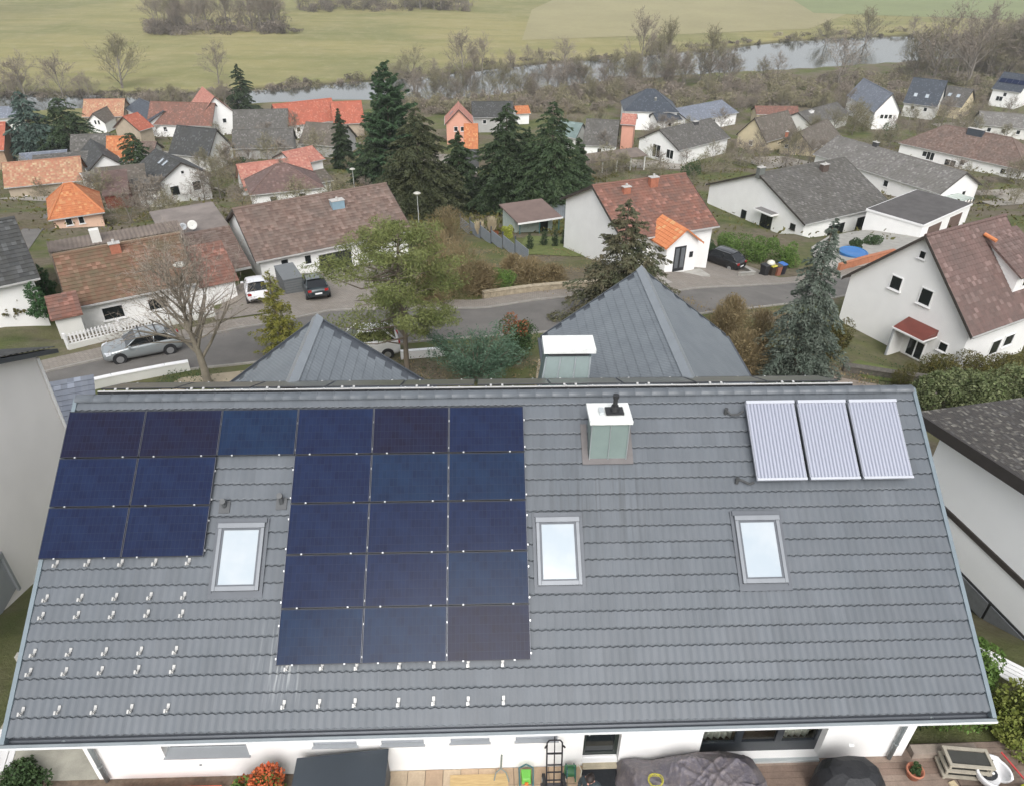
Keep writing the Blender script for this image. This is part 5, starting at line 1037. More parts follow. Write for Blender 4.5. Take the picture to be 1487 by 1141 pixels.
def window(par, w, u, z, ww, hh, L, W, typ=None, panes=2, frame=None, off=.4):
    """proud frame, pane set back inside it, sill; w: f b l r wall"""
    fr = frame or WFRAME
    if typ == 'door': z0, z1 = z - hh / 2, z + hh / 2
    if w in 'fb': T = Matrix.Translation((u, (-1 if w == 'f' else 1) * (W / 2 - off), z)) @ Matrix.Rotation(0 if w == 'f' else math.pi, 4, 'Z')
    else: T = Matrix.Translation(((-1 if w == 'l' else 1) * (L / 2 - off), u, z)) @ Matrix.Rotation(-math.pi / 2 if w == 'l' else math.pi / 2, 4, 'Z')
    if w in 'fb' and typ is None: T = Matrix.Translation((0, 0, min(0, par.get('eave', 9) - .12 - hh / 2 - z))) @ T
    h, v = ww / 2, hh / 2; f = min(.07, ww * .09); b = MB()
    b.box((-h, -.06, -v), (-h + f, 0.02, v), T); b.box((h - f, -.06, -v), (h, .02, v), T); b.box((-h + f, -.06, v - f), (h - f, .02, v), T); b.box((-h + f, -.06, -v), (h - f, .02, -v + f), T)
    nn = max(1, int(round(ww / 1.0))) if typ is None else (2 if typ == 'door' and ww > 1.2 else 1)
    for k in range(1, nn): x = -h + ww * k / nn; b.box((x - f * .6, -.055, -v + f), (x + f * .6, .02, v - f), T)
    if typ is None: b.box((-h - .08, -.14, -v - .06), (h + .08, .0, -v - .01), T)
    name = {'door': 'door', 'garage': 'garage_door'}.get(typ, 'window')
    o = b.build(name, fr, par)
    b = MB(); b.box((-h + f, -.03, -v + f), (h - f, -.02, v - f), T); b.build('pane' if typ != 'garage' else 'door_leaf', DGLASS if typ != 'garage' else BLACK, o)
    return o
def house_b(key, label, cat='house', roofm='grey', wallm='white', name='house', group=None, hip=False, low=4.0, half_hip=0, wins=(), frame=None, cheek=None):
    x, y, yaw, L, W, he, hr, rl, gz = DATA['H'][key]['p']; d = DATA['H'][key]
    he = max(he, 1.2)
    h = thing(name, label, cat, (x, y, gz), yaw, group)
    h['eave'] = he; hip = hip or d['hip']; RMm = RM[roofm]; a = L / 2; c = W / 2; r = a if not hip else max(rl, .4) / 2
    # walls
    o_ = .4; b = MB(); wl, ww = a - o_, c - o_; s = (hr - he) / c; wz = he + o_ * s - .10 if not hip else he - .02; pk = hr - .14
    for sg in (-1, 1):
        P = [(-wl * sg, ww * -sg, -low), (wl * sg, ww * -sg, -low), (wl * sg, ww * -sg, wz), (-wl * sg, ww * -sg, wz)]; b.poly(P)
        if hip: b.poly([(sg * wl, -ww * sg, -low), (sg * wl, ww * sg, -low), (sg * wl, ww * sg, wz), (sg * wl, -ww * sg, wz)])
        else: b.poly([(sg * wl, -ww * sg, -low), (sg * wl, ww * sg, -low), (sg * wl, ww * sg, wz), (sg * wl, 0, pk), (sg * wl, -ww * sg, wz)])
    b.build('wall', WM[wallm], h)
    # roof
    b = MB(); e = he; fl = (-a, -c, e); frr = (a, -c, e); bl = (-a, c, e); br = (a, c, e); rL = (-r, 0, hr); rR = (r, 0, hr)
    th = .34
    face_strips(b, fl, frr, rR, rL, th); face_strips(b, br, bl, rL, rR, th)
    if hip: face_strips(b, frr, br, rR, rR, th); face_strips(b, bl, fl, rL, rL, th)
    q = .14
    def dn_(p): return (p[0], p[1], p[2] - q)
    for A, B in ((fl, frr), (br, bl)): b.poly([A, dn_(A), dn_(B), B])
    if not hip:
        for A, B in ((frr, rR), (rR, br), (bl, rL), (rL, fl)): b.poly([A, dn_(A), dn_(B), B])
        b.poly([dn_(fl), dn_(rL), dn_(rR), dn_(frr)]); b.poly([dn_(br), dn_(rR), dn_(rL), dn_(bl)])
    else: b.poly([dn_(fl), dn_(bl), dn_(br), dn_(frr)]); b.poly([frr, dn_(frr), dn_(br), br]); b.poly([bl, dn_(bl), dn_(fl), fl])
    ro = b.build('roof', RMm, h)
    b = MB(); n = max(int((2 * r) / .4), 1)
    for k in range(n): x0 = -r + 2 * r * k / n; b.tube((x0, 0, hr + .0), (x0 + 2 * r / n + .03, 0, hr + .0), .13, .115, 8)
    if hip:
        for A, B in ((fl, rL), (bl, rL), (frr, rR), (br, rR)): b.tube(Vector(A) + Vector((0, 0, .02)), Vector(B), .11, n=6)
    b.build('ridge_tiles', RMm, ro)
    if not hip:
        for A, B in ((frr, rR), (rR, br), (bl, rL), (rL, fl)):
            b = MB(); A, B = Vector(A), Vector(B); sx = .03 if A.x > 0 else -.03; b.hexa([A + Vector((0, 0, -.2)), A + Vector((sx, 0, -.2)), B + Vector((sx, 0, -.2)), B + Vector((0, 0, -.2)), A + Vector((0, 0, .05)), A + Vector((sx, 0, .05)), B + Vector((sx, 0, .05)), B + Vector((0, 0, .05))]); b.build('verge_board', plain('dark_verge', (.05, .042, .036), .7, .15), ro)
    for sg in (-1, 1):
        b = MB(); b.box((-a, sg * (c + .005) - (.11 if sg < 0 else 0), e - .11), (a, sg * (c + .005) + (.11 if sg > 0 else 0), e + .0)); b.build('gutter', plain('pale_gutter', (.42, .42, .41), .5, .15, 2), ro)
    for it in d['ch']:
        cx, cy, cz, w_, hh, typ = it
        cm = {'brick': plain('chimney_brick', (.34, .13, .08), .9, .25, 5), 'bluemetal': plain('chimney_blue_metal', (.26, .38, .46), .4, .1, 2, metal=.2), 'brown': plain('chimney_brown', (.085, .062, .052), .8, .15, 3), 'grey': plain('chimney_grey', (.13, .14, .13), .8, .15, 3), 'slate': plain('chimney_slate', (.045, .055, .07), .5, .1, 3), 'dark': plain('chimney_dark', (.05, .05, .052), .7, .15), 'white': WHITE}[typ]
        dd = min(w_ * .6, .9); b = MB(); b.box((cx - w_ / 2, cy - dd / 2, cz - .6), (cx + w_ / 2, cy + dd / 2, cz + hh * .65)); ch_ = b.build('chimney', cm, ro)
        b = MB(); b.box((cx - w_ / 2 - .05, cy - dd / 2 - .05, cz + hh * .65), (cx + w_ / 2 + .05, cy + dd / 2 + .05, cz + hh * .65 + .07)); b.tube((cx, cy, cz + hh * .65 + .07), (cx, cy, cz + hh * .65 + .3), .1, n=8)
        b.build('chimney_cap', plain('cap_concrete', (.45, .44, .42), .8, .1), ro)
    for it in list(d['win']) + list(wins):
        w_, u, z, ww_, hh_ = it[:5]; typ = it[5] if len(it) > 5 else None
        window(h, w_, u, z, ww_, hh_, L, W, typ, frame=frame if typ is None else frame)
    del h['eave']
    return h, ro
def rooflight(ro, par, key, u, f, w_=.8, h_=1.1, mat=None):
    x, y, yaw, L, W, he, hr, rl, gz = DATA['H'][key]['p']; c = W / 2; al = math.atan2(hr - he, c); hyp = c / math.cos(al); s = hyp * f
    M = Matrix.Translation((u, -c + s * math.cos(al), he + s * math.sin(al))) @ Matrix.Rotation(al, 4, 'X'); b = MB()
    b.box((-w_ / 2, -h_ / 2, .0), (w_ / 2, -h_ / 2 + .07, .12), M); b.box((-w_ / 2, h_ / 2 - .07, .0), (w_ / 2, h_ / 2, .12), M); b.box((-w_ / 2, -h_ / 2 + .07, 0), (-w_ / 2 + .07, h_ / 2 - .07, .12), M); b.box((w_ / 2 - .07, -h_ / 2 + .07, 0), (w_ / 2, h_ / 2 - .07, .12), M)
    o = b.build('roof_window', FR, par); b = MB(); b.box((-w_ / 2 + .07, -h_ / 2 + .07, .05), (w_ / 2 - .07, h_ / 2 - .07, .09), M); b.build('pane', mat or BL, o)
hh, rr = {}, {}
def D_(k): return DATA['H'][k]['p']
def H_(k, *a, **q): hh[k], rr[k] = house_b(k, *a, **q)
H_('long_left', 'low white house with long mossy brown red roof behind the white picket fence', roofm='redmoss')
H_('centre_brown', 'white house with long weathered brown roof and blue metal chimney behind the driveway', roofm='brown')
H_('white_two', 'tall plain white house with dark grey gable roof and closed shutters', roofm='dark', frame=WFRAME)
H_('mottled', 'tan cottage under a long patchy orange and yellow tile roof at the left edge', roofm='mottled', wallm='tan')
H_('dark_white_gable', 'house with blank white gable and dark grey roof behind the patchy tile roof', roofm='dark')
H_('small_white_gable', 'small white gable house with two tiny windows beside the dark firs far left', roofm='browngrey')
H_('blue_white', 'narrow white house with dark blue roof near the river on the left', roofm='slate')
H_('brownred_wide', 'wide white house with brown red hipped-end roof near the river', roofm='redbrown')
H_('tall_reddish', 'tall steep reddish roofed house behind the wide brown red roof', roofm='pink', wallm='white')
H_('dark_hip', 'old barn with large dark grey roof below the wide brown red roof', 'barn', roofm='dark', wallm='offwhite', name='barn')
H_('grey_long', 'long grey tiled barn roof left of the red roofs', 'barn', roofm='grey', name='barn')
H_('grey_low', 'lower grey tiled roof in front of the long grey barn', 'barn', roofm='grey', wallm='grey', name='barn')
H_('red_barn', 'house with bright red and orange tile roof on the river bank', roofm='red')
H_('red_east', 'small red roofed house directly left of the tall cypress', roofm='red', wallm='tan')
H_('grey_barn', 'dull grey barn in front of the bright red roofs', 'barn', roofm='browngrey', wallm='grey', name='barn')
H_('red_brown_house', 'house with pinkish red tile roof behind the dark brown hipped roof', roofm='pink')
H_('peach_hip', 'peach house with steep orange hipped roof', roofm='orange', wallm='peach')
H_('left_dark', 'house with plain dark grey roof cut by the left edge of the picture', roofm='dark')
H_('brown_hip', 'low house with plain dark brown hipped roof behind the ridge of the long brown roof', roofm='purple')
H_('red_canopy_roof', 'small red roofed open shelter behind the pinkish red roof', 'shelter', roofm='pink', name='shelter')
H_('orange_far', 'tiny orange roof peeping out right of the wide dark roof behind the firs', roofm='orange')
H_('orange_mid', 'orange roof patch below the steep pinkish red gable roof', roofm='orange', wallm='tan')
H_('extra_white', 'small white house tucked between slate hip roof and the two dark windows gable', roofm='slate')
H_('extra_flat', 'low pale roofed annex in front of the brick gable at far left', 'annex', roofm='bluegrey', name='annex')
H_('extra_dark', 'small dark grey roof peeping out below the orange roof patch', roofm='dark', wallm='grey')
H_('extra_low_red', 'low brick red and brown roof behind the cream gables', roofm='redbrown', wallm='cream')
H_('extra_right_grey', 'pale grey low roof below the far right white house', roofm='greylight', wallm='offwhite')
H_('extra_mid_grey', 'grey brown lean roof right of the dark brown hipped roof', roofm='browngrey', wallm='offwhite')
H_('extra_orange_left', 'small brown roof below the wide brown red roof by the thuja', roofm='brown', wallm='offwhite')
H_('extra_left_grey', 'little grey roof left of the tall plain white house', roofm='grey', wallm='offwhite')
H_('brick_left', 'tan brick gable house with white framed windows and red roof at left edge', roofm='red', wallm='brick')
H_('grey_far_left', 'flat looking grey roof far away at the left edge', roofm='bluegrey', wallm='offwhite')
H_('tan_far', 'far barn with faded tan tile roof near the left river trees', 'barn', roofm='mottled', wallm='tan', name='barn')
H_('grey_behind_gable', 'grey roof directly behind the blank white gable', roofm='grey', wallm='offwhite')
H_('orange_upper', 'small house with vivid orange red roof left of the dark thuja', roofm='red', wallm='tan')
H_('orange_lower', 'little outbuilding with plain orange roof below the vivid orange red roof', 'outbuilding', roofm='orange', wallm='white')
H_('pink_centre', 'steep pinkish red gable roof between the fir trees', roofm='pink', wallm='salmon')
H_('dark_centre', 'wide dark roofed house behind the firs with a white chimney top', roofm='dark', wallm='grey')
H_('barn_open', 'garden house with open dark gable balcony between the firs', 'garden house', roofm='browngrey', name='garden_house')
H_('greenish', 'small grey green roofed building right of the tallest fir', roofm='greenmetal', wallm='offwhite')
H_('centre_grey_white', 'old grey tiled house with white wall right of the firs', roofm='grey')
H_('salmon', 'narrow salmon coloured house under a salmon roof', roofm='pink', wallm='salmon')
H_('slate_far', 'big far house with dark slate hipped roof', roofm='slate')
H_('white_dark_window', 'white gable house with two dark windows and grey roof', roofm='grey')
H_('bluegrey', 'far house with shallow blue grey roof beside the slate roof', roofm='bluegrey')
H_('cream_one', 'old house with cream gable behind bare shrubs', roofm='browngrey', wallm='cream')
H_('cream_two', 'lower cream gable house right of the first cream gable', roofm='browngrey', wallm='cream')
H_('grey_strip', 'long dull roof with a white strip on its ridge', roofm='grey', wallm='offwhite')
H_('blue_gable', 'steep blue grey roof house with bare white gable facing right', roofm='bluegrey')
H_('slate_right', 'dark blue slate roof house with two small skylights far right', roofm='slate', wallm='offwhite')
H_('grey_right', 'grey roofed house right of the dark blue slate roof', roofm='grey', wallm='cream')
H_('far_right', 'white house with solar panels on its dark roof at the right edge', roofm='slate')
H_('hip_brown', 'long white bungalow with wide red brown hipped roof and big slate chimney', 'bungalow', roofm='brown', name='bungalow')
H_('long_grey', 'very long grey corrugated roof building between the two bungalows', roofm='greylight')
H_('mid_grey', 'white bungalow with dark grey tile roof and square canopy over its door', 'bungalow', roofm='grey', name='bungalow', frame=plain('dark_frame', (.03, .028, .026), .5))
H_('red_garage_house', 'white house with weathered red roof and small orange tiled porch', roofm='redbrown')
H_('right_white', 'big white gable house with purple brown roof and small red canopy on the right', roofm='purple', frame=WFRAME)
for k, fs in (('slate_far', 'fff'), ('bluegrey', 'fr'), ('extra_white', 'f'), ('blue_gable', 'rrr'), ('slate_right', 'ff'), ('grey_right', 'f'), ('red_barn', 'ff'), ('centre_grey_white', 'fr'), ('dark_centre', 'ff'), ('blue_white', 'rr'), ('cream_one', 'l'), ('pink_centre', 'rr'), ('extra_right_grey', 'fff'), ('extra_low_red', 'ff'), ('long_grey', 'ffffrr'), ('orange_upper', 'f'), ('left_dark', 'f'), ('brown_hip', 'ff'), ('red_brown_house', 'fl'), ('hip_brown', 'fff'), ('far_right', 'f'), ('tall_reddish', 'rr'), ('brownred_wide', 'fff'), ('red_garage_house', 'f'), ('tan_far', 'ff')):
    p_ = D_(k); cnt = {}
    for q_ in fs:
        n_ = fs.count(q_); i_ = cnt.get(q_, 0); cnt[q_] = i_ + 1; span = (p_[3] if q_ in 'fb' else p_[4] * .8) - 2.4; u_ = ((i_ + .5) / n_ - .5) * span + (.9 if k in ('hip_brown', 'brownred_wide') else 0) + (span * .25 if k == 'red_garage_house' and q_ == 'f' else 0)
        window(hh[k], q_, u_, max(p_[5] - 1.15, .9), 1.0, 1.15, p_[3], p_[4])
for k, L in (('slate_right', [(-2.2, .35), (1.0, .35)]), ('grey_right', [(-1.5, .55), (1.0, .55)]), ('white_two', [(0, .72), (1.6, .72)]), ('pink_centre', [(0, .5)])):
    for u, f in L: rooflight(rr[k], hh[k], k, u, f, 1.0 if 'right' in k else .7, 1.2)
# porch of the red roofed house
h = hh['red_garage_house']; x, y, yaw, L, W, he, hr, rl, gz = D_('red_garage_house')
def lp(k, P):  # world -> house frame
    x, y, yaw = D_(k)[:3]; c, s = math.cos(yaw), math.sin(yaw); return Vector((c * (P[0] - x) + s * (P[1] - y), -s * (P[0] - x) + c * (P[1] - y), P[2] - D_(k)[8]))
px0, px1, pyf, pyb, zb = -1.75, 1.40, -W / 2 - 1.9, -W / 2 + 1.6, 4.15
b = MB(); cx = (px0 + px1) / 2; pe, pr_ = 6.90, 8.15
b.poly([(px0, pyf, zb - 2), (px1, pyf, zb - 2), (px1, pyf, pe), (cx, pyf, pr_ - .12), (px0, pyf, pe)])
b.poly([(px0, pyb, zb - 2), (px0, pyf, zb - 2), (px0, pyf, pe), (px0, pyb, pe)]); b.poly([(px1, pyf, zb - 2), (px1, pyb, zb - 2), (px1, pyb, pe), (px1, pyf, pe)])
pw = b.build('porch_wall', WHITE, h)
b = MB(); o2 = .35; sl = (pr_ - pe) / (cx - px0); ee = pe - o2 * sl + .05
face_strips(b, (px0 - o2, pyb, ee), (px0 - o2, pyf - .35, ee), (cx, pyf - .35, pr_), (cx, pyb, pr_)); face_strips(b, (px1 + o2, pyf - .35, ee), (px1 + o2, pyb, ee), (cx, pyb, pr_), (cx, pyf - .35, pr_))
for A, B in (((px0 - o2, pyf - .35, ee), (cx, pyf - .35, pr_)), ((cx, pyf - .35, pr_), (px1 + o2, pyf - .35, ee))): b.poly([A, (A[0], A[1], A[2] - .14), (B[0], B[1], B[2] - .14), B])
b.poly([(px0 - o2, pyb, ee - .1), (cx, pyb, pr_ - .1), (cx, pyf - .3, pr_ - .1), (px0 - o2, pyf - .3, ee - .1)]); b.poly([(cx, pyb, pr_ - .1), (px1 + o2, pyb, ee - .1), (px1 + o2, pyf - .3, ee - .1), (cx, pyf - .3, pr_ - .1)])
o = b.build('porch_roof', RM['neworange'], h); o['label'] = 'bright new orange porch roof'
b = MB(); dk = plain('door_dark', (.025, .027, .03), .4)
b.box((cx - .75, pyf - .05, zb + .1), (cx + .40, pyf - .002, zb + 2.35)); dd = b.build('door', dk, h)
b = MB(); b.box((cx - .65, pyf - .07, zb + .4), (cx - .3, pyf - .052, zb + 2.2)); b.box((cx - .1, pyf - .07, zb + .4), (cx + .28, pyf - .052, zb + 2.2)); b.build('pane', plain('frosted_pane', (.12, .13, .14), .3), dd)
b = MB(); b.lathe([(0, 0), (.28, .0), (.28, .05), (0, .05)], n=16); o = b.build('oval_window', dk, h); o.matrix_local = Matrix.Translation((px0 - .001, -W / 2 - .9, zb + 1.9)) @ Matrix.Rotation(-math.pi / 2, 4, 'Y') @ Matrix.Diagonal((.75, 1.2, 1, 1))
b = MB(); b.box((px1 - .75, pyf - .05, zb + 1.2), (px1 - .4, pyf - .002, zb + 1.7)); b.build('window', dk, h)
b = MB(); b.box((px0 - 1.6, -W / 2 + .32, zb + .6), (px0 - .9, -W / 2 + .398, zb + 2.1)); b.build('window', dk, h)
b = MB(); b.box((px0 - .6, pyf - 1.6, zb - 1.5), (px1 + .6, pyf - .002, zb - .05))
b.build('entrance_slab', CONC, h)
# canopy and dormer of the right white house
h = hh['right_white']; x, y, yaw, L, W, he, hr, rl, gz = D_('right_white'); wx = -L / 2 + .4
cm = plain('wine_red_sheet', (.14, .035, .025), .45, .25, 1.5)
b = MB(); yc, hw_ = -1.65, 1.15
for (y0, y1) in ((yc - hw_, yc + hw_),):
    b.hexa([(wx - 1.45, y0, 2.25), (wx, y0, 2.25), (wx, y1, 2.25), (wx - 1.45, y1, 2.25), (wx - 1.45, y0, 2.33), (wx, y0, 2.75), (wx, y1, 2.75), (wx - 1.45, y1, 2.33)])
cn = b.build('door_canopy', cm, h)
b = MB(); b.box((wx - 1.5, yc - hw_ - .03, 2.2), (wx - 1.452, yc + hw_ + .03, 2.32)); b.box((wx - 1.45, yc - hw_ - .04, 2.2), (wx, yc - hw_ - .003, 2.3)); b.build('fascia', WFRAME, cn)
b = MB(); b.box((wx - 1.4, yc + hw_ - .1, -.3), (wx - 1.3, yc + hw_, 2.24)); b.build('post', SILL, cn)
b = MB(); b.box((wx - 1.3, yc + hw_ - .16, -.3), (wx, yc + hw_ - .1, 2.2)); b.build('side_screen', WHITE, cn)
b = MB(); b.box((wx - 1.5, yc - hw_, -1.2), (wx, yc + hw_, -.06))
for i in range(5): b.box((wx - 1.4, yc + hw_ + .3 * i, -1.6), (wx - .2, yc + hw_ + .3 * (i + 1), -.1 - .17 * (i + 1)))
b.build('entrance_steps', CONC, h)
b = MB(); b.box((wx - .04, -W / 2 + .36, -4), (wx + .1, W / 2 - .36, -.55)); b.build('plinth', plain('plinth_grey', (.28, .29, .30), .8, .08), h)
al = math.atan2(hr - he, W / 2)
def rz_(yy): return he + (yy + W / 2) * math.tan(al)
b = MB(); dx0, dx1, dyf = 1.3, 4.6, -W / 2 + 1.35; zt = rz_(dyf) + 1.25
b.poly([(dx0, dyf, rz_(dyf) - .1), (dx1, dyf, rz_(dyf) - .1), (dx1, dyf, zt), (dx0, dyf, zt)])
yb = dyf + 2.6
for X in (dx0, dx1): b.poly([(X, dyf, rz_(dyf) - .1), (X, dyf, zt), (X, yb, rz_(yb) + .05), (X, yb, rz_(yb) - .3)])
dm = b.build('dormer', WHITE, h)
b = MB(); zt2 = zt + .12; yb2 = dyf + 3.1
face_strips(b, (dx0 - .25, dyf - .3, zt - .02), (dx1 + .25, dyf - .3, zt - .02), (dx1 + .25, yb2, rz_(yb2) + .06), (dx0 - .25, yb2, rz_(yb2) + .06))
b.poly([(dx0 - .25, dyf - .3, zt - .12), (dx1 + .25, dyf - .3, zt - .12), (dx1 + .25, dyf - .3, zt - .02), (dx0 - .25, dyf - .3, zt - .02)]); b.poly([(dx0 - .25, dyf - .3, zt - .12), (dx0 - .25, dyf - .3, zt - .02), (dx0 - .25, yb2, rz_(yb2) + .06), (dx0 - .25, yb2, rz_(yb2) - .1)])
b.build('dormer_roof', RM['purple'], dm)
b = MB(); b.tube((dx0 - .25, yb2 - .1, rz_(yb2) + .12), (dx0 - .25, yb2 - 1.0, rz_(yb2) - .05), .13, .13, 8); o = b.build('new_ridge_tile', RM['neworange'], dm)
for k in range(2):
    u = dx0 + .7 + 1.5 * k; b = MB(); b.box((u, dyf - .06, zt - .95), (u + 1.2, dyf - .003, zt - .2)); o = b.build('dormer_window', WFRAME, dm)
b = MB()
for k in range(2):
    u = dx0 + .7 + 1.5 * k; b.box((u + .08, dyf - .075, zt - .87), (u + .56, dyf - .062, zt - .28)); b.box((u + .64, dyf - .075, zt - .87), (u + 1.12, dyf - .062, zt - .28))
b.build('dormer_pane', GLASS, dm)
# canopy of the mid grey bungalow, garages beside it
h = hh['mid_grey']; x, y, yaw, L, W, he, hr, rl, gz = D_('mid_grey'); wx = -L / 2 + .4
b = MB(); b.box((wx - 1.3, -4.4, 2.35), (wx - .002, -1.2, 2.55)); cn = b.build('door_canopy', WHITE, h)
b = MB(); b.box((wx - 1.2, -4.3, 2.552), (wx - .01, -1.3, 2.58)); b.build('canopy_cover', plain('felt', (.17, .165, .16), .9), cn)
b = MB(); b.box((wx - 1.5, -4.6, -1.5), (wx - .002, -1.0, -.5)); b.build('entrance_steps', CONC, h)
# double garage
def flat_box(name, label, cat, P, yaw_, Lx, Ly, Hh, roofmat, wallmat=WHITE, base=-1.5, fascia=True):
    o = thing(name, label, cat, P, yaw_); b = MB(); b.box((-Lx / 2, -Ly / 2, base), (Lx / 2, Ly / 2, Hh)); b.build('wall', wallmat, o)
    b = MB(); b.box((-Lx / 2 - .12, -Ly / 2 - .12, Hh), (Lx / 2 + .12, Ly / 2 + .12, Hh + .22)); b.build('fascia', WFRAME if fascia else DARKZ, o)
    b = MB(); b.box((-Lx / 2, -Ly / 2, Hh + .222), (Lx / 2, Ly / 2, Hh + .25)); b.build('roof', roofmat, o); return o
FELT = plain('roofing_felt', (.085, .08, .078), .9, .25, .8); FELTG = plain('weathered_felt', (.17, .16, .145), .9, .3, .7)
BRD = plain('brown_door', (.14, .095, .08), .6, .12, 3)
gp = Vector((0, 0, 0))
# ---- double garage beside the mid grey bungalow
gx, gy_ = 51.0, 89.0
o = flat_box('garage', 'flat roofed double garage with two brown doors and white fascia', 'garage', (gx, gy_, g(gx, gy_)), math.atan2(10, 12.5), 12.5, 7, 2.6, FELT, base=-3)
for x in (-2.9, 2.6):
    b = MB(); b.box((x - 1.6, -3.56, .0), (x + 1.6, -3.502, 2.15)); dr = b.build('garage_door', BRD, o)
    b = MB()
    for k in range(5): b.box((x - 1.55, -3.575, .08 + k * .42), (x + 1.55, -3.562, .44 + k * .42))
    b.build('door_panels', BRD, dr)
# white garage with grey roof beside the tall white house
o = flat_box('garage', 'small white garage with grey felt roof left of the tall white house', 'garage', (-66.5, 116.5, g(-66, 116.5) + 0), DATA['H']['white_two']['p'][2], 7.5, 4.6, 2.8, FELTG, base=-3)
b = MB(); b.box((3.76, -1.7, .1), (3.80, 1.7, 2.3)); b.build('garage_door', WM['offwhite'], o)
# link roofs between the two long roofs
x, y, yaw, L, W, he, hr, rl, gz = D_('centre_brown')
o = thing('carport', 'brown tiled carport roof between the two long brown roofs above the white car', 'carport', (x, y, gz), yaw)
b = MB(); face_strips(b, (-12.0, -5.8, 2.35), (-7.9, -5.8, 2.35), (-7.9, .6, 3.9), (-12.0, .6, 3.9)); b.poly([(-12, -5.8, 2.35), (-12, -5.8, 2.15), (-7.9, -5.8, 2.15), (-7.9, -5.8, 2.35)]); b.poly([(-12, -5.8, 2.2), (-12, .6, 3.75), (-7.9, .6, 3.75), (-7.9, -5.8, 2.2)]); b.build('roof', RM['brown'], o)
b = MB(); b.box((-11.9, .4, -2), (-7.9, .6, 3.6)); b.box((-12.0, -5.6, -2), (-11.85, .6, 2.2)); b.build('back_wall', plain('dark_boards', (.07, .04, .03), .8, .2), o)
b = MB(); b.box((-7.9, -5.86, 2.1), (-12, -5.81, 2.3)); b.build('fascia', MATS['pale_gutter'], o)
o = thing('link_roof', 'flat grey and reddish link building roof with satellite dishes behind the carport', 'building', (x, y, gz), yaw)
b = MB(); b.hexa([(-13.5, .7, 3.3), (-7.7, .7, 3.3), (-7.7, 8, 3.7), (-13.5, 8, 3.7), (-13.5, .7, 3.5), (-7.7, .7, 3.5), (-7.7, 8, 3.9), (-13.5, 8, 3.9)]); b.build('roof', plain('patchy_felt', (.19, .165, .15), .9, .35, .5), o)
b = MB(); b.box((-13.3, .9, -3), (-7.9, 7.8, 3.3)); b.build('wall', WM['offwhite'], o)
for i, (dx, r_) in enumerate(((-11.6, .32), (-10.8, .42))):
    s_ = thing('satellite_dish', ('smaller dark', 'larger white')[i] + ' satellite dish on the link building roof', 'satellite dish'); b = MB()
    b.lathe([(0, 0), (r_ * .5, .04), (r_ * .85, .13), (r_, .2), (r_ * .97, .22), (r_ * .5, .07), (0, .03)], n=18); d_ = b.build('dish', (SILL, WM['offwhite'])[i], s_, smooth=True); d_.rotation_euler = (R(62), 0, 0); d_.location = (0, 0, .6)
    b = MB(); b.tube((0, 0, 0), (0, .05, .6), .03); b.tube((0, -.02, .6), (0, -.5, .75), .015); b.build('arm', DARKZ, s_)
    c0, s0 = math.cos(yaw), math.sin(yaw); s_.location = (x + c0 * dx - s0 * 1.6, y + s0 * dx + c0 * 1.6, gz + 3.52); s_.rotation_euler = (0, 0, .3)
# white extension right of the long left house
x, y, yaw, L, W, he, hr, rl, gz = D_('long_left'); h = hh['long_left']
b = MB(); b.box((L / 2 - .4, -W / 2 + .5, -3), (L / 2 + 2.6, W / 2 - 2, 1.9)); o = b.build('extension_wall', WHITE, h)
b = MB(); face_strips(b, (L / 2 - .0, -W / 2 + .2, 1.85), (L / 2 + 2.9, -W / 2 + .2, 1.85), (L / 2 + 2.9, .0, 3.6), (L / 2, .0, 3.6)); b.poly([(L / 2 + 2.9, -W / 2 + .2, 1.85), (L / 2 + 2.9, 0, 1.85), (L / 2 + 2.9, 0, 3.6)]); b.poly([(L / 2, 0, 3.6), (L / 2 + 2.9, 0, 3.6), (L / 2 + 2.9, 0, 1.5), (L / 2, 0, 1.5)]); b.build('extension_roof', RM['redbrown'], o)
# second grey corrugated roof behind it
o = thing('shed_roof', 'old grey brown sheet roof lying behind the ridge of the long mossy roof', 'shed', (x, y, gz), yaw)
b = MB(); n_ = 60
for k in range(n_):
    x0 = -L / 2 - .4 + (L + 1.2) * k / n_; x1 = x0 + (L + 1.2) / n_; h0, h1 = (0, .06) if k % 2 else (.06, 0); b.poly([(x0, W / 2 + .2, 3.25 + h0), (x1, W / 2 + .2, 3.25 + h1), (x1, W / 2 + 2.4, 3.4 + h1), (x0, W / 2 + 2.4, 3.4 + h0)])
b.build('roof_sheet', plain('old_sheet', (.16, .13, .11), .85, .35, .6), o)
b = MB(); b.box((-L / 2 - .4, W / 2 + .3, -2), (L / 2 + .6, W / 2 + 2.2, 3.2)); b.build('wall', WM['tan'], o)
b = MB(); b.box((-1.6, W / 2 + .6, 3.3), (-.9, W / 2 + 1.2, 4.3)); b.build('chimney', WM['offwhite'], o)
# little red roofed shed at the left end
px_, py_ = -29.9, 43.2
o = thing('shed', 'small shed with red brown tiled roof at the left end of the mossy roofed house', 'shed', (px_, py_, g(px_, py_)), yaw)
b = MB(); b.box((-.75, -.7, -1), (.75, .9, 1.1)); b.build('wall', WM['offwhite'], o); b = MB(); face_strips(b, (-.95, -.95, 1.05), (.95, -.95, 1.05), (.95, 1.1, 1.9), (-.95, 1.1, 1.9)); b.poly([(-.95, -.95, 1.05), (-.95, -.95, .93), (.95, -.95, .93), (.95, -.95, 1.05)]); b.build('roof', RM['redbrown'], o)
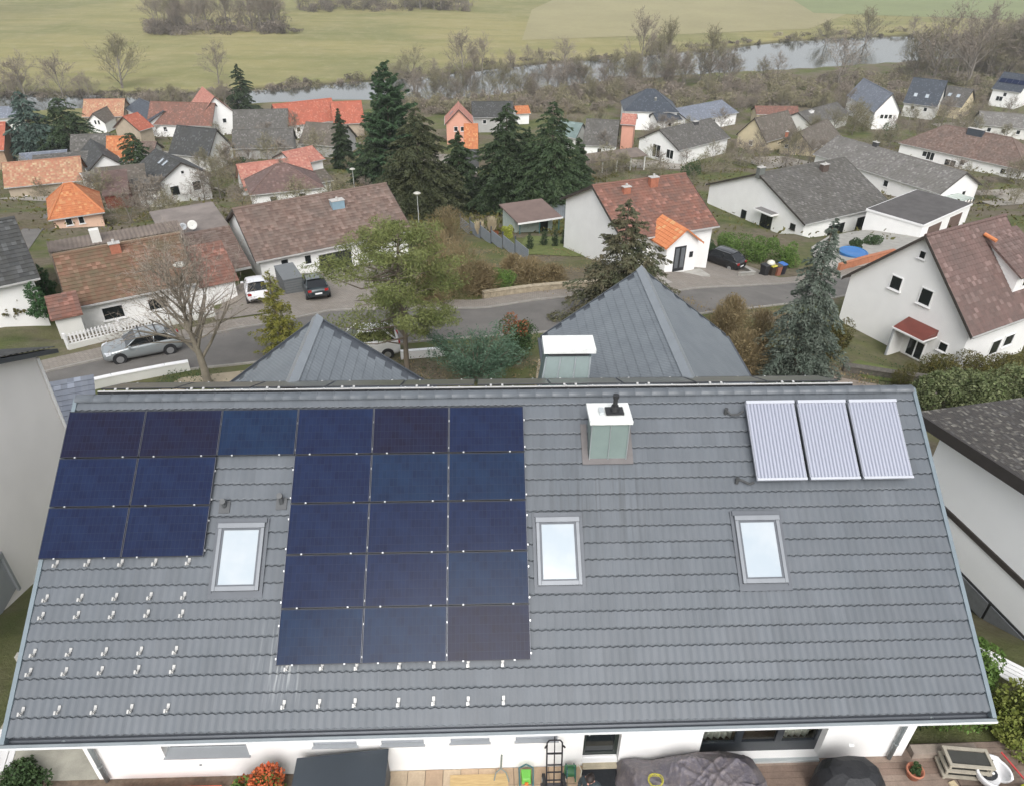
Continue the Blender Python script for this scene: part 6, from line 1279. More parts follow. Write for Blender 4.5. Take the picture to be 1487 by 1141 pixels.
# brown and grey sheds by the peach house
for i, (sx0, sy0, lx, ly, hz, mt, lb) in enumerate(((-59.0, 108, 7, 6, 3.0, 'browngrey', 'low shed with grey brown roof right of the peach house'), (-56.5, 101.5, 3.4, 6.5, 2.6, 'purple', 'long narrow shed with dark roof and wine red end wall'), (-79, 130, 12, 4, 3.5, 'grey', 'grey annex roof between patchy roof and peach house'))):
    o = thing('shed', lb, 'shed', (sx0, sy0, g(sx0, sy0)), .4); b = MB(); b.box((-lx / 2 + .2, -ly / 2 + .2, -2), (lx / 2 - .2, ly / 2 - .2, hz)); b.build('wall', (WM['tan'], cm, WM['tan'])[i], o)
    b = MB(); face_strips(b, (-lx / 2, -ly / 2, hz), (lx / 2, -ly / 2, hz), (lx / 2, ly / 2, hz + ly * .25), (-lx / 2, ly / 2, hz + ly * .25)); b.poly([(-lx / 2, -ly / 2, hz), (-lx / 2, -ly / 2, hz - .15), (lx / 2, -ly / 2, hz - .15), (lx / 2, -ly / 2, hz)]); b.build('roof', RM[mt], o)
# glass lean-to and awning of the right bungalows
x, y, yaw, L, W, he, hr, rl, gz = D_('long_grey'); h = hh['long_grey']
b = MB()
for k in range(5): b.box((L / 2 - .3 + .0, -4.5 + k * .9, 2.2), (L / 2 - .3 + 3.0, -4.5 + k * .9 + .82, 2.28))
b.build('glass_roof', plain('glass_sheets', (.40, .46, .42), .25, .1), h)
b = MB()
for k in range(6): b.box((L / 2 + 2.6, -4.56 + k * .9, -1.5), (L / 2 + 2.7, -4.47 + k * .9, 2.2)); b.box((L / 2 - .4, -4.56 + k * .9, 2.1), (L / 2 + 2.75, -4.5 + k * .9, 2.2))
b.build('glass_roof_frame', DARKZ, h)
# ================================================================ NEAR NEIGHBOURS
o = thing('neighbour_house', 'blank white gable wall with dark tiled roof edge close on the left', 'house', (-14.85, 13.0, 0), .14)
b = MB(); b.poly([(0, 7.9, -4), (0, 7.9, 4.15), (0, 0, 7.65), (0, -8, 4.2), (0, -8, -1)]); b.poly([(0, 7.9, -4), (0, 7.9, 4.15), (-12, 7.9, 4.15), (-12, 7.9, -4)]); b.poly([(0, -8, -1), (-12, -8, -1), (-12, -8, 4.2), (0, -8, 4.2)])
b.build('wall', plain('warm_white_render', (.90, .87, .84), .9, .05, .5, bump=.15), o)
sl = (6.95 - 3.45) / 7.9; b = MB()
face_strips(b, (.35, 8.5, 4.0), (-13, 8.5, 4.0), (-13, 0, 7.85), (.35, 0, 7.85), .33); face_strips(b, (-13, -8.5, 4.0), (.35, -8.5, 4.0), (.35, 0, 7.85), (-13, 0, 7.85), .33); b.build('roof', RM['dark'], o)
b = MB()
for sg in (1, -1): b.hexa([(.02, 0, 7.68), (.42, 0, 7.68), (.42, sg * 8.5, 3.78), (.02, sg * 8.5, 3.78), (.02, 0, 7.82), (.42, 0, 7.82), (.42, sg * 8.5, 3.94), (.02, sg * 8.5, 3.94)])
b.build('verge_board', DARKZ, o)
b = MB(); b.box((.002, -1.2, -.8), (.05, 2.1, .62)); b.box((.05, -1.3, .55), (.12, 2.2, .68)); b.box((.05, 2.1, -.9), (.12, 2.2, .6)); b.build('window', SILL, o)
b = MB(); b.tube((.07, 7.8, 4.0), (.07, 7.8, -2), .05, n=8); b.build('downpipe', WFRAME, o)
# small grey canopy roof between that house and ours (solar glass like)
o = thing('lean_to', 'small blue grey tiled lean-to roof on the left behind the main ridge', 'lean-to', (-21.6, 28.9, -4.9), YAW + .35)
b = MB(); face_strips(b, (-1.0, -1.6, .2), (1.2, -1.6, .2), (1.2, 1.6, 1.9), (-1.0, 1.6, 1.9), .3); b.build('roof', RM['bluegrey'], o)
b = MB(); b.box((-.9, -1.3, -2), (1.1, 1.5, .2)); b.build('wall', plain('timber_wall', (.25, .10, .05), .8, .2), o)
# right neighbour
o = thing('neighbour_house', 'white walled house with lichen speckled dark roof close on the right', 'house', (13.35, 18.1, -.6), R(-77 + 90) - R(0))
# local: x to the right along back eave, y towards the back; wall face is x = 0 running to -y
NR = tilemat('tiles_lichen', [(.045, .043, .042), (.06, .056, .053), (.075, .068, .062), (.05, .046, .044), (.24, .23, .20)], dirt=(.05, .047, .044), dirtamt=.5, tw=.08, th=.11)
b = MB(); b.poly([(0, 0, -3), (0, 0, 4.1), (0, -9, 5.2), (0, -9, -2)]); b.poly([(0, 0, -3), (12, 0, -3), (12, 0, 4.1), (0, 0, 4.1)]); b.build('wall', plain('bright_white_render', (.90, .91, .92), .9, .04, .5, bump=.1), o)
b = MB(); face_strips(b, (12.5, .75, 4.15), (-.5, .75, 4.15), (-.5, -9, 5.45), (12.5, -9, 5.45), .3); b.build('roof', NR, o)
b = MB(); b.hexa([(-.56, .78, 3.86), (-.48, .78, 3.86), (-.48, -9, 5.1), (-.56, -9, 5.1), (-.56, .78, 4.22), (-.48, .78, 4.22), (-.48, -9, 5.5), (-.56, -9, 5.5)]); b.hexa([(-.48, .7, 3.95), (0, .7, 3.95), (0, -9, 5.2), (-.48, -9, 5.2), (-.48, .7, 4.1), (0, .7, 4.1), (0, -9, 5.35), (-.48, -9, 5.35)])
b.build('verge_board', plain('dark_brown_board', (.035, .03, .028), .6), o)
b = MB(); b.box((-.06, -9, 1.62), (-.002, -.6, 1.80)); b.build('band_board', plain('brown_band', (.05, .042, .038), .7), o)
b = MB(); b.box((-.05, -5.6, -1.6), (-.002, -1.9, .35)); gd = b.build('garage_opening', BLACK, o)
b = MB()
for k in range(2): b.box((-.09, -5.5 + k * 1.8, -.35), (-.052, -3.8 + k * 1.8, .3))
b.build('panel', plain('grey_door_panel', (.16, .17, .18), .5), gd)
b = MB(); b.box((-1.4, -8.5, -1.1), (-.06, -6.2, -1.0)); b.box((-.3, -6.15, -1.2), (-.06, -5.9, 0.1)); b.build('step_slab', plain('dark_blue_slab', (.08, .11, .13), .5), o)
# white bench-like timber stack at the lower right
o = thing('white_fence', 'white slatted fence panel by the leafy shrub at lower right', 'fence', HP(22.9, 2.9, .0), YAW - .75)
for k in range(5):
    b = MB(); b.box((-1.3, -.02 - .14 * k, .55), (1.6, .09 - .14 * k, .58)); b.build('slat', WFRAME, o)
b = MB()
for xx in (-1.2, 1.5): b.box((xx, -.6, -.2), (xx + .06, .08, .55))
b.build('post', WFRAME, o)
# ================================================================ PLANTS
BARK = plain('bark', (.135, .112, .085), .95, .25, 3, fine=25); BARKG = plain('grey_bark', (.20, .18, .155), .95, .2, 2)
TWIG = leafmat('bare_twigs', (.225, .195, .160), (.165, .142, .118), (.28, .235, .185), scale=.5, rnd=.3)
TWIGO = leafmat('bare_twigs_olive', (.215, .200, .125), (.16, .152, .098), (.26, .225, .135), scale=.5, rnd=.3)
FIR = leafmat('fir_needles', (.030, .052, .024), (.058, .085, .036), (.020, .036, .018), scale=.9)
FIRB = leafmat('spruce_needles_brown', (.062, .075, .040), (.115, .095, .058), (.040, .052, .030), scale=.8)
BLUE = leafmat('blue_spruce_needles', (.085, .112, .088), (.165, .188, .155), (.045, .066, .048), scale=1.2, rnd=.1)
FARBLUE = leafmat('blue_fir_needles', (.080, .130, .105), (.12, .17, .14), (.05, .085, .07), scale=.5)
CYP = leafmat('cypress_green', (.035, .085, .030), (.060, .12, .045), (.022, .055, .022), scale=.35)
GOLD = leafmat('golden_cypress', (.14, .15, .030), (.20, .175, .035), (.075, .095, .025), scale=1.6)
PINE = leafmat('pine_green', (.145, .175, .055), (.220, .235, .085), (.085, .115, .04), scale=.8)
JUN = leafmat('juniper_bluegreen', (.090, .165, .105), (.145, .225, .155), (.042, .080, .050), scale=1.5)
LEAFD = leafmat('dark_leaves', (.040, .075, .028), (.070, .115, .040), (.025, .048, .02), scale=2)
LEAFR = leafmat('reddish_leaves', (.24, .060, .035), (.12, .085, .035), (.32, .09, .04), scale=2.5)
LAUR = leafmat('laurel_leaves', (.12, .155, .060), (.23, .245, .125), (.070, .11, .040), scale=3.2)
HEDG = leafmat('olive_hedge', (.085, .085, .024), (.13, .10, .028), (.045, .065, .02), scale=2.2)
BRN = leafmat('brown_scrub', (.20, .145, .078), (.255, .205, .11), (.12, .10, .05), scale=1.4)
YEL = leafmat('yellow_green', (.24, .27, .035), (.32, .33, .06), (.16, .2, .03), scale=3)
GRN = leafmat('fresh_green', (.080, .145, .030), (.13, .20, .045), (.05, .10, .025), scale=3)
PAMP = leafmat('pampas', (.50, .42, .29), (.58, .50, .36), (.40, .33, .22), scale=3)
def quads(C, D, S, ls, ws):
    """C centres, D direction (unit), S side (unit), ls length, ws width -> pointed leaf quads"""
    n = len(C); ls = ls[:, None]; ws = ws[:, None]
    V = np.empty((n, 4, 3), np.float32); V[:, 0] = C - D * ls * .5; V[:, 1] = C + S * ws * .5; V[:, 2] = C + D * ls * .5; V[:, 3] = C - S * ws * .5
    return V.reshape(-1, 3), np.arange(n * 4).reshape(-1, 4)
def unit(v): return v / np.maximum(np.linalg.norm(v, axis=1, keepdims=True), 1e-6)
def leafcloud(name, C, mat, size, aspect=.6, flat=0.0, jitter=.35, dirs=None):
    n = len(C); D = unit(nrng.normal(size=(n, 3)) if dirs is None else dirs + nrng.normal(size=(n, 3)) * .35)
    N_ = nrng.normal(size=(n, 3)); S_ = unit(np.cross(D, N_)); ls = size * (1 + jitter * nrng.normal(size=n)).clip(.4, 2)
    V, F = quads(C, D, S_, ls, ls * aspect); return fastmesh(name, V, F, mat)
def conifer_mesh(h=10., r=2.6, n=9000, mat=FIR, droop=.35, power=.9, leaf=.30, seed=1, gap=.25, bottom=.06, dense=1.0, whorl=.42):
    rg = np.random.default_rng(seed); Cs, Ds = [], []
    nl = int(h / whorl); z = np.linspace(bottom * h, h * .985, nl); wts = []
    br = []
    for zi in z:
        f = 1 - (zi / h); rad = r * (f ** power) * rg.uniform(.72, 1.12) + .12
        for k in range(max(3, int(5 + 7 * f * dense))):
            a = rg.uniform(0, 2 * np.pi); L = rad * rg.uniform(.62, 1.12) * (1 if rg.random() > gap * .5 else .5); br.append((zi + rg.uniform(-.2, .2), a, L))
    tot = sum(b_[2] for b_ in br)
    for zi, a, L in br:
        m_ = max(4, int(n * L / tot)); t = rg.uniform(.12, 1, m_) ** .75
        side = rg.normal(size=m_) * .20 * L * (1.15 - t); ca, sa = np.cos(a), np.sin(a)
        x = ca * t * L - sa * side; y = sa * t * L + ca * side; zz = zi + .18 * L * t - droop * L * t * t - np.abs(rg.normal(size=m_)) * .10 - abs(side) * .25
        Cs.append(np.stack([x, y, zz], 1)); sd = np.sign(side) * .8
        Ds.append(np.stack([ca - sa * sd, sa + ca * sd, np.full(m_, -.45)], 1))
    C = np.concatenate(Cs); Dd = unit(np.concatenate(Ds)); k = len(C)
    D2 = unit(Dd + rg.normal(size=(k, 3)) * .3); S_ = unit(np.cross(D2, rg.normal(size=(k, 3)) + [0, 0, 1.0])); ls = leaf * rg.uniform(.6, 1.4, k)
    V, F = quads(C, D2, S_, ls, ls * .32); return fastmesh('foliage', V, F, mat)
def trunk_mesh(h, r, mat=BARK, top=.15, bend=0.0):
    b = MB(); p = [(bend * math.sin(k * 1.3), bend * math.cos(k * 1.7) - bend, h * k / 5) for k in range(6)]
    for k in range(5): b.tube(p[k], p[k + 1], r * (1 - (1 - top) * k / 5), r * (1 - (1 - top) * (k + 1) / 5), 8, cap=False)
    return b.mesh('trunk', mat, smooth=True)
def bare_mesh(seed=1, h=10., spread=1.0, levels=5, mat=TWIG, fine=1.0, trunkfrac=.22, r0=.16, up=.35, twig_w=.012, nb=9, droop=0.0, bark=None):
    """leafless tree: ascending main limbs from the trunk, forking again and again; last orders as fine twigs"""
    rg = random.Random(seed); segs = []; tw = []
    def limb(p, d, L, r, lv):
        n = 3 if lv > 1 else 2; q = p; pts = []
        for i in range(n):
            d = (d + Vector((rg.uniform(-1, 1), rg.uniform(-1, 1), rg.uniform(-.3, .8) * up)) * .17).normalized(); q2 = q + d * L / n
            ra, rb = r * (1 - .45 * i / n), r * (1 - .45 * (i + 1) / n); (segs if lv > 1 else tw).append((q, q2, ra, rb)); q = q2; pts.append((q, d, rb))
        if lv == 0: return
        for i, (q, d, rb) in enumerate(pts):
            for _ in range(2 if lv > 1 else 3):
                ax = d.orthogonal().normalized(); ax.rotate(Matrix.Rotation(rg.uniform(0, 6.28), 3, d)); nd = (d * rg.uniform(.7, 1.1) + ax * rg.uniform(.35, .85) * spread + Vector((0, 0, .12 * up))).normalized()
                limb(q, nd, L * rg.uniform(.42, .66), rb * .6, lv - 1)
    tp = Vector((0, 0, 0)); H0 = h * .72; d = Vector((0, 0, 1)); pts = [tp]
    for i in range(6): d = (d + Vector((rg.uniform(-1, 1), rg.uniform(-1, 1), 0)) * .06).normalized(); pts.append(pts[-1] + d * H0 / 6)
    b = MB(); b.tube((0, 0, -.4), pts[0], r0 * 1.5, r0 * 1.3, 8, cap=False)
    for i in range(6): b.tube(pts[i], pts[i + 1], r0 * (1.3 - .19 * i), r0 * (1.3 - .19 * (i + 1)), 8, cap=False)
    for k in range(nb):
        f = trunkfrac / .72 + (1 - trunkfrac / .72) * (k / max(nb - 1, 1)) ** .9; fi = min(f * 6, 5.999); i = int(fi); p = pts[i].lerp(pts[i + 1], fi - i); a = k * 2.4 + rg.uniform(-.5, .5); tilt = rg.uniform(.45, .85) * spread * (1.15 - .75 * f)
        dd = Vector((math.cos(a) * tilt, math.sin(a) * tilt, 1.0 - .5 * tilt)).normalized(); limb(p, dd, h * (.42 - .20 * f) * rg.uniform(.85, 1.15), r0 * (.62 - .35 * f), levels - 1)
    for a_, c_, ra, rb in segs: b.tube(a_, c_, max(ra, .014), max(rb, .010), 5 if ra > .05 else 3, cap=False)
    A = np.array([s_[0] for s_ in tw]); B = np.array([s_[1] for s_ in tw]); D = B - A; l = np.linalg.norm(D, axis=1); D = unit(D); n_ = len(A); S_ = unit(np.cross(D, nrng.normal(size=(n_, 3))))
    V, F = quads((A + B) / 2, D, S_, l * 1.25, np.full(n_, twig_w * fine * 2))
    return b.mesh('branches', bark or BARKG, smooth=True), fastmesh('twigs', V, F, mat)
def lobes(n, rx, ry, rz, k, seed, shell=.55, base=0.0, lobe=.5):
    rg = np.random.default_rng(seed); th = rg.uniform(0, 2 * np.pi, k); ph = rg.uniform(0.0, 1, k); cz = ph * .75 + .1; rr_ = np.sqrt(np.clip(1 - (cz - .35) ** 2 * 1.6, .05, 1)) * rg.uniform(.25, .72, k)
    Cn = np.stack([np.cos(th) * rr_, np.sin(th) * rr_, cz], 1); R_ = rg.uniform(.30, .52, k) * lobe * 2
    idx = rg.integers(0, k, n); d = unit(rg.normal(size=(n, 3))); rad = R_[idx] * rg.uniform(shell, 1, n) ** .5; P = Cn[idx] + d * rad[:, None] * [1, 1, .8]
    P[:, 2] = np.abs(P[:, 2]); P = P * [rx, ry, rz]; P[:, 2] += base; return P
def bush(name, label, cat, P, w, h, mat, n=2600, leaf=.14, k=9, group=None, stems=True, seed=None, twigs=0, aspect=.6, rx=None):
    seed = seed if seed is not None else rng.randint(0, 9999); o = thing(name, label, cat, P, rng.uniform(0, 6), group)
    r_ = w / 2 * 1.05; me = leafcloud('foliage', lobes(n, r_ * 1.0, (rx or r_), h / 1.12, k, seed), mat, leaf, aspect); link('foliage', me, o)
    if stems:
        b = MB(); rg = random.Random(seed)
        for _ in range(6): a = rg.uniform(0, 6.28); b.tube((0, 0, -.1), (math.cos(a) * r_ * .5, math.sin(a) * r_ * .5, h * rg.uniform(.4, .7)), .035, .012, 5, cap=False)
        b.build('stem', BARK, o)
    return o
def conifer(label, spec, mat, n, seed, name='conifer', group=None, cat='tree', wf=1.0, **k):
    x, y, z, h, w_ = spec; o = thing(name, label, cat, (x, y, z), 0, group)
    link('crown', conifer_mesh(h, w_ / 2 * 1.12 * wf, n, mat, seed=seed, **k), o); link('trunk', trunk_mesh(h * .95, .025 * h), o); return o
T_ = DATA['T']
# tall green cypress: column of upright sprays
x, y, z, h, w_ = T_['cypress'][0]; o = thing('cypress', 'tallest dark green columnar cypress in the village centre', 'tree', (x, y, z))
link('crown', conifer_mesh(h, w_ / 2 * 1.5, 46000, leafmat('cypress_dark', (.030, .062, .028), (.052, .092, .040), (.02, .045, .02), scale=.5), droop=-.15, power=.52, leaf=.62, seed=4, dense=1.9, whorl=.5, gap=.5), o); link('trunk', trunk_mesh(h * .8, .3), o)
n = 50; rg = np.random.default_rng(3); tz = rg.uniform(.0, 1, n) ** .85; prof = np.interp(tz, [0, .15, .45, .72, .9, 1], [.8, 1, .93, .66, .34, .03]); a = rg.uniform(0, 6.283, n); lob = 1 + .13 * np.sin(a * 5 + tz * 9) + .08 * np.sin(a * 11 - tz * 21)
rr0 = w_ / 2 * prof * lob * rg.uniform(.55, 1, n) ** .35; C = np.stack([np.cos(a) * rr0, np.sin(a) * rr0, tz * h], 1); D0 = np.stack([np.cos(a) * .5, np.sin(a) * .5, np.ones(n)], 1)

FL = ['slim dark fir left of the tall cypress', 'dark fir right below the tall cypress', 'large broad dark fir in the middle group', 'narrow fir at the right flank of the broad fir', 'tall fir in front of the pink roof', 'tall pointed fir right of the middle fir gap', 'short fir between the two tall right firs', 'low fir at the right end of the fir group']
for i, s_ in enumerate(T_['firs']): conifer(FL[i], s_, FIR if i not in (2,) else leafmat('fir_olive', (.050, .062, .030), (.085, .090, .042), (.03, .042, .02), scale=.7), int(26000 + s_[4] * 2400), 20 + i, 'fir_tree', 'dark firs in the village centre', leaf=.42, wf=1.45, whorl=.42, power=.66, dense=1.8)
conifer('isolated dark fir on the near river bank at left', T_['fir_far'][0], FIR, 9000, 41, 'fir_tree', leaf=.7, whorl=.6, wf=1.3, power=.7)
conifer('pale blue green fir near the left edge', T_['bluefir'][0], FARBLUE, 26000, 42, 'fir_tree', leaf=.55, power=.5, whorl=.5, wf=1.25, dense=1.6)
conifer('broad dark brown green conifer beside the pale blue fir', T_['darkfir'][0], FIR, 26000, 43, 'conifer', leaf=.5, power=.42, whorl=.5, wf=1.3, dense=1.6)
conifer('dark bushy thuja left of the tall white house', T_['thuja'][0], FIR, 20000, 44, 'thuja', leaf=.4, power=.45, whorl=.4, wf=1.35, dense=1.6)
conifer('brown green spruce in front of the red roofed house', T_['spruce'][0], FIRB, 30000, 45, 'spruce_tree', leaf=.26, droop=.25, gap=.4, whorl=.30, wf=1.35, power=.75, dense=1.2)
x, y, z, h, w_ = T_['bluespruce'][0]; conifer('tall silvery blue spruce with brown top right behind the main roof', (x, y, z, h, w_), BLUE, 30000, 46, 'blue_spruce', leaf=.20, droop=.55, power=.72, whorl=.27, wf=1.05, dense=1.3)
conifer('golden green cypress left behind the slate wing roof', T_['goldcypress'][0], GOLD, 11000, 47, 'cypress', leaf=.16, droop=.05, power=.8, whorl=.22, dense=1.4)
for i, s_ in enumerate(T_['columns']): conifer(ordn[i] + ' slim columnar conifer from the left on the lawn by the red roofed house', s_, FIR, 2200, 50 + i, 'columnar_conifer', 'slim columnar conifers on the lawn', leaf=.12, droop=-.2, power=.35, whorl=.12)
for i, s_ in enumerate(T_['leftcyp']): conifer(['taller', 'broad', 'leftmost'][i] + ' small green conifer beside the side street', s_, CYP if i != 2 else HEDG, 5000, 56 + i, 'small_conifer', 'small conifers by the side street', leaf=.16, droop=-.1, power=.4, whorl=.2)
# pine with layered pads of needles
x, y, z, h, w_ = T_['pine'][0]; h *= .93; o = thing('pine_tree', 'wide light green pine with bare lower trunk behind the left slate wing', 'tree', (x, y, z))
rg = random.Random(5); b = MB(); pads = []; tr = [(0, 0, 0), (.05, .1, h * .3), (-.1, 0, h * .6), (.1, .1, h * .92)]
for k in range(3): b.tube(tr[k], tr[k + 1], .17 - .04 * k, .13 - .04 * k, 8, cap=False)
link('trunk', b.mesh('trunk', BARK, smooth=True), o); b = MB()
for k in range(64):
    f = rg.uniform(.26, 1.0); a = rg.uniform(0, 6.283); L = w_ / 2 * rg.uniform(.35, 1.12) * math.sin(math.pi * min(.93, (f - .1)) * .95 + .25) ** .6; zz = h * f * .93
    e_ = Vector((math.cos(a) * L, math.sin(a) * L, zz + L * rg.uniform(.0, .3))); m_ = Vector((math.cos(a + .2) * L * .5, math.sin(a + .2) * L * .5, zz + L * .02)); b.tube((0, 0, zz), m_, .05, .035, 5, cap=False); b.tube(m_, e_, .035, .012, 5, cap=False)
    for s_ in range(6): pads.append(((Vector((0, 0, zz))).lerp(e_, rg.uniform(.5, 1.05)) + Vector((rg.uniform(-.4, .4), rg.uniform(-.4, .4), rg.uniform(-.1, .35))), rg.uniform(.25, .62)))
link('limbs', b.mesh('limbs', BARK), o)
PC = []
for c_, r_ in pads:
    m_ = int(150 * r_ / .5); d = unit(nrng.normal(size=(m_, 3))) * (nrng.uniform(.2, 1, m_) ** .5)[:, None] * r_ * [1.2, 1.2, .62]; PC.append(np.array(c_) + d)
link('crown', leafcloud('foliage', np.concatenate(PC), PINE, .16, .22), o)
# near bare tree
x, y, z, h, w_ = T_['bare_near'][0]; bb, tw = bare_mesh(9, h * 1.0, 1.2, 4, leafmat('near_twigs', (.25, .215, .18), (.19, .165, .14), (.30, .25, .20), scale=1), trunkfrac=.20, r0=.19, up=.55, twig_w=.009, nb=20, bark=plain('tan_bark', (.21, .185, .145), .9, .2, 2))
o = thing('bare_tree', 'large leafless tree in the front garden beside the silver car', 'tree', (x, y, z), .7); link('branches', bb, o); link('twigs', tw, o)
# juniper
x, y, z, h, w_ = T_['juniper'][0]; o = thing('juniper', 'spreading blue green juniper behind the main ridge', 'shrub', (x, y, z)); rg = random.Random(8); b = MB(); PC, DD = [], []
for k in range(34):
    a = rg.uniform(0, 6.283); L = w_ / 2 * rg.uniform(.4, 1.15); zz = rg.uniform(.5, 1.0) * h * .85; e_ = Vector((math.cos(a) * L, math.sin(a) * L * .8, zz)); b.tube((0, 0, .1), e_ * .6 + Vector((0, 0, .2)), .05, .03, 5, cap=False); b.tube(e_ * .6 + Vector((0, 0, .2)), e_, .03, .01, 5, cap=False)
    m_ = 520; t = nrng.uniform(.35, 1.15, m_)[:, None]; base_ = np.array(e_)[None] * t; PC.append(base_ + nrng.normal(size=(m_, 3)) * [.22, .22, .10]); DD.append(np.tile(np.array([math.cos(a), math.sin(a), .35]), (m_, 1)) + nrng.normal(size=(m_, 3)) * .5)
link('foliage', leafcloud('foliage', np.concatenate(PC), JUN, .16, .22, dirs=unit(np.concatenate(DD))), o); link('stem', b.mesh('stem', BARK), o)
x, y, z, h, w_ = T_['redbush'][0]; o = bush('photinia', 'round dark green shrub with red tips right of the juniper', 'shrub', (x, y, z), w_, h, LEAFD, 7000, .10, 12)
C = lobes(900, w_ * .38, w_ * .38, h * .35, 5, 3, base=h * .68); link('red_tips', leafcloud('foliage', C, LEAFR, .10), o)
x, y, z, h, w_ = T_['goldball'][0]; bush('thuja_ball', 'small round golden green thuja right behind the main roof corner', 'shrub', (x, y, z), w_ * .95, h, HEDG, 6000, .07, 14, aspect=.35)
x, y, z, h, w_ = T_['bushspruce'][0]; bush('bush', 'olive green bush between blue spruce and the big white gable', 'shrub', (x, y, z), w_, h, HEDG, 7000, .10, 10)
x, y, z, h, w_ = T_['olive'][0]; o = bush('small_tree', 'round olive green little tree in front of the black car', 'tree', (x, y, z + .5), w_, h - .5, LEAFD, 5000, .11, 9); b = MB(); b.tube((0, 0, -.6), (0, 0, .8), .08, .06); b.build('trunk', BARK, o)
for i, s_ in enumerate(T_['gardenyellow']): bush('yellow_bush', 'round bright yellow green bush by the stepped grey fence', 'shrub', s_[:3], s_[4], s_[3], YEL, 1800, .12, 7)
for i, s_ in enumerate(T_['gardenred']): bush('red_bush', 'small rust red bush behind the stepped grey fence', 'shrub', s_[:3], s_[4], s_[3], LEAFR, 1800, .12, 7)
for i, s_ in enumerate(T_['greenbush']): bush('green_bush', 'dense fresh green bush at the roadside in the middle', 'shrub', (s_[0], s_[1], s_[2] + .5), s_[4], s_[3], GRN, 5000, .09, 12)
def grasses(name, label, P, w_, h, mat, n=500, group=None):
    a = nrng.uniform(0, 6.283, n); r_ = nrng.uniform(0, 1, n) * w_ / 2; hh_ = h * nrng.uniform(.55, 1, n); D = unit(np.stack([np.cos(a) * r_ * .8, np.sin(a) * r_ * .8, hh_], 1)); C = D * (hh_ / 2)[:, None]
    S_ = unit(np.cross(D, nrng.normal(size=(n, 3)))); V, F = quads(C, D, S_, hh_, np.full(n, .07)); o = link(name, fastmesh(name, V, F, mat)); o.location = P; tag(o, label, 'grass clump', group); return o
for i, s_ in enumerate(T_['pampas']): grasses('pampas_grass', ['left', 'right'][i] + ' cream coloured pampas grass clump behind the stepped grey fence', s_[:3], s_[4] * 1.2, s_[3], PAMP, 700, 'pampas grass clumps')
nm = ['left end', 'second piece', 'third piece', 'right end']
for i, s_ in enumerate(T_['hedge_mid']): bush('green_hedge_shrub', f'{nm[i]} of the lush green hedge below the grey bungalow', 'hedge', s_[:3], s_[4] * 1.15, s_[3], GRN, 5000, .12, 12, 'green hedge shrubs by the bungalow')
for i, s_ in enumerate(T_['hedge_right']): bush('olive_hedge_shrub', f'{nm[i]} of the brownish olive hedge in front of the big white gable house', 'hedge', s_[:3], s_[4] * 1.2, s_[3], HEDG, 7000, .08, 14, 'olive hedge shrubs on the right')
for i, s_ in enumerate(T_['laurel']): bush('laurel_shrub', f'{nm[i]} of the pale variegated laurel hedge behind the lichen roof', 'hedge', s_[:3], s_[4] * 1.25, s_[3] * 1.1, LAUR, 9000, .13, 16, 'variegated laurel shrubs on the right')
def scrub(key, label, mat, group, n=3000, leaf=.10):
    for i, s_ in enumerate(T_[key]):
        x, y, z, h, w_ = s_; o = thing('scrub_bush', label[i] if isinstance(label, list) else label, 'shrub', (x, y, z), rng.uniform(0, 6), group)
        m_ = n; a = nrng.uniform(0, 6.283, m_); el_ = nrng.uniform(.15, 1, m_); D = unit(np.stack([np.cos(a) * (1.1 - el_), np.sin(a) * (1.1 - el_), el_], 1)); rad = nrng.uniform(.25, 1, m_)
        C = D * rad[:, None] * [w_ / 2 * 1.1, w_ / 2 * 1.1, h]; S_ = unit(np.cross(D, nrng.normal(size=(m_, 3)))); D = unit(D + nrng.normal(size=(m_, 3)) * .35); V, F = quads(C, D, S_, nrng.uniform(.25, .6, m_), np.full(m_, .028)); link('twigs', fastmesh('twigs', V, F, mat), o)
        m2 = n // 3; link('foliage', leafcloud('foliage', lobes(m2, w_ / 2, w_ / 2, h * .9, 8, i * 7 + 3), mat, leaf), o)
scrub('gardenbrown', ['tawny bush right behind the pine crown', 'biggest tawny bush between the pine and the stepped fence', 'small tawny bush above the roadside gap', 'brown scrub behind the fresh green bush', 'low brown scrub left of the white gable wall', 'rust tinted bush near the garden house', 'olive brown bush hugging the pine crown', 'brown scrub above the fresh green bush'], BRN, 'brown scrub on the slope', 4500, .11)
scrub('rightbrown', ['yellow brown bush nearest the slate wing', 'broad yellow brown bush at the foot of the blue spruce', 'yellow brown bush close against the blue spruce', 'thin brown bush on the far road verge'], BRN, 'brown scrub beside the right wing', 4500, .09)
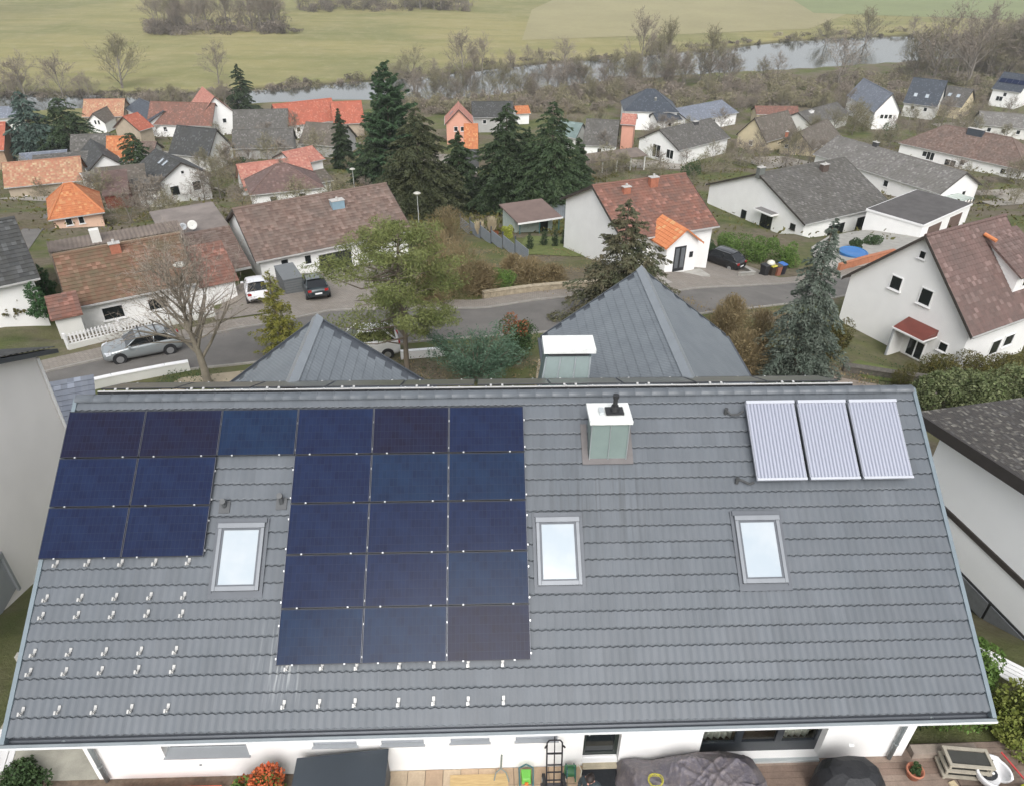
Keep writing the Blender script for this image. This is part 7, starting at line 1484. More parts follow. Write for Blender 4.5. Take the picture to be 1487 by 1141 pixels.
SHORT = {'long_left': 'the long mossy roof', 'centre_brown': 'the long brown roof', 'white_two': 'the tall plain white house', 'mottled': 'the patchy orange roof', 'dark_white_gable': 'the blank white gable', 'small_white_gable': 'the small two-window gable', 'blue_white': 'the narrow dark blue roof', 'brownred_wide': 'the wide brown red roof', 'tall_reddish': 'the steep reddish roof', 'dark_hip': 'the dark grey barn', 'grey_long': 'the long grey barn', 'grey_low': 'the lower grey barn', 'red_barn': 'the bright red roof', 'red_east': 'the small red roof', 'grey_barn': 'the dull grey barn', 'red_brown_house': 'the pinkish red roof', 'brown_hip': 'the dark brown hipped roof', 'red_canopy_roof': 'the red shelter', 'orange_far': 'the tiny orange roof', 'orange_mid': 'the orange roof patch', 'peach_hip': 'the peach house', 'left_dark': 'the dark roof at left edge', 'brick_left': 'the brick gable', 'tan_far': 'the faded tan barn', 'orange_upper': 'the vivid orange red roof', 'orange_lower': 'the plain orange outbuilding', 'pink_centre': 'the steep pinkish gable', 'dark_centre': 'the wide dark roof', 'barn_open': 'the garden house', 'greenish': 'the grey green roof', 'centre_grey_white': 'the old grey tiled house', 'salmon': 'the salmon house', 'slate_far': 'the slate hipped roof', 'white_dark_window': 'the two dark windows gable', 'bluegrey': 'the shallow blue grey roof', 'cream_one': 'the first cream gable', 'cream_two': 'the lower cream gable', 'grey_strip': 'the roof with white ridge strip', 'blue_gable': 'the steep blue grey roof', 'slate_right': 'the dark slate roof with skylights', 'grey_right': 'the cream walled grey roof', 'far_right': 'the far right solar roof house', 'hip_brown': 'the long red brown bungalow', 'long_grey': 'the very long grey roof', 'mid_grey': 'the dark grey roofed bungalow', 'red_garage_house': 'the orange porch house', 'right_white': 'the big white gable house'}
def near_label(txt, x, y, angular=False):
    best = None
    for k, ph_ in SHORT.items():
        p = DATA['H'][k]['p']; d = abs(x / y - p[0] / p[1]) * y + (.15 * abs(y - p[1]) if angular else 0) if angular else math.hypot(x - p[0], y - p[1])
        if best is None or d < best[0]: best = (d, k, p)
    d, k, p = best; lx = x / y * p[1] - p[0]
    rel = 'behind' if y > p[1] and abs(lx) < p[3] * .6 else 'in front of' if y < p[1] and abs(lx) < p[3] * .6 else ('left of' if lx < 0 else 'right of')
    if angular: rel = {'behind': 'seen above', 'in front of': 'seen above'}.get(rel, 'seen above and ' + rel)
    return f'{txt} {rel} {SHORT[k]}'
SM = [bare_mesh(60 + k, 5., 1.3, 4, (TWIG, TWIGO)[k % 2], trunkfrac=.05, r0=.06, up=.4, twig_w=.018, nb=9) for k in range(4)]
FT = [leafcloud('fine_twigs', lobes(900, 1.9, 1.9, 4.2, 8, i + 300), (TWIG, TWIGO, BRN, HEDG)[i], .26, .14) for i in range(4)]
r9 = random.Random(99); EXTRA = []
while len(EXTRA) < 110:
    x, y = (r9.uniform(-115, -15), r9.uniform(72, 208)) if r9.random() < .42 else (r9.uniform(5, 150), r9.uniform(105, 245))
    if abs(x) > .75 * y or x > .78 * y: continue
    ok = True
    for (hx, hy, c_, s_, a_, b_, hz) in PADS:
        dx, dy = x - hx, y - hy
        if abs(c_ * dx + s_ * dy) < a_ + 1.5 and abs(-s_ * dx + c_ * dy) < b_ + 1.5: ok = False; break
    if ok: w9 = r9.uniform(2.6, 6.0); EXTRA.append([x, y, terr(x, y), w9 * r9.uniform(.6, 1.05), w9])
for i, s_ in enumerate(T_['shrubs_mid'] + EXTRA):
    x, y, z, h, w_ = s_; o = thing('leafless_shrub', near_label(('low' if h < 3.2 else 'tall') + ' leafless shrub', x, y), 'shrub', (x, y, z), rng.uniform(0, 6), 'leafless shrubs between the roofs'); bm_, tm_ = SM[i % 4]
    c1 = link('branches', bm_, o); c2_ = link('twigs', tm_, o); o.scale = (w_ / 4.2, w_ / 4.2, h / 4.6)
    tag(link('fine_twigs', FT[i % 4], o), kind='stuff')
for i, s_ in enumerate(T_['greenshrubs']): bush('evergreen_shrub', ['evergreen shrub at the left foot of the garage', 'evergreen shrub right of the garage shrub', 'dark evergreen shrub behind the steep blue grey roof', 'evergreen shrub beside the two dark windows gable', 'flat evergreen shrub behind the tall white house'][i], 'shrub', s_[:3], s_[4], s_[3], LEAFD, 2500, .22 if i > 1 else .12, 8)
# ---------------- river trees: five skeletons shared by many
VAR = [bare_mesh(100 + k, 12., (.95, 1.15, .8, 1.25, 1.05)[k], 4, (TWIG, TWIG, TWIGO, TWIG, TWIGO)[k], trunkfrac=(.10, .2, .06, .14, .08)[k], r0=.17, up=.6, twig_w=(.030, .028, .034, .028, .03)[k], nb=(10, 9, 12, 10, 11)[k]) for k in range(5)]
def river_tree(x, y, h, w_, label, group, v=None):
    v = rng.randrange(5) if v is None else v; o = thing('bare_tree', label, 'tree', (x, y, terr(x, y)), rng.uniform(0, 6), group); link('branches', VAR[v][0], o); link('twigs', VAR[v][1], o)
    o.scale = (w_ / 9., w_ / 9., h / 11.5); return o
def spot(px, py):  # not used for placing by picture: positions below are metres
    return None
RT = DATA['RT']
for i, (x, y, h, w_, lb) in enumerate(RT): river_tree(x, y, h, w_, lb, None)
gl = {'far': 'bare trees on the far river bank', 'near': 'bare trees between village and river', 'grove': 'bare trees of the grove in the meadow', 'village': 'bare garden trees between the houses'}
lbs = {'far': 'far bank tree', 'near': 'near bank tree', 'grove': 'leafless meadow grove tree', 'village': 'leafless garden tree'}
for kind, L in DATA['RG'].items():
    for (x, y, h, w_) in L: river_tree(x, y, h, w_, near_label(lbs[kind], x, y, kind != 'village'), gl[kind])
# undergrowth along the banks and in the groves: a mass nobody could count
def thicket(name, pts, label, mats, n_each, rad, h, leaf):
    for mi, mt in enumerate(mats):
        Cs = []
        for (x, y) in pts[mi::len(mats)]:
            z = terr(x, y); r_ = rad * rng.uniform(.6, 1.4); hh_ = h * rng.uniform(.5, 1.3); P = lobes(n_each, r_, r_, hh_, 5, rng.randint(0, 99999)); Cs.append(P + [x, y, z])
        o = link(name, leafcloud(name, np.concatenate(Cs), mt, leaf, .16)); tag(o, label[mi] if isinstance(label, list) else label, 'undergrowth', kind='stuff')
thicket('bank_undergrowth', DATA['UG']['far'], ['grey brown brushwood fringing the far river bank', 'olive brushwood fringing the far river bank', 'dark brushwood fringing the far river bank'], [TWIG, TWIGO, leafmat('dark_twigs', (.11, .095, .078), (.08, .07, .058), (.14, .12, .095), scale=.4)], 300, 3.0, 2.4, .75)
thicket('wooded_strip', DATA['UG']['near'], ['grey brown brushwood filling the strip between village and river', 'olive green brushwood filling the strip between village and river'], [TWIG, TWIGO], 520, 3.4, 3.6, .75)
thicket('grove_undergrowth', DATA['UG']['grove'], ['grey brown brushwood under the meadow grove', 'dark brushwood under the meadow grove'], [TWIG, MATS['dark_twigs']], 360, 5.5, 4.5, 1.1)
# low garden greenery between houses (uncountable)
def scatter_low(name, label, boxes, mat, n, leaf, h):
    Cs = []
    for (x0, x1, y0, y1) in boxes:
        x = nrng.uniform(x0, x1, n); y = nrng.uniform(y0, y1, n); k = np.sin(x * .9) * np.cos(y * .7) + nrng.normal(size=n) * .5; m_ = k > .2; x, y = x[m_], y[m_]
        Cs.append(np.stack([x, y, np.array([terr(a, c_) for a, c_ in zip(x, y)]) + nrng.uniform(0, h, len(x))], 1))
    o = link(name, leafcloud(name, np.concatenate(Cs), mat, leaf, .5)); tag(o, label, 'ground cover', kind='stuff')
scatter_low('garden_ground_cover', 'low green ground cover in the back garden behind the main house', [(-8, 12, 26, 40), (-20, -9, 28, 36), (12, 34, 30, 46)], LEAFD, 9000, .10, .3)
scatter_low('garden_leaf_litter', 'brown leaf litter and dead stalks on the garden slope', [(-8, 12, 26, 42), (-10, 8, 50, 68), (12, 22, 36, 50)], BRN, 9000, .12, .4)
scatter_low('village_garden_growth', 'mixed low growth in the gardens between the village houses', [(-110, -20, 70, 200), (20, 140, 80, 200), (-20, 20, 75, 140)], HEDG, 22000, .45, .7)
# ================================================================ CARS
CG = NT('car_glass'); CG.base((.010, .012, .014)); CG.rough(.05); CG.b.inputs['Coat Weight'].default_value = .5; CG = CG.m
TYRE = plain('tyre', (.018, .018, .018), .85, .1); RIM = plain('rim', (.45, .46, .47), .3, .05, 5, metal=.7)
RED = plain('rear_light', (.30, .012, .012), .2, .05); HL = plain('head_light', (.62, .65, .68), .12, .05)
def car(label, P, rz, paint, L=4.4, W_=1.82, H=1.5, kind='hatch', group=None, rails_=False, cat='car', name='parked_car'):
    o = thing(name, label, cat, P, rz, group); h = L / 2; w = W_ / 2
    st = [(h, .55, .62, .30), (h - .08, .68, .72, .24), (h - .30, .90, .82, .22), (h - .75, .97, .90, .22), (h - 1.15, 1.0, .97, .22), (.55, 1.0, 1.0, .22), (-.6, 1.0, 1.02, .22), (-h + .75, .98, 1.04, .22), (-h + .30, .93, 1.02, .24), (-h + .06, .86, .88, .28), (-h, .80, .70, .34)]
    sc = H / 1.5; rows = []
    for x, ws, zt, zb in st:
        zt *= sc; ww = w * ws; rows.append([(x, ww * .82, zb), (x, ww * .97, zb + .12), (x, ww, zb + (zt - zb) * .5), (x, ww * .97, zt - .10), (x, ww * .88, zt - .01), (x, ww * .5, zt + .025), (x, 0, zt + .035), (x, -ww * .5, zt + .025), (x, -ww * .88, zt - .01), (x, -ww * .97, zt - .10), (x, -ww, zb + (zt - zb) * .5), (x, -ww * .97, zb + .12), (x, -ww * .82, zb)])
    b = MB(); b.grid(rows); b.poly(rows[0]); b.poly(rows[-1][::-1]); body = b.build('body', paint, o, smooth=True)
    m_ = body.modifiers.new('sub', 'SUBSURF'); m_.levels = 1; m_.render_levels = 2
    hb = .42 if kind == 'hatch' else .55
    xb0, xt0, xt1, xb1 = h - 1.25, h - 1.95, -h + hb + .45, -h + .22; zb_, zt_ = 1.0 * sc, H
    B = [(xb0, w * .86, zb_ - .03), (xb1, w * .84, zb_ + .0), (xb1, -w * .84, zb_), (xb0, -w * .86, zb_ - .03)]; Tt = [(xt0, w * .70, zt_ - .05), (xt1, w * .68, zt_ - .07), (xt1, -w * .68, zt_ - .07), (xt0, -w * .70, zt_ - .05)]
    b = MB()
    for i in range(4): b.poly([B[i], B[(i + 1) % 4], Tt[(i + 1) % 4], Tt[i]])
    b.poly(Tt); gl_ = b.build('glasshouse', CG, o)
    b = MB(); rr_ = []
    for f in np.linspace(0, 1, 7):
        x = xt0 + .04 + (xt1 - xt0 - .10) * f; zc = zt_ - .03 + .045 * math.sin(math.pi * (f * .8 + .15)); rr_.append([(x, w * .71, zc - .05), (x, w * .64, zc), (x, w * .3, zc + .02), (x, 0, zc + .025), (x, -w * .3, zc + .02), (x, -w * .64, zc), (x, -w * .71, zc - .05)])
    b.grid(rr_)
    for sg in (1, -1):
        for (p, q, r_) in ((B[0], Tt[0], .035), (B[1], Tt[1], .05)): b.tube((p[0], p[1] * sg, p[2]), (q[0], q[1] * sg, q[2]), r_, r_, 6)
        xm = (xb0 + xb1) / 2; b.tube((xm - .1, w * .87 * sg, zb_), (xm - .15, w * .715 * sg, zt_ - .05), .03, .03, 6)
    b.build('roof_panel', paint, o, smooth=True)
    for x in (h - .82, -h + .80):
        for sg in (1, -1):
            wh = thing('wheel', None, None) ; wh.parent = o; wh.location = (x, sg * (w - .11), .33)
            for k in list(wh.keys()): del wh[k]
            b = MB(); b.tube((0, -.11, 0), (0, .11, 0), .33, n=20); b.build('tyre', TYRE, wh)
            b = MB(); b.tube((0, .112 * sg, 0), (0, .118 * sg, 0), .21, n=16); b.build('rim', RIM, wh)
    b = MB()
    for x in (h - .82, -h + .80):
        for sg in (1, -1):
            b.tube((x, sg * (w - .20), .36), (x, sg * (w + .006), .36), .39, n=20)
    b.build('wheel_arch', BLACK, o)
    for sg in (1, -1):
        b = MB(); b.hexa([(h - .40, sg * w * .60, .66 * sc), (h - .10, sg * w * .60, .60 * sc), (h - .14, sg * w * .86, .60 * sc), (h - .42, sg * w * .92, .68 * sc), (h - .40, sg * w * .60, .80 * sc), (h - .06, sg * w * .56, .72 * sc), (h - .14, sg * w * .84, .74 * sc), (h - .42, sg * w * .90, .82 * sc)]); b.build('headlight', HL, o)
        b = MB(); b.box((-h - .012, min(sg * w * .52, sg * w * .82), .72 * sc), (-h + .10, max(sg * w * .52, sg * w * .82), .88 * sc)); b.build('tail_light', RED, o)
        b = MB(); b.obox((h - 1.45, sg * (w + .06), 1.02 * sc), (.12, .18, .12)); b.build('mirror', paint, o)
    b = MB(); b.box((-h - .02, -.26, .52), (-h - .003, .26, .63)); b.build('number_plate', WFRAME, o)
    b = MB(); b.box((h - .06, -w * .5, .36), (h + .012, w * .5, .50)); b.box((-h - .015, -w * .7, .36), (-h + .05, w * .7, .48)); b.build('bumper_trim', BLACK, o)
    if rails_:
        b = MB()
        for sg in (1, -1): b.tube((xt0 - .05, sg * w * .66, zt_ + .02), (xt1 + .1, sg * w * .66, zt_ + .02), .02, n=6)
        b.build('roof_rail', RIM, o)
    return o
def paint(name, c, met=.3):
    t = NT(name); t.base(c); t.rough(.3); t.b.inputs['Metallic'].default_value = met; t.b.inputs['Coat Weight'].default_value = .8; t.b.inputs['Coat Roughness'].default_value = .06; return t.m
def gp_(x, y, dz=.07): return (x, y, terr(x, y) + dz)
def slope_to(o, x, y, rz, L=2.4):
    a = terr(x + math.cos(rz) * 1.4, y + math.sin(rz) * 1.4); c_ = terr(x - math.cos(rz) * 1.4, y - math.sin(rz) * 1.4); o.rotation_euler = (0, -math.atan2(a - c_, 2.8), rz)
    o.location.z = (a + c_) / 2 + .07
c1 = car('silver grey car with roof rack parked at the kerb by the picket fence', gp_(-22.7, 38.4), math.radians(213), paint('silver_paint', (.34, .37, .38), .5), rails_=True); slope_to(c1, -22.7, 38.4, math.radians(213))
b = MB()
for x in (.0, -.9): b.box((x, -.75, 1.52), (x + .06, .75, 1.56))
b.build('roof_rack', BLACK, c1)
c2_ = car('white car with dark rear window in front of the brown carport', gp_(-19.3, 49.7), math.radians(112), paint('white_paint', (.72, .72, .74), .0)); slope_to(c2_, -19.3, 49.7, math.radians(112))
c3 = car('dark green blue car parked beside the grey bin box', gp_(-15.2, 50.7), math.radians(112), paint('dark_paint', (.018, .030, .035), .3)); slope_to(c3, -15.2, 50.7, math.radians(112))
c4 = car('black estate car with roof rails by the orange porch', gp_(20.2, 66.2), math.radians(133), paint('black_paint', (.012, .013, .015), .2), L=4.8, H=1.62, rails_=True, kind='suv'); slope_to(c4, 20.2, 66.2, math.radians(133))
c5 = car('white van whose roof shows over the slope of the left slate wing', gp_(-9.2, 38.6), math.radians(195), MATS.get('x') or paint('van_paint', (.74, .74, .73), .0), H=1.9, cat='van', name='white_van'); slope_to(c5, -9.2, 38.6, math.radians(195))
# ================================================================ STREET FURNITURE
def lamp(label, x, y, hgt, lean=0):
    o = thing('street_lamp', label, 'street lamp', gp_(x, y, 0), 0, 'street lamps'); b = MB(); b.tube((0, 0, -.3), (0, 0, hgt), .06, .04, 8); b.build('pole', plain('lamp_pole', (.42, .43, .42), .5), o)
    b = MB(); b.lathe([(0, .0), (.10, .0), (.42, .16), (.46, .22), (.30, .32), (.0, .38)], (0, 0, hgt), 14); b.build('lamp_head', plain('lamp_head', (.48, .47, .42), .4), o, smooth=True)
lamp('street lamp with wide pale head standing in front of the mossy roof', -22.0, 44.4, 3.9)
lamp('thin street lamp between the long brown roof and the tawny bushes', -11.5, 84.5, 3.6)
lamp('far street lamp standing above the ridge of the long brown roof', -25.0, 112, 4.6)
# picket fence on its low wall
def along(A, B, z_at=True):
    A = Vector((A[0], A[1], terr(*A))); B = Vector((B[0], B[1], terr(*B))); return A, B
o = thing('picket_fence', 'long white slatted fence on a low white wall in front of the mossy roofed house', 'fence', gp_(-27.6, 38.9, 0)); base_ = Vector(o.location)
pts_ = [(-27.6, 38.9), (-25.4, 41.2), (-23.0, 43.4), (-20.8, 45.2)]; b = MB(); bw = MB(); bp_ = MB()
for (p, q) in zip(pts_[:-1], pts_[1:]):
    A, B = along(p, q); n_ = int((B - A).length / .20); d = (B - A); ang = math.atan2(d.y, d.x)
    bw.hexa([A - base_ + Vector((0, 0, -.4)), B - base_ + Vector((0, 0, -.4)), B - base_ + Vector((-.1, .12, -.4)), A - base_ + Vector((-.1, .12, -.4)), A - base_ + Vector((0, 0, .38)), B - base_ + Vector((0, 0, .38)), B - base_ + Vector((-.1, .12, .38)), A - base_ + Vector((-.1, .12, .38))])
    for k in range(n_):
        c_ = A + d * ((k + .5) / n_) - base_ + Vector((-.05, .06, .75)); b.obox(c_, (.095, .02, .66), rz=ang)
    for zz in (.55, .92): bp_.tube(A - base_ + Vector((-.05, .09, zz)), B - base_ + Vector((-.05, .09, zz)), .02, n=4)
    bp_.obox(A - base_ + Vector((-.05, .06, .6)), (.14, .14, 1.1), rz=ang)
sheet('flower_strip', [(-27.7, 39.3), (-25.5, 41.6), (-23.1, 43.8), (-20.9, 45.6), (-22.0, 47.2), (-27.0, 43.6), (-29.0, 41.2)], plain('dark_mulch', (.10, .085, .06), .95, .3, 2, world=True), .05, n=2)
s_ = b.build('slat', WFRAME, o); tag(s_, kind='stuff'); bw.build('base_wall', WM['offwhite'], o); bp_.build('rail', WFRAME, o)
def wall_run(name, label, pts, h_, th, mt, cat='wall', top=None):
    o = thing(name, label, cat, gp_(*pts[0], 0)); base_ = Vector(o.location); b = MB(); bt = MB()
    for p, q in zip(pts[:-1], pts[1:]):
        A, B = along(p, q); d = (B - A).normalized(); s = Vector((-d.y, d.x, 0)).normalized() * th; A, B = A - base_, B - base_
        b.hexa([A + Vector((0, 0, -.6)), B + Vector((0, 0, -.6)), B + s + Vector((0, 0, -.6)), A + s + Vector((0, 0, -.6)), A + Vector((0, 0, h_)), B + Vector((0, 0, h_)), B + s + Vector((0, 0, h_)), A + s + Vector((0, 0, h_))])
        e = s * .15; bt.hexa([A - e + Vector((0, 0, h_ + .003)), B - e + Vector((0, 0, h_ + .003)), B + s + e + Vector((0, 0, h_ + .003)), A + s + e + Vector((0, 0, h_ + .003)), A - e + Vector((0, 0, h_ + .06)), B - e + Vector((0, 0, h_ + .06)), B + s + e + Vector((0, 0, h_ + .06)), A + s + e + Vector((0, 0, h_ + .06))])
    b.build('wall_body', mt, o); bt.build('coping', top or mt, o); return o
wall_run('low_wall', 'low white garden wall along the lower side of the road at left', [(-24.6, 32.2), (-22.3, 34.0), (-20.0, 35.5), (-18.9, 36.1)], .55, .25, WM['offwhite'], top=WFRAME)
wall_run('low_wall', 'pale quarry stone retaining wall along the upper pavement in the middle', [(-2.2, 49.6), (1.6, 51.4), (4.6, 52.4), (7.5, 53.0)], .55, .35, plain('quarry_stone', (.34, .29, .21), .95, .3, 3, fine=9))
wall_run('brick_wall', 'low orange brick wall in front of the grey bungalow', [(32.4, 66.8), (36.2, 69.6), (40.5, 72.4)], .75, .3, plain('orange_brick', (.40, .16, .085), .9, .2, 4, fine=25))
wall_run('low_wall', 'pale kerb wall curving beside the black estate car', [(20.8, 61.2), (22.9, 63.4), (22.4, 66.5), (21.9, 69.0)], .35, .25, CONC)
wall_run('garden_edging', 'dark stone edging in the front garden of the big white gable house', [(20.6, 38.4), (23.5, 38.0), (26.5, 37.2)], .4, .4, plain('dark_stone', (.11, .10, .085), .95, .3, 4, fine=14))
wall_run('white_parapet', 'white wall bit behind the pine trunk by the road', [(-6.8, 38.0), (-4.2, 38.6)], .5, .2, WFRAME)
o = sheet('garden_path', [(-19.5, 33.0), (-12.5, 35.4), (-12.0, 37.4), (-19.0, 35.0)], plain('sand_path', (.33, .28, .20), .95, .2, 1, world=True), .05, n=2)
sheet('garden_path', [(15, 36.8), (22.8, 35.2), (31, 35.8), (31, 36.8), (22.8, 36.4), (15.4, 38.2)], plain('pink_gravel', (.27, .225, .185), .95, .2, 1.4, world=True), .05, n=2)
sheet('garden_path', [(1.2, 33.5), (2.4, 33.2), (3.0, 37.6), (1.6, 38.2)], MATS['sand_path'], .06, n=2)
sheet('lawn', [(21.5, 37.6), (25.6, 37.0), (27.5, 39.0), (23, 41.5), (21.6, 40)], plain('lawn_green', (.11, .135, .035), .95, .25, 1.5, world=True, fine=12), .05, n=2)
sheet('lawn', [(.2, 66), (6.8, 65), (7.5, 74), (1.4, 75)], MATS['lawn_green'], .06, n=2)
sheet('terrace_paving', [(9.8, 51.2), (13.6, 53.4), (12.6, 56.2), (8.9, 54.0)], plain('pale_paving', (.36, .34, .31), .9, .2, 1.5, world=True), .09, n=2)
sheet('lawn', [(-64, 118), (-58, 116), (-57, 122), (-63, 126)], MATS['lawn_green'], .06, n=2)
# stepped grey fence
o = thing('stepped_fence', 'grey composite fence stepping down the slope in five panels', 'fence', gp_(-6.0, 78.5, 0)); A, B = Vector((-6.0, 78.5)), Vector((1.4, 63.0)); base_ = Vector(o.location); FG = plain('fence_grey', (.22, .245, .275), .6, .1, 2)
for k in range(6):
    p = A.lerp(B, k / 6); q = A.lerp(B, (k + 1) / 6); zt = max(terr(*p), terr(*q)) - base_.z; ang = math.atan2(q.y - p.y, q.x - p.x); c_ = Vector(((p.x + q.x) / 2 - base_.x, (p.y + q.y) / 2 - base_.y, 0)); ln = (q - p).length
    b = MB()
    for j in range(6): b.obox((c_.x, c_.y, zt - .1 + j * .21), (ln - .1, .04, .20), rz=ang)
    b.build('fence_panel', FG, o); b = MB(); b.obox((p.x - base_.x, p.y - base_.y, zt + .2), (.1, .1, 2.4), rz=ang); b.build('fence_post', DARKZ, o)
o = thing('board_fence', 'grey vertical board fence between the garden hut and the white gable wall', 'fence', gp_(3.2, 91, 0)); b = MB()
for k in range(16):
    x = k * .26; zz = terr(3.2 + x, 91 - x * .1) - o.location.z; b = MB(); b.box((x, -.02, zz - .3), (x + .24, .02, zz + 1.9)); b.build('board', FG, o)
# garden hut
o = thing('garden_hut', 'pale green garden hut with brown felt roof and open porch', 'garden hut', gp_(2.0, 79.5, 0), .42)
b = MB(); b.box((-2.6, -1, -1.5), (2.2, 2.2, 2.1)); b.build('wall', plain('pale_green_boards', (.40, .46, .42), .8, .1, 2), o)
b = MB(); b.hexa([(-2.9, -2.8, 2.1), (2.5, -2.8, 2.1), (2.5, 2.6, 2.5), (-2.9, 2.6, 2.5), (-2.9, -2.8, 2.22), (2.5, -2.8, 2.22), (2.5, 2.6, 2.65), (-2.9, 2.6, 2.65)]); b.build('roof', plain('brown_felt', (.16, .115, .10), .9, .15, 1), o)
b = MB(); b.box((-2.95, -2.86, 2.05), (2.55, -2.803, 2.24)); b.build('fascia', WFRAME, o)
for xx in (-2.6, -.2, 2.2):
    b = MB(); b.box((xx - .05, -2.6, -1.2), (xx + .05, -2.5, 2.1)); b.build('post', plain('teal_post', (.05, .12, .12), .6), o)
b = MB(); b.box((.5, -1.05, .1), (1.6, -1.003, 1.9)); b.build('window', GLASS, o)
# bins
BN_ = [('black wheelie bin', (.02, .02, .022), (.02, .02, .022), 24.0, 64.2), ('brown wheelie bin with yellow lid', (.05, .035, .025), (.50, .45, .06), 24.8, 64.6), ('terracotta coloured wheelie bin', (.30, .12, .08), (.06, .05, .04), 25.5, 65.0), ('blue lidded wheelie bin', (.02, .02, .03), (.04, .14, .42), 26.2, 65.7)]
for lb, c_, lc, x, y in BN_:
    o = thing('wheelie_bin', lb + ' at the roadside below the green hedge', 'bin', gp_(x, y, .05), .5, 'wheelie bins at the roadside'); b = MB(); b.hexa([(-.24, -.28, 0), (.24, -.28, 0), (.24, .28, 0), (-.24, .28, 0), (-.3, -.36, 1.0), (.3, -.36, 1.0), (.3, .36, 1.0), (-.3, .36, 1.0)]); b.build('body', plain('bin_' + lb[:5], c_, .6, .1), o)
    b = MB(); b.hexa([(-.32, -.40, 1.003), (.32, -.40, 1.003), (.32, .40, 1.003), (-.32, .40, 1.003), (-.29, -.36, 1.07), (.29, -.36, 1.07), (.29, .36, 1.10), (-.29, .36, 1.10)]); b.build('lid', plain('lid_' + lb[:5], lc, .5, .1), o)
    b = MB()
    for sg in (-1, 1): b.tube((sg * .27 - .03, .3, .1), (sg * .27 + .03, .3, .1), .1, n=10)
    b.build('wheel', BLACK, o)
o = thing('rubbish_bag', 'pale full rubbish bag lying on the bin lids', 'bag', gp_(24.6, 64.6, 1.13)); b = MB(); b.lathe([(0, 0), (.3, .0), (.42, .15), (.3, .35), (.1, .42), (0, .5)], n=10); b.build('bag_body', plain('bag', (.68, .66, .56), .5, .15, 6), o, smooth=True)
# bin box
o = thing('bin_enclosure', 'grey slatted bin enclosure between the white and the dark car', 'bin box', gp_(-17.5, 52.0, .05), .5); b = MB(); b.box((-.7, -1.5, 0), (.7, 1.5, 1.35)); b.build('box_body', plain('composite_grey', (.10, .11, .115), .6, .1, 2), o)
b = MB(); b.box((-.75, -1.55, 1.353), (.75, 1.55, 1.42)); b.build('box_lid', plain('box_lid', (.14, .15, .155), .5, .08, 2), o)
b = MB()
for k in range(6): b.box((-.72, -1.52, .1 + .2 * k), (-.703, 1.52, .24 + .2 * k)); b.box((-.7, -1.53, .1 + .2 * k), (.7, -1.503, .24 + .2 * k))
b.build('box_slats', MATS['box_lid'], o)
# blue pool cover
o = thing('paddling_pool', 'round bright blue covered paddling pool in front of the grey bungalow', 'pool', gp_(36.3, 73.0, .05)); b = MB(); b.lathe([(1.35, 0), (1.45, .15), (1.4, .32), (1.25, .36), (.6, .27), (0, .24)], n=28); b.build('pool_cover', plain('pool_blue', (.03, .15, .40), .4, .12, 2), o, smooth=True)
b = MB(); b.lathe([(1.40, .28), (1.5, .34), (1.40, .40), (1.3, .34), (1.40, .28)], n=28); b.build('pool_rim', plain('pool_rim', (.04, .18, .42), .4), o, smooth=True)
# open garden house balcony between the firs
h_ = hh['barn_open']; x, y, yaw, L, W, he, hr, rl, gz = D_('barn_open')
b = MB(); b.box((L / 2 - .39, -W / 2 + .9, .6), (L / 2 - .36, W / 2 - .9, he + .6)); b.build('dark_opening', BLACK, h_)
b = MB(); b.box((L / 2 - .36, -W / 2 + .5, .2), (L / 2 + .7, W / 2 - .5, .55)); b.build('balcony', WM['offwhite'], h_)
for k in range(12):
    b = MB(); yy = -W / 2 + .6 + k * (W - 1.2) / 11; b.box((L / 2 + .6, yy - .03, .55), (L / 2 + .64, yy + .03, 1.3)); b.build('baluster', DARKZ, h_)
# tarred pergola roof in the middle
o = thing('open_shed', 'low open shed with grey sheet roof right of the firs', 'shed', (19.5, 146, g(19.5, 146)), .45); b = MB(); b.hexa([(-7, -2, 2.6), (7, -2, 2.6), (7, 2, 3.2), (-7, 2, 3.2), (-7, -2, 2.75), (7, -2, 2.75), (7, 2, 3.35), (-7, 2, 3.35)]); b.build('roof', MATS['old_sheet'], o)
for k in range(5):
    b = MB(); xx = -6.6 + k * 3.3; b.box((xx - .1, -1.8, -1), (xx + .1, -1.6, 2.6)); b.build('post', WM['offwhite'], o)
# solar panels on the far right house roof
x, y, yaw, L, W, he, hr, rl, gz = D_('far_right'); al = math.atan2(hr - he, W / 2); M0 = Matrix.Translation((x, y, gz)) @ Matrix.Rotation(yaw, 4, 'Z') @ Matrix.Translation((0, -W / 2, he)) @ Matrix.Rotation(al, 4, 'X')
for k in range(4):
    o = copy_tree(protos['N']); o['label'] = f'{ordn[k]} from the left of the solar panels on the far right house'; o['group'] = 'solar panels on the far right house'; o.matrix_world = M0 @ Matrix.Translation((-L / 2 + .6 + 1.85 * k, 3.0, .12)) @ Matrix.Diagonal((1, 1.6, 1, 1))
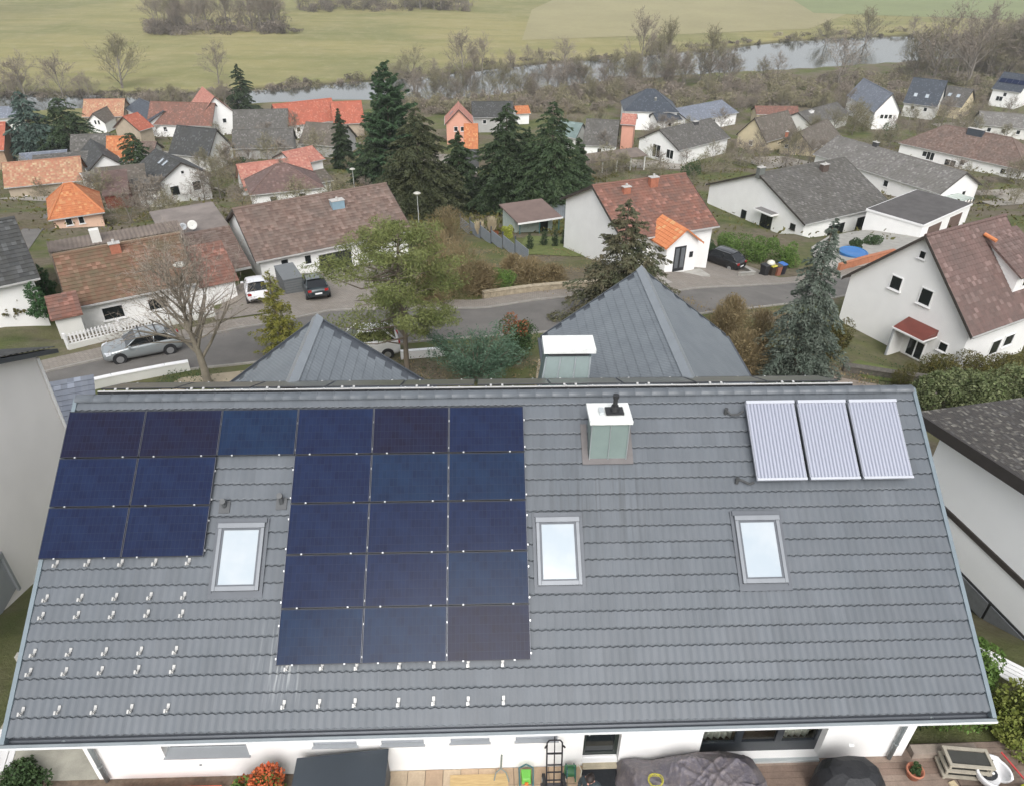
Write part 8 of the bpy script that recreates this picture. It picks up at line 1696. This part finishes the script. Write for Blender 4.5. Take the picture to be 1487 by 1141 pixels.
# ================================================================ TERRACE IN FRONT OF THE HOUSE
def TB(name, label, cat, u, n, z=.0, rz=0.0, group=None): return thing(name, label, cat, HP(u, n, z), YAW + rz, group)
TP = plain('terrace_tiles', (.40, .30, .20), .85, .2, 2.2, world=True, fine=14); SOIL = plain('soil', (.15, .115, .085), .95, .35, 2.5, world=True, fine=18)
def tsheet(name, u0, u1, n0, n1, z, mt):
    b = MB(); b.box((u0, n0, z - .05), (u1, n1, z)); o = b.build(name, mt); o.location = HOUSE_LOC; o.rotation_euler = (0, 0, YAW); tag(o, kind='structure'); return o
tsheet('flower_bed', -3.5, 6.2, -3, .598, .02, SOIL)
pv = tsheet('terrace', 6.2, 14.5, -3, .598, .012, plain('terrace_joint', (.16, .13, .10), .9, .2, 4, world=True))
TCOL = [plain('terrace_slab_a', (.42, .31, .21), .85, .15, 2, fine=20), plain('terrace_slab_b', (.37, .27, .185), .85, .15, 2, fine=20), plain('terrace_slab_c', (.44, .35, .25), .85, .15, 2, fine=20)]
sm_ = []
for m_ in TCOL: b = MB(); b.box((0, 0, 0), (.392, .392, .03)); sm_.append(b.mesh('slab', m_))
for i in range(20):
    for j in range(5): link('slab', sm_[rng.randrange(3)], pv, (6.3 + i * .405, .19 - .405 * (j + 0), .014 + rng.uniform(0, .003)))
dk_ = tsheet('wooden_deck', 14.5, 23.5, -3, .9, .02, plain('deck_gap', (.03, .025, .02), .9))
DW = [plain('deck_wood_a', (.20, .145, .115), .85, .25, 2.5, fine=30), plain('deck_wood_b', (.235, .18, .145), .85, .25, 2.5, fine=30)]
for j in range(24):
    for i in range(3):
        L_ = 2.98; b = MB(); b.box((14.52 + i * 3.0, .74 - .145 * j, .024), (14.52 + i * 3.0 + L_, .74 - .145 * j + .138, .05)); o = b.build('deck_board', DW[rng.randrange(2)], dk_)
o = TB('edging_board', 'weathered timber step behind the terracotta pot', 'timber', 19.7, .62); b = MB(); b.box((0, -.1, 0), (1.55, .12, .26)); b.build('beam', plain('grey_timber', (.30, .25, .21), .9, .2, 4), o)
# concrete strip along the wall at left with grey ground
tsheet('concrete_strip', -2.0, .9, .6, 3.2, .03, plain('mossy_concrete', (.34, .33, .28), .95, .25, 1.6, world=True))
b = MB(); b.box((-2, 3.2, -1), (.9, 3.35, 1.0)); o = b.build('retaining_wall'.replace('retaining_wall', 'retaining_wall'), CONC); o.location = HOUSE_LOC; o.rotation_euler = (0, 0, YAW); tag(o, 'grey concrete wall bit under the left roof corner', 'wall')
for i, u in enumerate((-.75, -.32)):
    o = TB('plant_pot', ['left', 'right'][i] + ' dark empty plant pot under the left roof corner', 'plant pot', u, 1.9, .03); b = MB(); b.lathe([(.0, 0), (.12, 0), (.16, .28), (.18, .3), (.15, .3), (.12, .1), (0, .1)], n=16); b.build('pot_body', plain('dark_pot', (.06, .065, .065), .6), o, smooth=True)
# corrugated white sheet at far left and hose ring
o = TB('corrugated_sheet', 'white ribbed sheet panel at the lower left corner', 'panel', -1.75, 1.3, 0, .25)
b = MB()
for k in range(7): b.box((-.55 + k * .14, -.6, .02 + .02 * (k % 2)), (-.42 + k * .14, .6, .05 + .02 * (k % 2)))
b.build('ribs', WFRAME, o)
o = TB('plant_pot', 'round terracotta planter rim cut by the left picture edge', 'plant pot', -1.95, .55, .0); b = MB(); b.lathe([(0, .05), (.30, .05), (.36, .33), (.40, .35), (.40, .39), (.35, .39), (.30, .32), (0, .30)], n=28); b.build('rim', plain('pale_terracotta', (.50, .30, .22), .8, .1, 5), o, smooth=True)
bush('garden_plant', 'dark leafy plants in the bed at lower left', 'plant', HP(-.9, .35, .02), 1.5, .45, LEAFD, 3500, .07, 12)
bush('garden_plant', 'cream flowering plant at the foot of the house corner', 'plant', HP(.25, .05, .02), .7, .35, leafmat('cream_flowers', (.42, .40, .25), (.20, .24, .09), (.55, .52, .38), scale=8), 1600, .05, 8)
# red raised bed and red leafed shrub
o = TB('planter_box', 'orange red raised planter box below the large window', 'planter', 2.35, -.25, 0); RP_ = plain('red_planter', (.62, .12, .045), .55, .12, 3)
b = MB(); b.box((-.95, .42, 0), (1.5, .46, .35)); b.box((-.95, -.6, 0), (-.91, .42, .35)); b.box((1.46, -.6, 0), (1.5, .42, .35)); b.build('planter_wall', RP_, o); b = MB(); b.box((-.91, -.6, 0), (1.46, .42, .25)); b.build('planter_soil', plain('planter_soil', (.40, .30, .20), .95, .3, 6), o)
o = bush('red_shrub', 'shrub with red and green leaves left of the dark slanted board', 'shrub', HP(4.75, -.05, 0), 1.25, 1.25, GRN, 3600, .07, 12); C = lobes(3600, .66, .62, 1.15, 11, 77); link('red_leaves', leafcloud('foliage', C, leafmat('scarlet_leaves', (.48, .07, .035), (.36, .12, .04), (.55, .18, .06), scale=6, rnd=.1), .07), o)
# dark slanted board (storage box lid)
o = TB('storage_box', 'large anthracite garden box with slanted lid against the wall', 'storage box', 6.55, .0, 0); AN = plain('anthracite_sheet', (.040, .050, .062), .55, .10, 1.2)
b = MB(); b.hexa([(-.93, -.9, .0), (.98, -.9, 0), (.98, .45, 0), (-.93, .45, 0), (-.93, -.9, .93), (.98, -.9, .98), (.98, .45, 1.08), (-.93, .32, 1.04)]); b.build('box_body', AN, o)
b = MB(); b.hexa([(-.97, -.95, .935), (1.02, -.95, .985), (1.02, .5, 1.083), (-.97, .36, 1.043), (-.97, -.95, .97), (1.02, -.95, 1.02), (1.02, .5, 1.12), (-.97, .36, 1.08)]); l_ = b.build('lid', AN, o); bevel(l_, .01)
# plywood on the ground
o = TB('plywood_sheet', 'light plywood sheet lying on the terrace by the wall', 'board', 9.55, .22, .045); b = MB(); b.box((-.66, -.20, 0), (.66, .22, .02)); t = NT('plywood'); v = t.objc(); t.base(t.mix(t.noise(t.scalev(v, (1, 9, 1)), 3, 4, .6), (.52, .38, .19), (.40, .28, .13))); t.rough(.8); b.build('sheet', t.m, o)
o = TB('plywood_sheet', 'smaller brown board in front of the light plywood sheet', 'board', 9.6, -.30, .045); b = MB(); b.box((-.5, -.3, 0), (.85, .22, .02)); b.build('sheet', plain('brown_ply', (.38, .24, .13), .8, .2, 4), o)
o = TB('garden_tool', 'grey forked garden tool leaning on the wall above the plywood', 'tool', 10.05, .40, .05); b = MB(); b.path([(-.16, -.12, 0), (-.12, .0, .12), (.0, .06, .2), (.12, .0, .12), (.18, -.14, 0)], .014, 6); b.tube((0, .06, .2), (.02, .17, .55), .02, n=6); b.build('fork', plain('tool_grey', (.17, .20, .18), .6), o)
# green sprinkler cart
o = TB('garden_toy', 'bright green and blue plastic garden cart by the wall', 'cart', 10.62, .28, .05); LG = plain('lime_plastic', (.14, .42, .07), .4, .1); DB = plain('teal_plastic', (.03, .10, .11), .5, .1)
b = MB(); b.hexa([(-.11, -.13, .06), (.11, -.13, .06), (.13, .13, .06), (-.13, .13, .06), (-.09, -.10, .22), (.09, -.10, .22), (.12, .12, .26), (-.12, .12, .26)]); bevel(b.build('cart_body', LG, o), .02)
b = MB(); b.path([(-.15, -.16, .06), (-.16, .12, .3), (0, .17, .36), (.16, .12, .3), (.15, -.16, .06)], .018, 8); b.build('cart_frame', DB, o)
for sg in (-1, 1):
    b = MB(); b.tube((sg * .13, -.14, .05), (sg * .17, -.14, .05), .05, n=12); b.build('wheel', DB, o)
b = MB(); b.box((-.04, -.16, .08), (.04, -.135, .16)); b.build('cart_clip', plain('orange_clip', (.6, .18, .03), .5), o)
# hand truck
o = TB('hand_truck', 'black metal hand truck leaning upright against the wall', 'hand truck', 11.24, .22, .03); b = MB(); BK = plain('black_steel', (.018, .018, .022), .45, .1)
for sg in (-1, 1): b.tube((sg * .17, -.10, .05), (sg * .17, .22, 1.22), .018, n=8)
b.path([(-.17, .22, 1.22), (-.12, .24, 1.29), (.12, .24, 1.29), (.17, .22, 1.22)], .018, 8); b.tube((0, -.09, .08), (0, .27, 1.38), .013, n=8)
for z in (.2, .42, .62, .92): f = (z - .05) / 1.17; b.box((-.17, -.10 + .32 * f - .012, z), (.17, -.10 + .32 * f + .012, z + (.045 if z > .9 else .025)))
b.build('truck_frame', BK, o)
for sg in (-1, 1):
    b = MB(); b.tube((sg * .19, -.0, .13), (sg * .26, -.0, .13), .13, n=18); w_ = b.build('wheel', TYRE, o); b = MB(); b.tube((sg * .262, 0, .13), (sg * .268, 0, .13), .06, n=12); b.build('hub', RIM, w_)
    b = MB(); b.tube((sg * .17, .2, 1.16), (sg * .22, .12, 1.20), .02, n=8); b.build('hand_grip', BLACK, o)
b = MB(); b.box((-.24, -.40, .02), (.24, -.10, .035)); b.build('toe_plate', BK, o)
o = TB('rubber_mat', 'dark rubber mat under the hand truck', 'mat', 11.24, -.25, .045); b = MB(); b.box((-.30, -.5, 0), (.30, .45, .012)); b.build('mat_sheet', plain('grey_rubber', (.055, .052, .058), .9, .15, 8), o)
# hose reel
o = TB('hose_reel', 'dark green hose reel between hand truck and door', 'hose reel', 11.62, .36, .05); GN = plain('hose_green', (.025, .12, .045), .5, .1)
for sg in (-1, 1):
    b = MB(); b.lathe([(.15, 0), (.17, .012), (.15, .024)], n=20); d_ = b.build('reel_disc', DB, o, smooth=True); d_.rotation_euler = (0, math.pi / 2, 0); d_.location = (sg * .09, 0, .19)
b = MB()
for k in range(6): b.tube((-.08 + .03 * k, 0, .19), (-.055 + .03 * k, 0, .19), .12, n=18)
b.build('hose_coil', GN, o); b = MB(); b.path([(-.12, -.15, .0), (-.12, 0, .42), (.12, 0, .42), (.12, -.15, .0)], .014, 6); b.build('reel_stand', GN, o)
b = MB(); b.path([(.1, 0, .3), (.2, .05, .34), (.27, .0, .2), (.24, -.08, .1)], .014, 6); b.build('hose_end', plain('pale_hose', (.45, .43, .35), .5), o)
# door mat
o = TB('door_mat', 'large black door mat in front of the dark door', 'mat', 12.32, .12, .05); b = MB(); b.box((-.42, -.38, 0), (.42, .36, .018)); m_o = b.build('mat_sheet', plain('black_mat', (.014, .017, .021), .95, .25, 12, bump=.4), o); bevel(m_o, .005)
o = TB('boot', 'black shoe left beside the door post on the mat edge', 'shoe', 12.88, .32, .05); b = MB(); b.grid([[(.045 * math.sin(t) * (1 if y < .1 else .8), y, .035 + (.035 if y < .1 else .075) * (1 - math.cos(t)) * .6) for t in np.linspace(-3.14, 3.14, 12)] for y in (-.13, -.08, 0, .08, .14)]); b.build('shoe_body', BLACK, o, smooth=True)
# tarpaulin over garden furniture
o = TB('tarpaulin', 'big grey purple tarpaulin draped over garden furniture', 'tarpaulin', 14.35, -.45, 0)
nu, nv = 190, 120; rows = []; rgn = np.random.default_rng(5)
BUMP = [(-.95, .05, .55, .60, .78), (-.1, .25, .60, .50, .98), (.75, .15, .62, .62, .90), (.3, -.5, .9, .38, .66), (-.8, -.6, .5, .35, .62), (1.15, -.45, .38, .4, .70)]   # furniture under the cloth
CR = [(rgn.uniform(-1.5, 1.5), rgn.uniform(-1, 1), rgn.uniform(0, 3.14), rgn.uniform(.3, .9), rgn.uniform(.015, .045)) for _ in range(60)]   # folds
for j in range(nv):
    r_ = []
    for i in range(nu):
        a, c_ = i / (nu - 1) * 2 - 1, j / (nv - 1) * 2 - 1; x = a * 1.66; y = c_ * 1.04; z = .28
        for (bx, by, sx_, sy_, hz_) in BUMP:
            d = (abs((x - bx) / sx_) ** 3 + abs((y - by) / sy_) ** 3) ** (1 / 3); z = max(z, hz_ * min(1, max(0, 1.45 - .62 * d)))
        edge = min(1, (1 - max(abs(a), abs(c_))) * 9) ** .6; f_ = 0
        for (fx_, fy_, fa, fl, fh) in CR:
            u_ = (x - fx_) * math.cos(fa) + (y - fy_) * math.sin(fa); v_ = -(x - fx_) * math.sin(fa) + (y - fy_) * math.cos(fa)
            if abs(u_) < fl and abs(v_) < .16: f_ += fh * (1 - (u_ / fl) ** 2) * math.exp(-(v_ / .035) ** 2)
        sw = .05 * math.sin(11 * math.atan2(y * 1.5, x) + 2 * x) * (1 - edge)
        r_.append((x * (1 + sw) + .05 * math.sin(4 * c_ + 1), y * (1 + sw) + .05 * math.sin(5 * a), max(.015, z * edge + f_ * edge)))
    rows.append(r_)
b = MB(); b.grid(rows); t = NT('tarp_cloth'); v = t.objc(); c_ = t.mix(t.noise(v, 1.3, 4, .6), (.120, .112, .135), (.185, .162, .165)); c_ = t.mix(t.noise(v, 9, 4, .6, .5, .8), c_, (.26, .22, .205)); t.base(c_); t.rough(.5); t.bump(t.noise(v, 7, 5, .7), .5, .03); b.build('cloth', t.m, o, smooth=True)
o = TB('coiled_strap', 'yellow green strap ring lying on the tarpaulin', 'strap', 13.38, -.28, .86); b = MB()
for k in range(3): b.path([(.14 * (1 + .08 * k) * math.cos(t_ + k), .12 * (1 + .1 * k) * math.sin(t_ + k), .05 + .02 * k + .02 * math.sin(3 * t_)) for t_ in np.linspace(0, 6.28, 22)], .011, 6)
b.build('strap_coil', plain('yellow_strap', (.42, .38, .05), .6), o, smooth=True)
# covered barbecue
o = TB('covered_barbecue', 'black weather cover over a barbecue beside the terrace door', 'barbecue cover', 17.72, -.28, 0)
rows = []; pr = [(.0, 1.0), (.05, 1.02), (.4, 1.03), (.75, .96), (.90, .86), (1.06, .70), (1.13, .42), (1.145, .0)]
for z, f in pr:
    r_ = []
    for k in range(10):
        t_ = 2 * math.pi * k / 10 + .3; c0, s0 = math.cos(t_), math.sin(t_); p = 3.2; rad = (abs(c0) ** p + abs(s0) ** p) ** (-1 / p) * (1 + .025 * math.sin(9 * t_) * (1 - z / 1.2) * 1.5); r_.append((.74 * f * rad * c0, .50 * f * rad * s0, z))
    r_.append(r_[0]); rows.append(r_)
b = MB(); b.grid(rows); t = NT('cover_cloth'); v = t.objc(); t.base(t.mix(t.noise(v, 3, 4), (.014, .015, .018), (.024, .025, .028))); t.rough(.55); t.bump(t.noise(v, 8, 4, .7), .4, .02); b.build('cloth', t.m, o)
b = MB(); b.box((-.045, -.555, .60), (.06, -.548, .66)); lb_ = b.build('label_patch', plain('label_white', (.75, .75, .73), .5), o); lb_.location = (.06, .16, .5); lb_.rotation_euler = (R(-62), 0, 0); 
# terracotta pot
o = TB('terracotta_pot', 'terracotta flower pot with a small green plant on the deck', 'plant pot', 19.52, .12, .0); TC = plain('terracotta', (.42, .165, .10), .85, .15, 5); b = MB(); b.lathe([(0, 0), (.12, 0), (.17, .24), (.195, .25), (.195, .30), (.165, .30), (.15, .22), (0, .22)], n=24); b.build('pot_body', TC, o, smooth=True)
link('plant', leafcloud('foliage', lobes(700, .12, .12, .26, 6, 5, base=.22), LEAFD, .05), o)
# stacked garden chairs, sun lounger chair shell, baby seat
BG = plain('weathered_plastic', (.36, .33, .27), .7, .15, 4)
for k in range(3):
    o = TB('garden_bench', ['lowest', 'middle', 'topmost'][k] + ' weathered beige bench frame of the stack beside the white seat', 'bench', 20.62 + .03 * k, .20 + .02 * k, .0 + .19 * k, -.12, 'stacked weathered bench frames'); b = MB(); b.box((-.45, -.24, .12), (.55, -.18, .18)); b.box((-.45, .18, .12), (.55, .24, .18)); b.box((-.45, -.18, .12), (-.38, .18, .18)); b.box((.48, -.18, .12), (.55, .18, .18)); b.build('frame', BG, o)
    for x0 in (-.42, .48):
        for y0 in (-.22, .18):
            b = MB(); b.box((x0, y0, 0), (x0 + .05, y0 + .04, .12)); b.build('leg', BG, o)
    b = MB(); b.box((-.38, -.15, .13), (.48, .15, .15)); b.build('seat', plain('dark_webbing', (.05, .05, .045), .8), o)
o = TB('wood_block', 'pale square wood block in front of the bench stack', 'block', 20.35, -.12, 0, .3); b = MB(); b.box((-.08, -.08, 0), (.08, .08, .09)); bevel(b.build('block_body', plain('pale_wood', (.60, .50, .33), .8), o), .008)
o = TB('baby_seat', 'white rounded baby seat with black harness pad at lower right', 'baby seat', 21.22, -.02, .12, .35); rows = []
for v_ in np.linspace(0, 1, 14):
    r_ = []
    for k in range(25):
        t_ = math.pi * (-.30 + 1.60 * k / 24); rad = .18 + .20 * math.sin(v_ * math.pi / 2) ** .8; r_.append((rad * math.cos(t_) * 1.05, rad * math.sin(t_), .30 * v_ ** 1.6 + (.05 if 6 < k < 18 else 0) * v_))
    rows.append(r_)
b = MB(); b.grid(rows); sh = b.build('shell', plain('white_shell', (.76, .76, .77), .4, .04), o, smooth=True); so_2 = sh.modifiers.new('s', 'SOLIDIFY'); so_2.thickness = .05
b = MB(); b.lathe([(0, .03), (.19, .03), (.21, .08), (0, .08)], n=20); b.build('shell_floor', MATS['white_shell'], o)
b = MB(); rows = [[(.17 * math.cos(t_) * s_ * 1.15, .13 * math.sin(t_) * s_ + .02, .11 + .06 * (1 - s_)) for t_ in np.linspace(0, 6.283, 14)] for s_ in (1, .75, .4, .02)]; b.grid(rows); b.build('harness_pad', plain('black_pad', (.02, .022, .027), .7, .3, 12), o, smooth=True)
b = MB()
for sg in (-1, 1): b.path([(sg * .03, .02, .2), (sg * .12, .14, .2), (sg * .2, .20, .30)], .016, 6)
b.build('harness_strap', MATS['black_pad'], o); b = MB(); b.lathe([(0, .0), (.035, .0), (.035, .02), (0, .025)], (.03, .0, .175), 12); b.build('buckle', WFRAME, o)
o = TB('garden_table', 'pale green table top cut by the bottom edge at right', 'table', 20.95, -.62, 0, .03); b = MB(); b.box((-.75, -.6, .42), (1.1, .12, .46)); bevel(b.build('table_top', plain('pale_green_top', (.20, .33, .23), .5, .08, 2), o), .02)
for x0 in (-.65, .95):
    b = MB(); b.box((x0, -.2, 0), (x0 + .06, -.14, .42)); b.build('leg', BG, o)
o = TB('watering_toy', 'yellow and blue plastic toy at the right bottom corner', 'toy', 21.92, -.28, .1, .2); b = MB(); b.box((-.12, -.05, 0), (.12, .07, .12)); bevel(b.build('toy_body', plain('neon_yellow', (.55, .62, .04), .5), o), .02); b = MB(); b.box((-.05, -.12, 0), (.16, -.055, .10)); b.build('toy_front', plain('toy_blue', (.02, .10, .20), .5), o)
o = TB('red_pole', 'red pole leaning through the leaves at the right bottom corner', 'pole', 21.75, .25, .0, .0); b = MB(); b.tube((-.05, .2, .35), (.22, -.35, .18), .022, n=8); b.build('pole_rod', plain('red_rod', (.42, .03, .03), .4), o)
# leafy shrubs right of the house
SP = [('broad leafy green shrub right of the house corner', 21.0, 1.75, 2.1, 1.30, GRN), ('yellow green shrub cut by the right edge below the gutter', 22.45, 1.1, 1.7, 1.5, leafmat('yellowgreen_leaves', (.12, .15, .03), (.19, .20, .05), (.07, .10, .02), scale=3)), ('dark shrub in the shade right of the house wall', 19.9, 1.7, 1.8, 1.0, LEAFD), ('tall green bush by the white slatted panel', 22.0, 2.5, 1.8, 1.5, GRN), ('leafy shrub high beside the right verge', 21.35, 3.5, 1.3, 1.2, MATS['yellowgreen_leaves'])]
for i, (lb, u, n_, w_, h_, mt) in enumerate(SP): bush('leafy_shrub', lb, 'shrub', HP(u, n_, 0), w_, h_, mt, 7000, .085, 14)
bush('bush', 'green bush squeezed between our right verge and the lichen roof', 'shrub', HP(21.9, 9.6, -.9), 1.8, 2.6, MATS['yellowgreen_leaves'], 7000, .09, 12)
bush('bush', 'green bush under the lichen roof corner beside the right ridge end', 'shrub', HP(22.9, 11.0, -1.2), 2.0, 3.0, GRN, 7000, .09, 12)
bush('bush', 'olive bush at the left ridge end behind the lean-to', 'shrub', HP(.3, 16.5, -3.2), 2.4, 2.2, HEDG, 6000, .09, 12)
# person standing at the bottom edge, seen from above
def person():
    o = thing('person', 'person with dark hair in dark clothes at the bottom edge, seen from above', 'person', HP(11.92, -.52, .045), YAW + 2.6)
    J = {'pelvis': (0, 0, .92, .15), 'waist': (0, .01, 1.08, .135), 'chest': (0, .02, 1.30, .15), 'neckb': (0, .05, 1.45, .075), 'neck': (0, .08, 1.52, .055), 'head': (0, .12, 1.60, .085), 'crown': (0, .15, 1.70, .075),
         'lsh': (-.17, .03, 1.40, .068), 'lel': (-.24, .0, 1.13, .047), 'lwr': (-.20, .17, .95, .033), 'rsh': (.17, .03, 1.40, .068), 'rel': (.24, .0, 1.13, .047), 'rwr': (.20, .17, .95, .033),
         'lhip': (-.10, 0, .86, .105), 'lkn': (-.11, .04, .48, .068), 'lan': (-.11, -.02, .09, .045), 'lto': (-.12, .15, .035, .035), 'rhip': (.10, 0, .86, .105), 'rkn': (.11, .06, .48, .068), 'ran': (.11, .05, .09, .045), 'rto': (.12, .22, .035, .035)}
    E_ = [('pelvis', 'waist'), ('waist', 'chest'), ('chest', 'neckb'), ('neckb', 'neck'), ('neck', 'head'), ('head', 'crown'), ('chest', 'lsh'), ('lsh', 'lel'), ('lel', 'lwr'), ('chest', 'rsh'), ('rsh', 'rel'), ('rel', 'rwr'), ('pelvis', 'lhip'), ('lhip', 'lkn'), ('lkn', 'lan'), ('lan', 'lto'), ('pelvis', 'rhip'), ('rhip', 'rkn'), ('rkn', 'ran'), ('ran', 'rto')]
    for s_, sg in (('l', -1), ('r', 1)):
        wx, wy, wz, _ = J[s_ + 'wr']; J[s_ + 'pa'] = (wx - sg * .01, wy + .07, wz - .03, .030); E_.append((s_ + 'wr', s_ + 'pa'))
        for f in range(4):
            k0, k1 = f'{s_}f{f}a', f'{s_}f{f}b'; L_ = (.035, .045, .042, .03)[f]; x0 = wx - sg * .01 + (f - 1.5) * .019; J[k0] = (x0, wy + .07 + L_ + .02, wz - .045, .0085); J[k1] = (x0, wy + .07 + 1.5 * L_ + .02, wz - .075, .0075); E_ += [(s_ + 'pa', k0), (k0, k1)]
        J[s_ + 'th'] = (wx - sg * .05, wy + .06, wz - .03, .010); E_.append((s_ + 'pa', s_ + 'th'))
    ks = list(J); me = bpy.data.meshes.new('body'); me.from_pydata([J[k][:3] for k in ks], [(ks.index(a), ks.index(b_)) for a, b_ in E_], [])
    bo = link('body', me, o); sk = bo.modifiers.new('skin', 'SKIN'); 
    for i, k in enumerate(ks): me.skin_vertices[0].data[i].radius = (J[k][3], J[k][3]); me.skin_vertices[0].data[i].use_root = (k == 'pelvis')
    sb = bo.modifiers.new('sub', 'SUBSURF'); sb.levels = 1; sb.render_levels = 2
    t = NT('skin_and_cloth'); v = t.objc(); sx = t.n('ShaderNodeSeparateXYZ'); t.l(v, sx.inputs[0]); z_ = sx.outputs[2]; y_ = sx.outputs[1]
    isk = t.math('MAXIMUM', t.math('GREATER_THAN', z_, 1.49), t.math('MULTIPLY', t.math('LESS_THAN', z_, .99), t.math('GREATER_THAN', y_, .155)))
    leg = t.math('LESS_THAN', z_, .9); c_ = t.mix(leg, (.022, .035, .042), (.03, .028, .03)); t.base(t.mix(isk, c_, (.52, .27, .21))); t.rough(.7); me.materials.append(t.m)
    # hair shell, face features
    HR = plain('dark_hair', (.018, .012, .010), .6, .3, 20); b = MB()
    rows = []
    for v_ in np.linspace(0, 1, 10):
        r_ = []
        for k in range(21):
            t_ = 2 * math.pi * k / 20; ph_ = v_ * (1.35 + .75 * max(0, -math.sin(t_))); r_.append((.098 * math.sin(ph_) * math.cos(t_), .135 + .115 * math.sin(ph_) * math.sin(t_) - .02, 1.66 + .115 * math.cos(ph_) - .02))
        rows.append(r_)
    b.grid(rows); b.build('hair', HR, o, smooth=True)
    b = MB(); b.tube((0, .04, 1.66), (.0, -.03, 1.52), .06, .035, 10); b.build('hair_bun', HR, o, smooth=True)
    b = MB(); b.tube((0, .205, 1.635), (0, .235, 1.615), .012, .016, 6); b.build('nose', plain('skin', (.52, .27, .21), .6), o)
    for sg in (-1, 1):
        b = MB(); b.lathe([(0, -.012), (.011, -.006), (.012, .004), (0, .012)], (sg * .033, .205, 1.655), 8); b.build('eye', BLACK, o)
        b = MB(); b.tube((sg * .088, .12, 1.62), (sg * .098, .115, 1.65), .012, .016, 6); b.build('ear', MATS['skin'], o)
    b = MB(); b.box((-.022, .203, 1.578), (.022, .212, 1.586)); b.build('mouth', plain('lips', (.35, .10, .09), .5), o)
person()
# ================================================================ AIR
b = MB(); b.box((-1750, -60, -39), (1750, 2880, 18.5)); hz = b.build('haze', MATS['white_render']); tag(hz, kind='stuff'); hz.data.materials.clear()
hm = bpy.data.materials.new('haze'); hm.use_nodes = True; nt_ = hm.node_tree; nt_.nodes.clear(); o_ = nt_.nodes.new('ShaderNodeOutputMaterial'); v_ = nt_.nodes.new('ShaderNodeVolumePrincipled')
v_.inputs['Color'].default_value = (.86, .89, .92, 1); v_.inputs['Density'].default_value = 0.00020; nt_.links.new(v_.outputs[0], o_.inputs['Volume']); hz.data.materials.append(hm)
# ================================================================ the end
for o in bpy.data.objects:
    if o.type == 'MESH' and o.parent is None and 'kind' not in o and 'label' not in o: print('UNTAGGED', o.name)
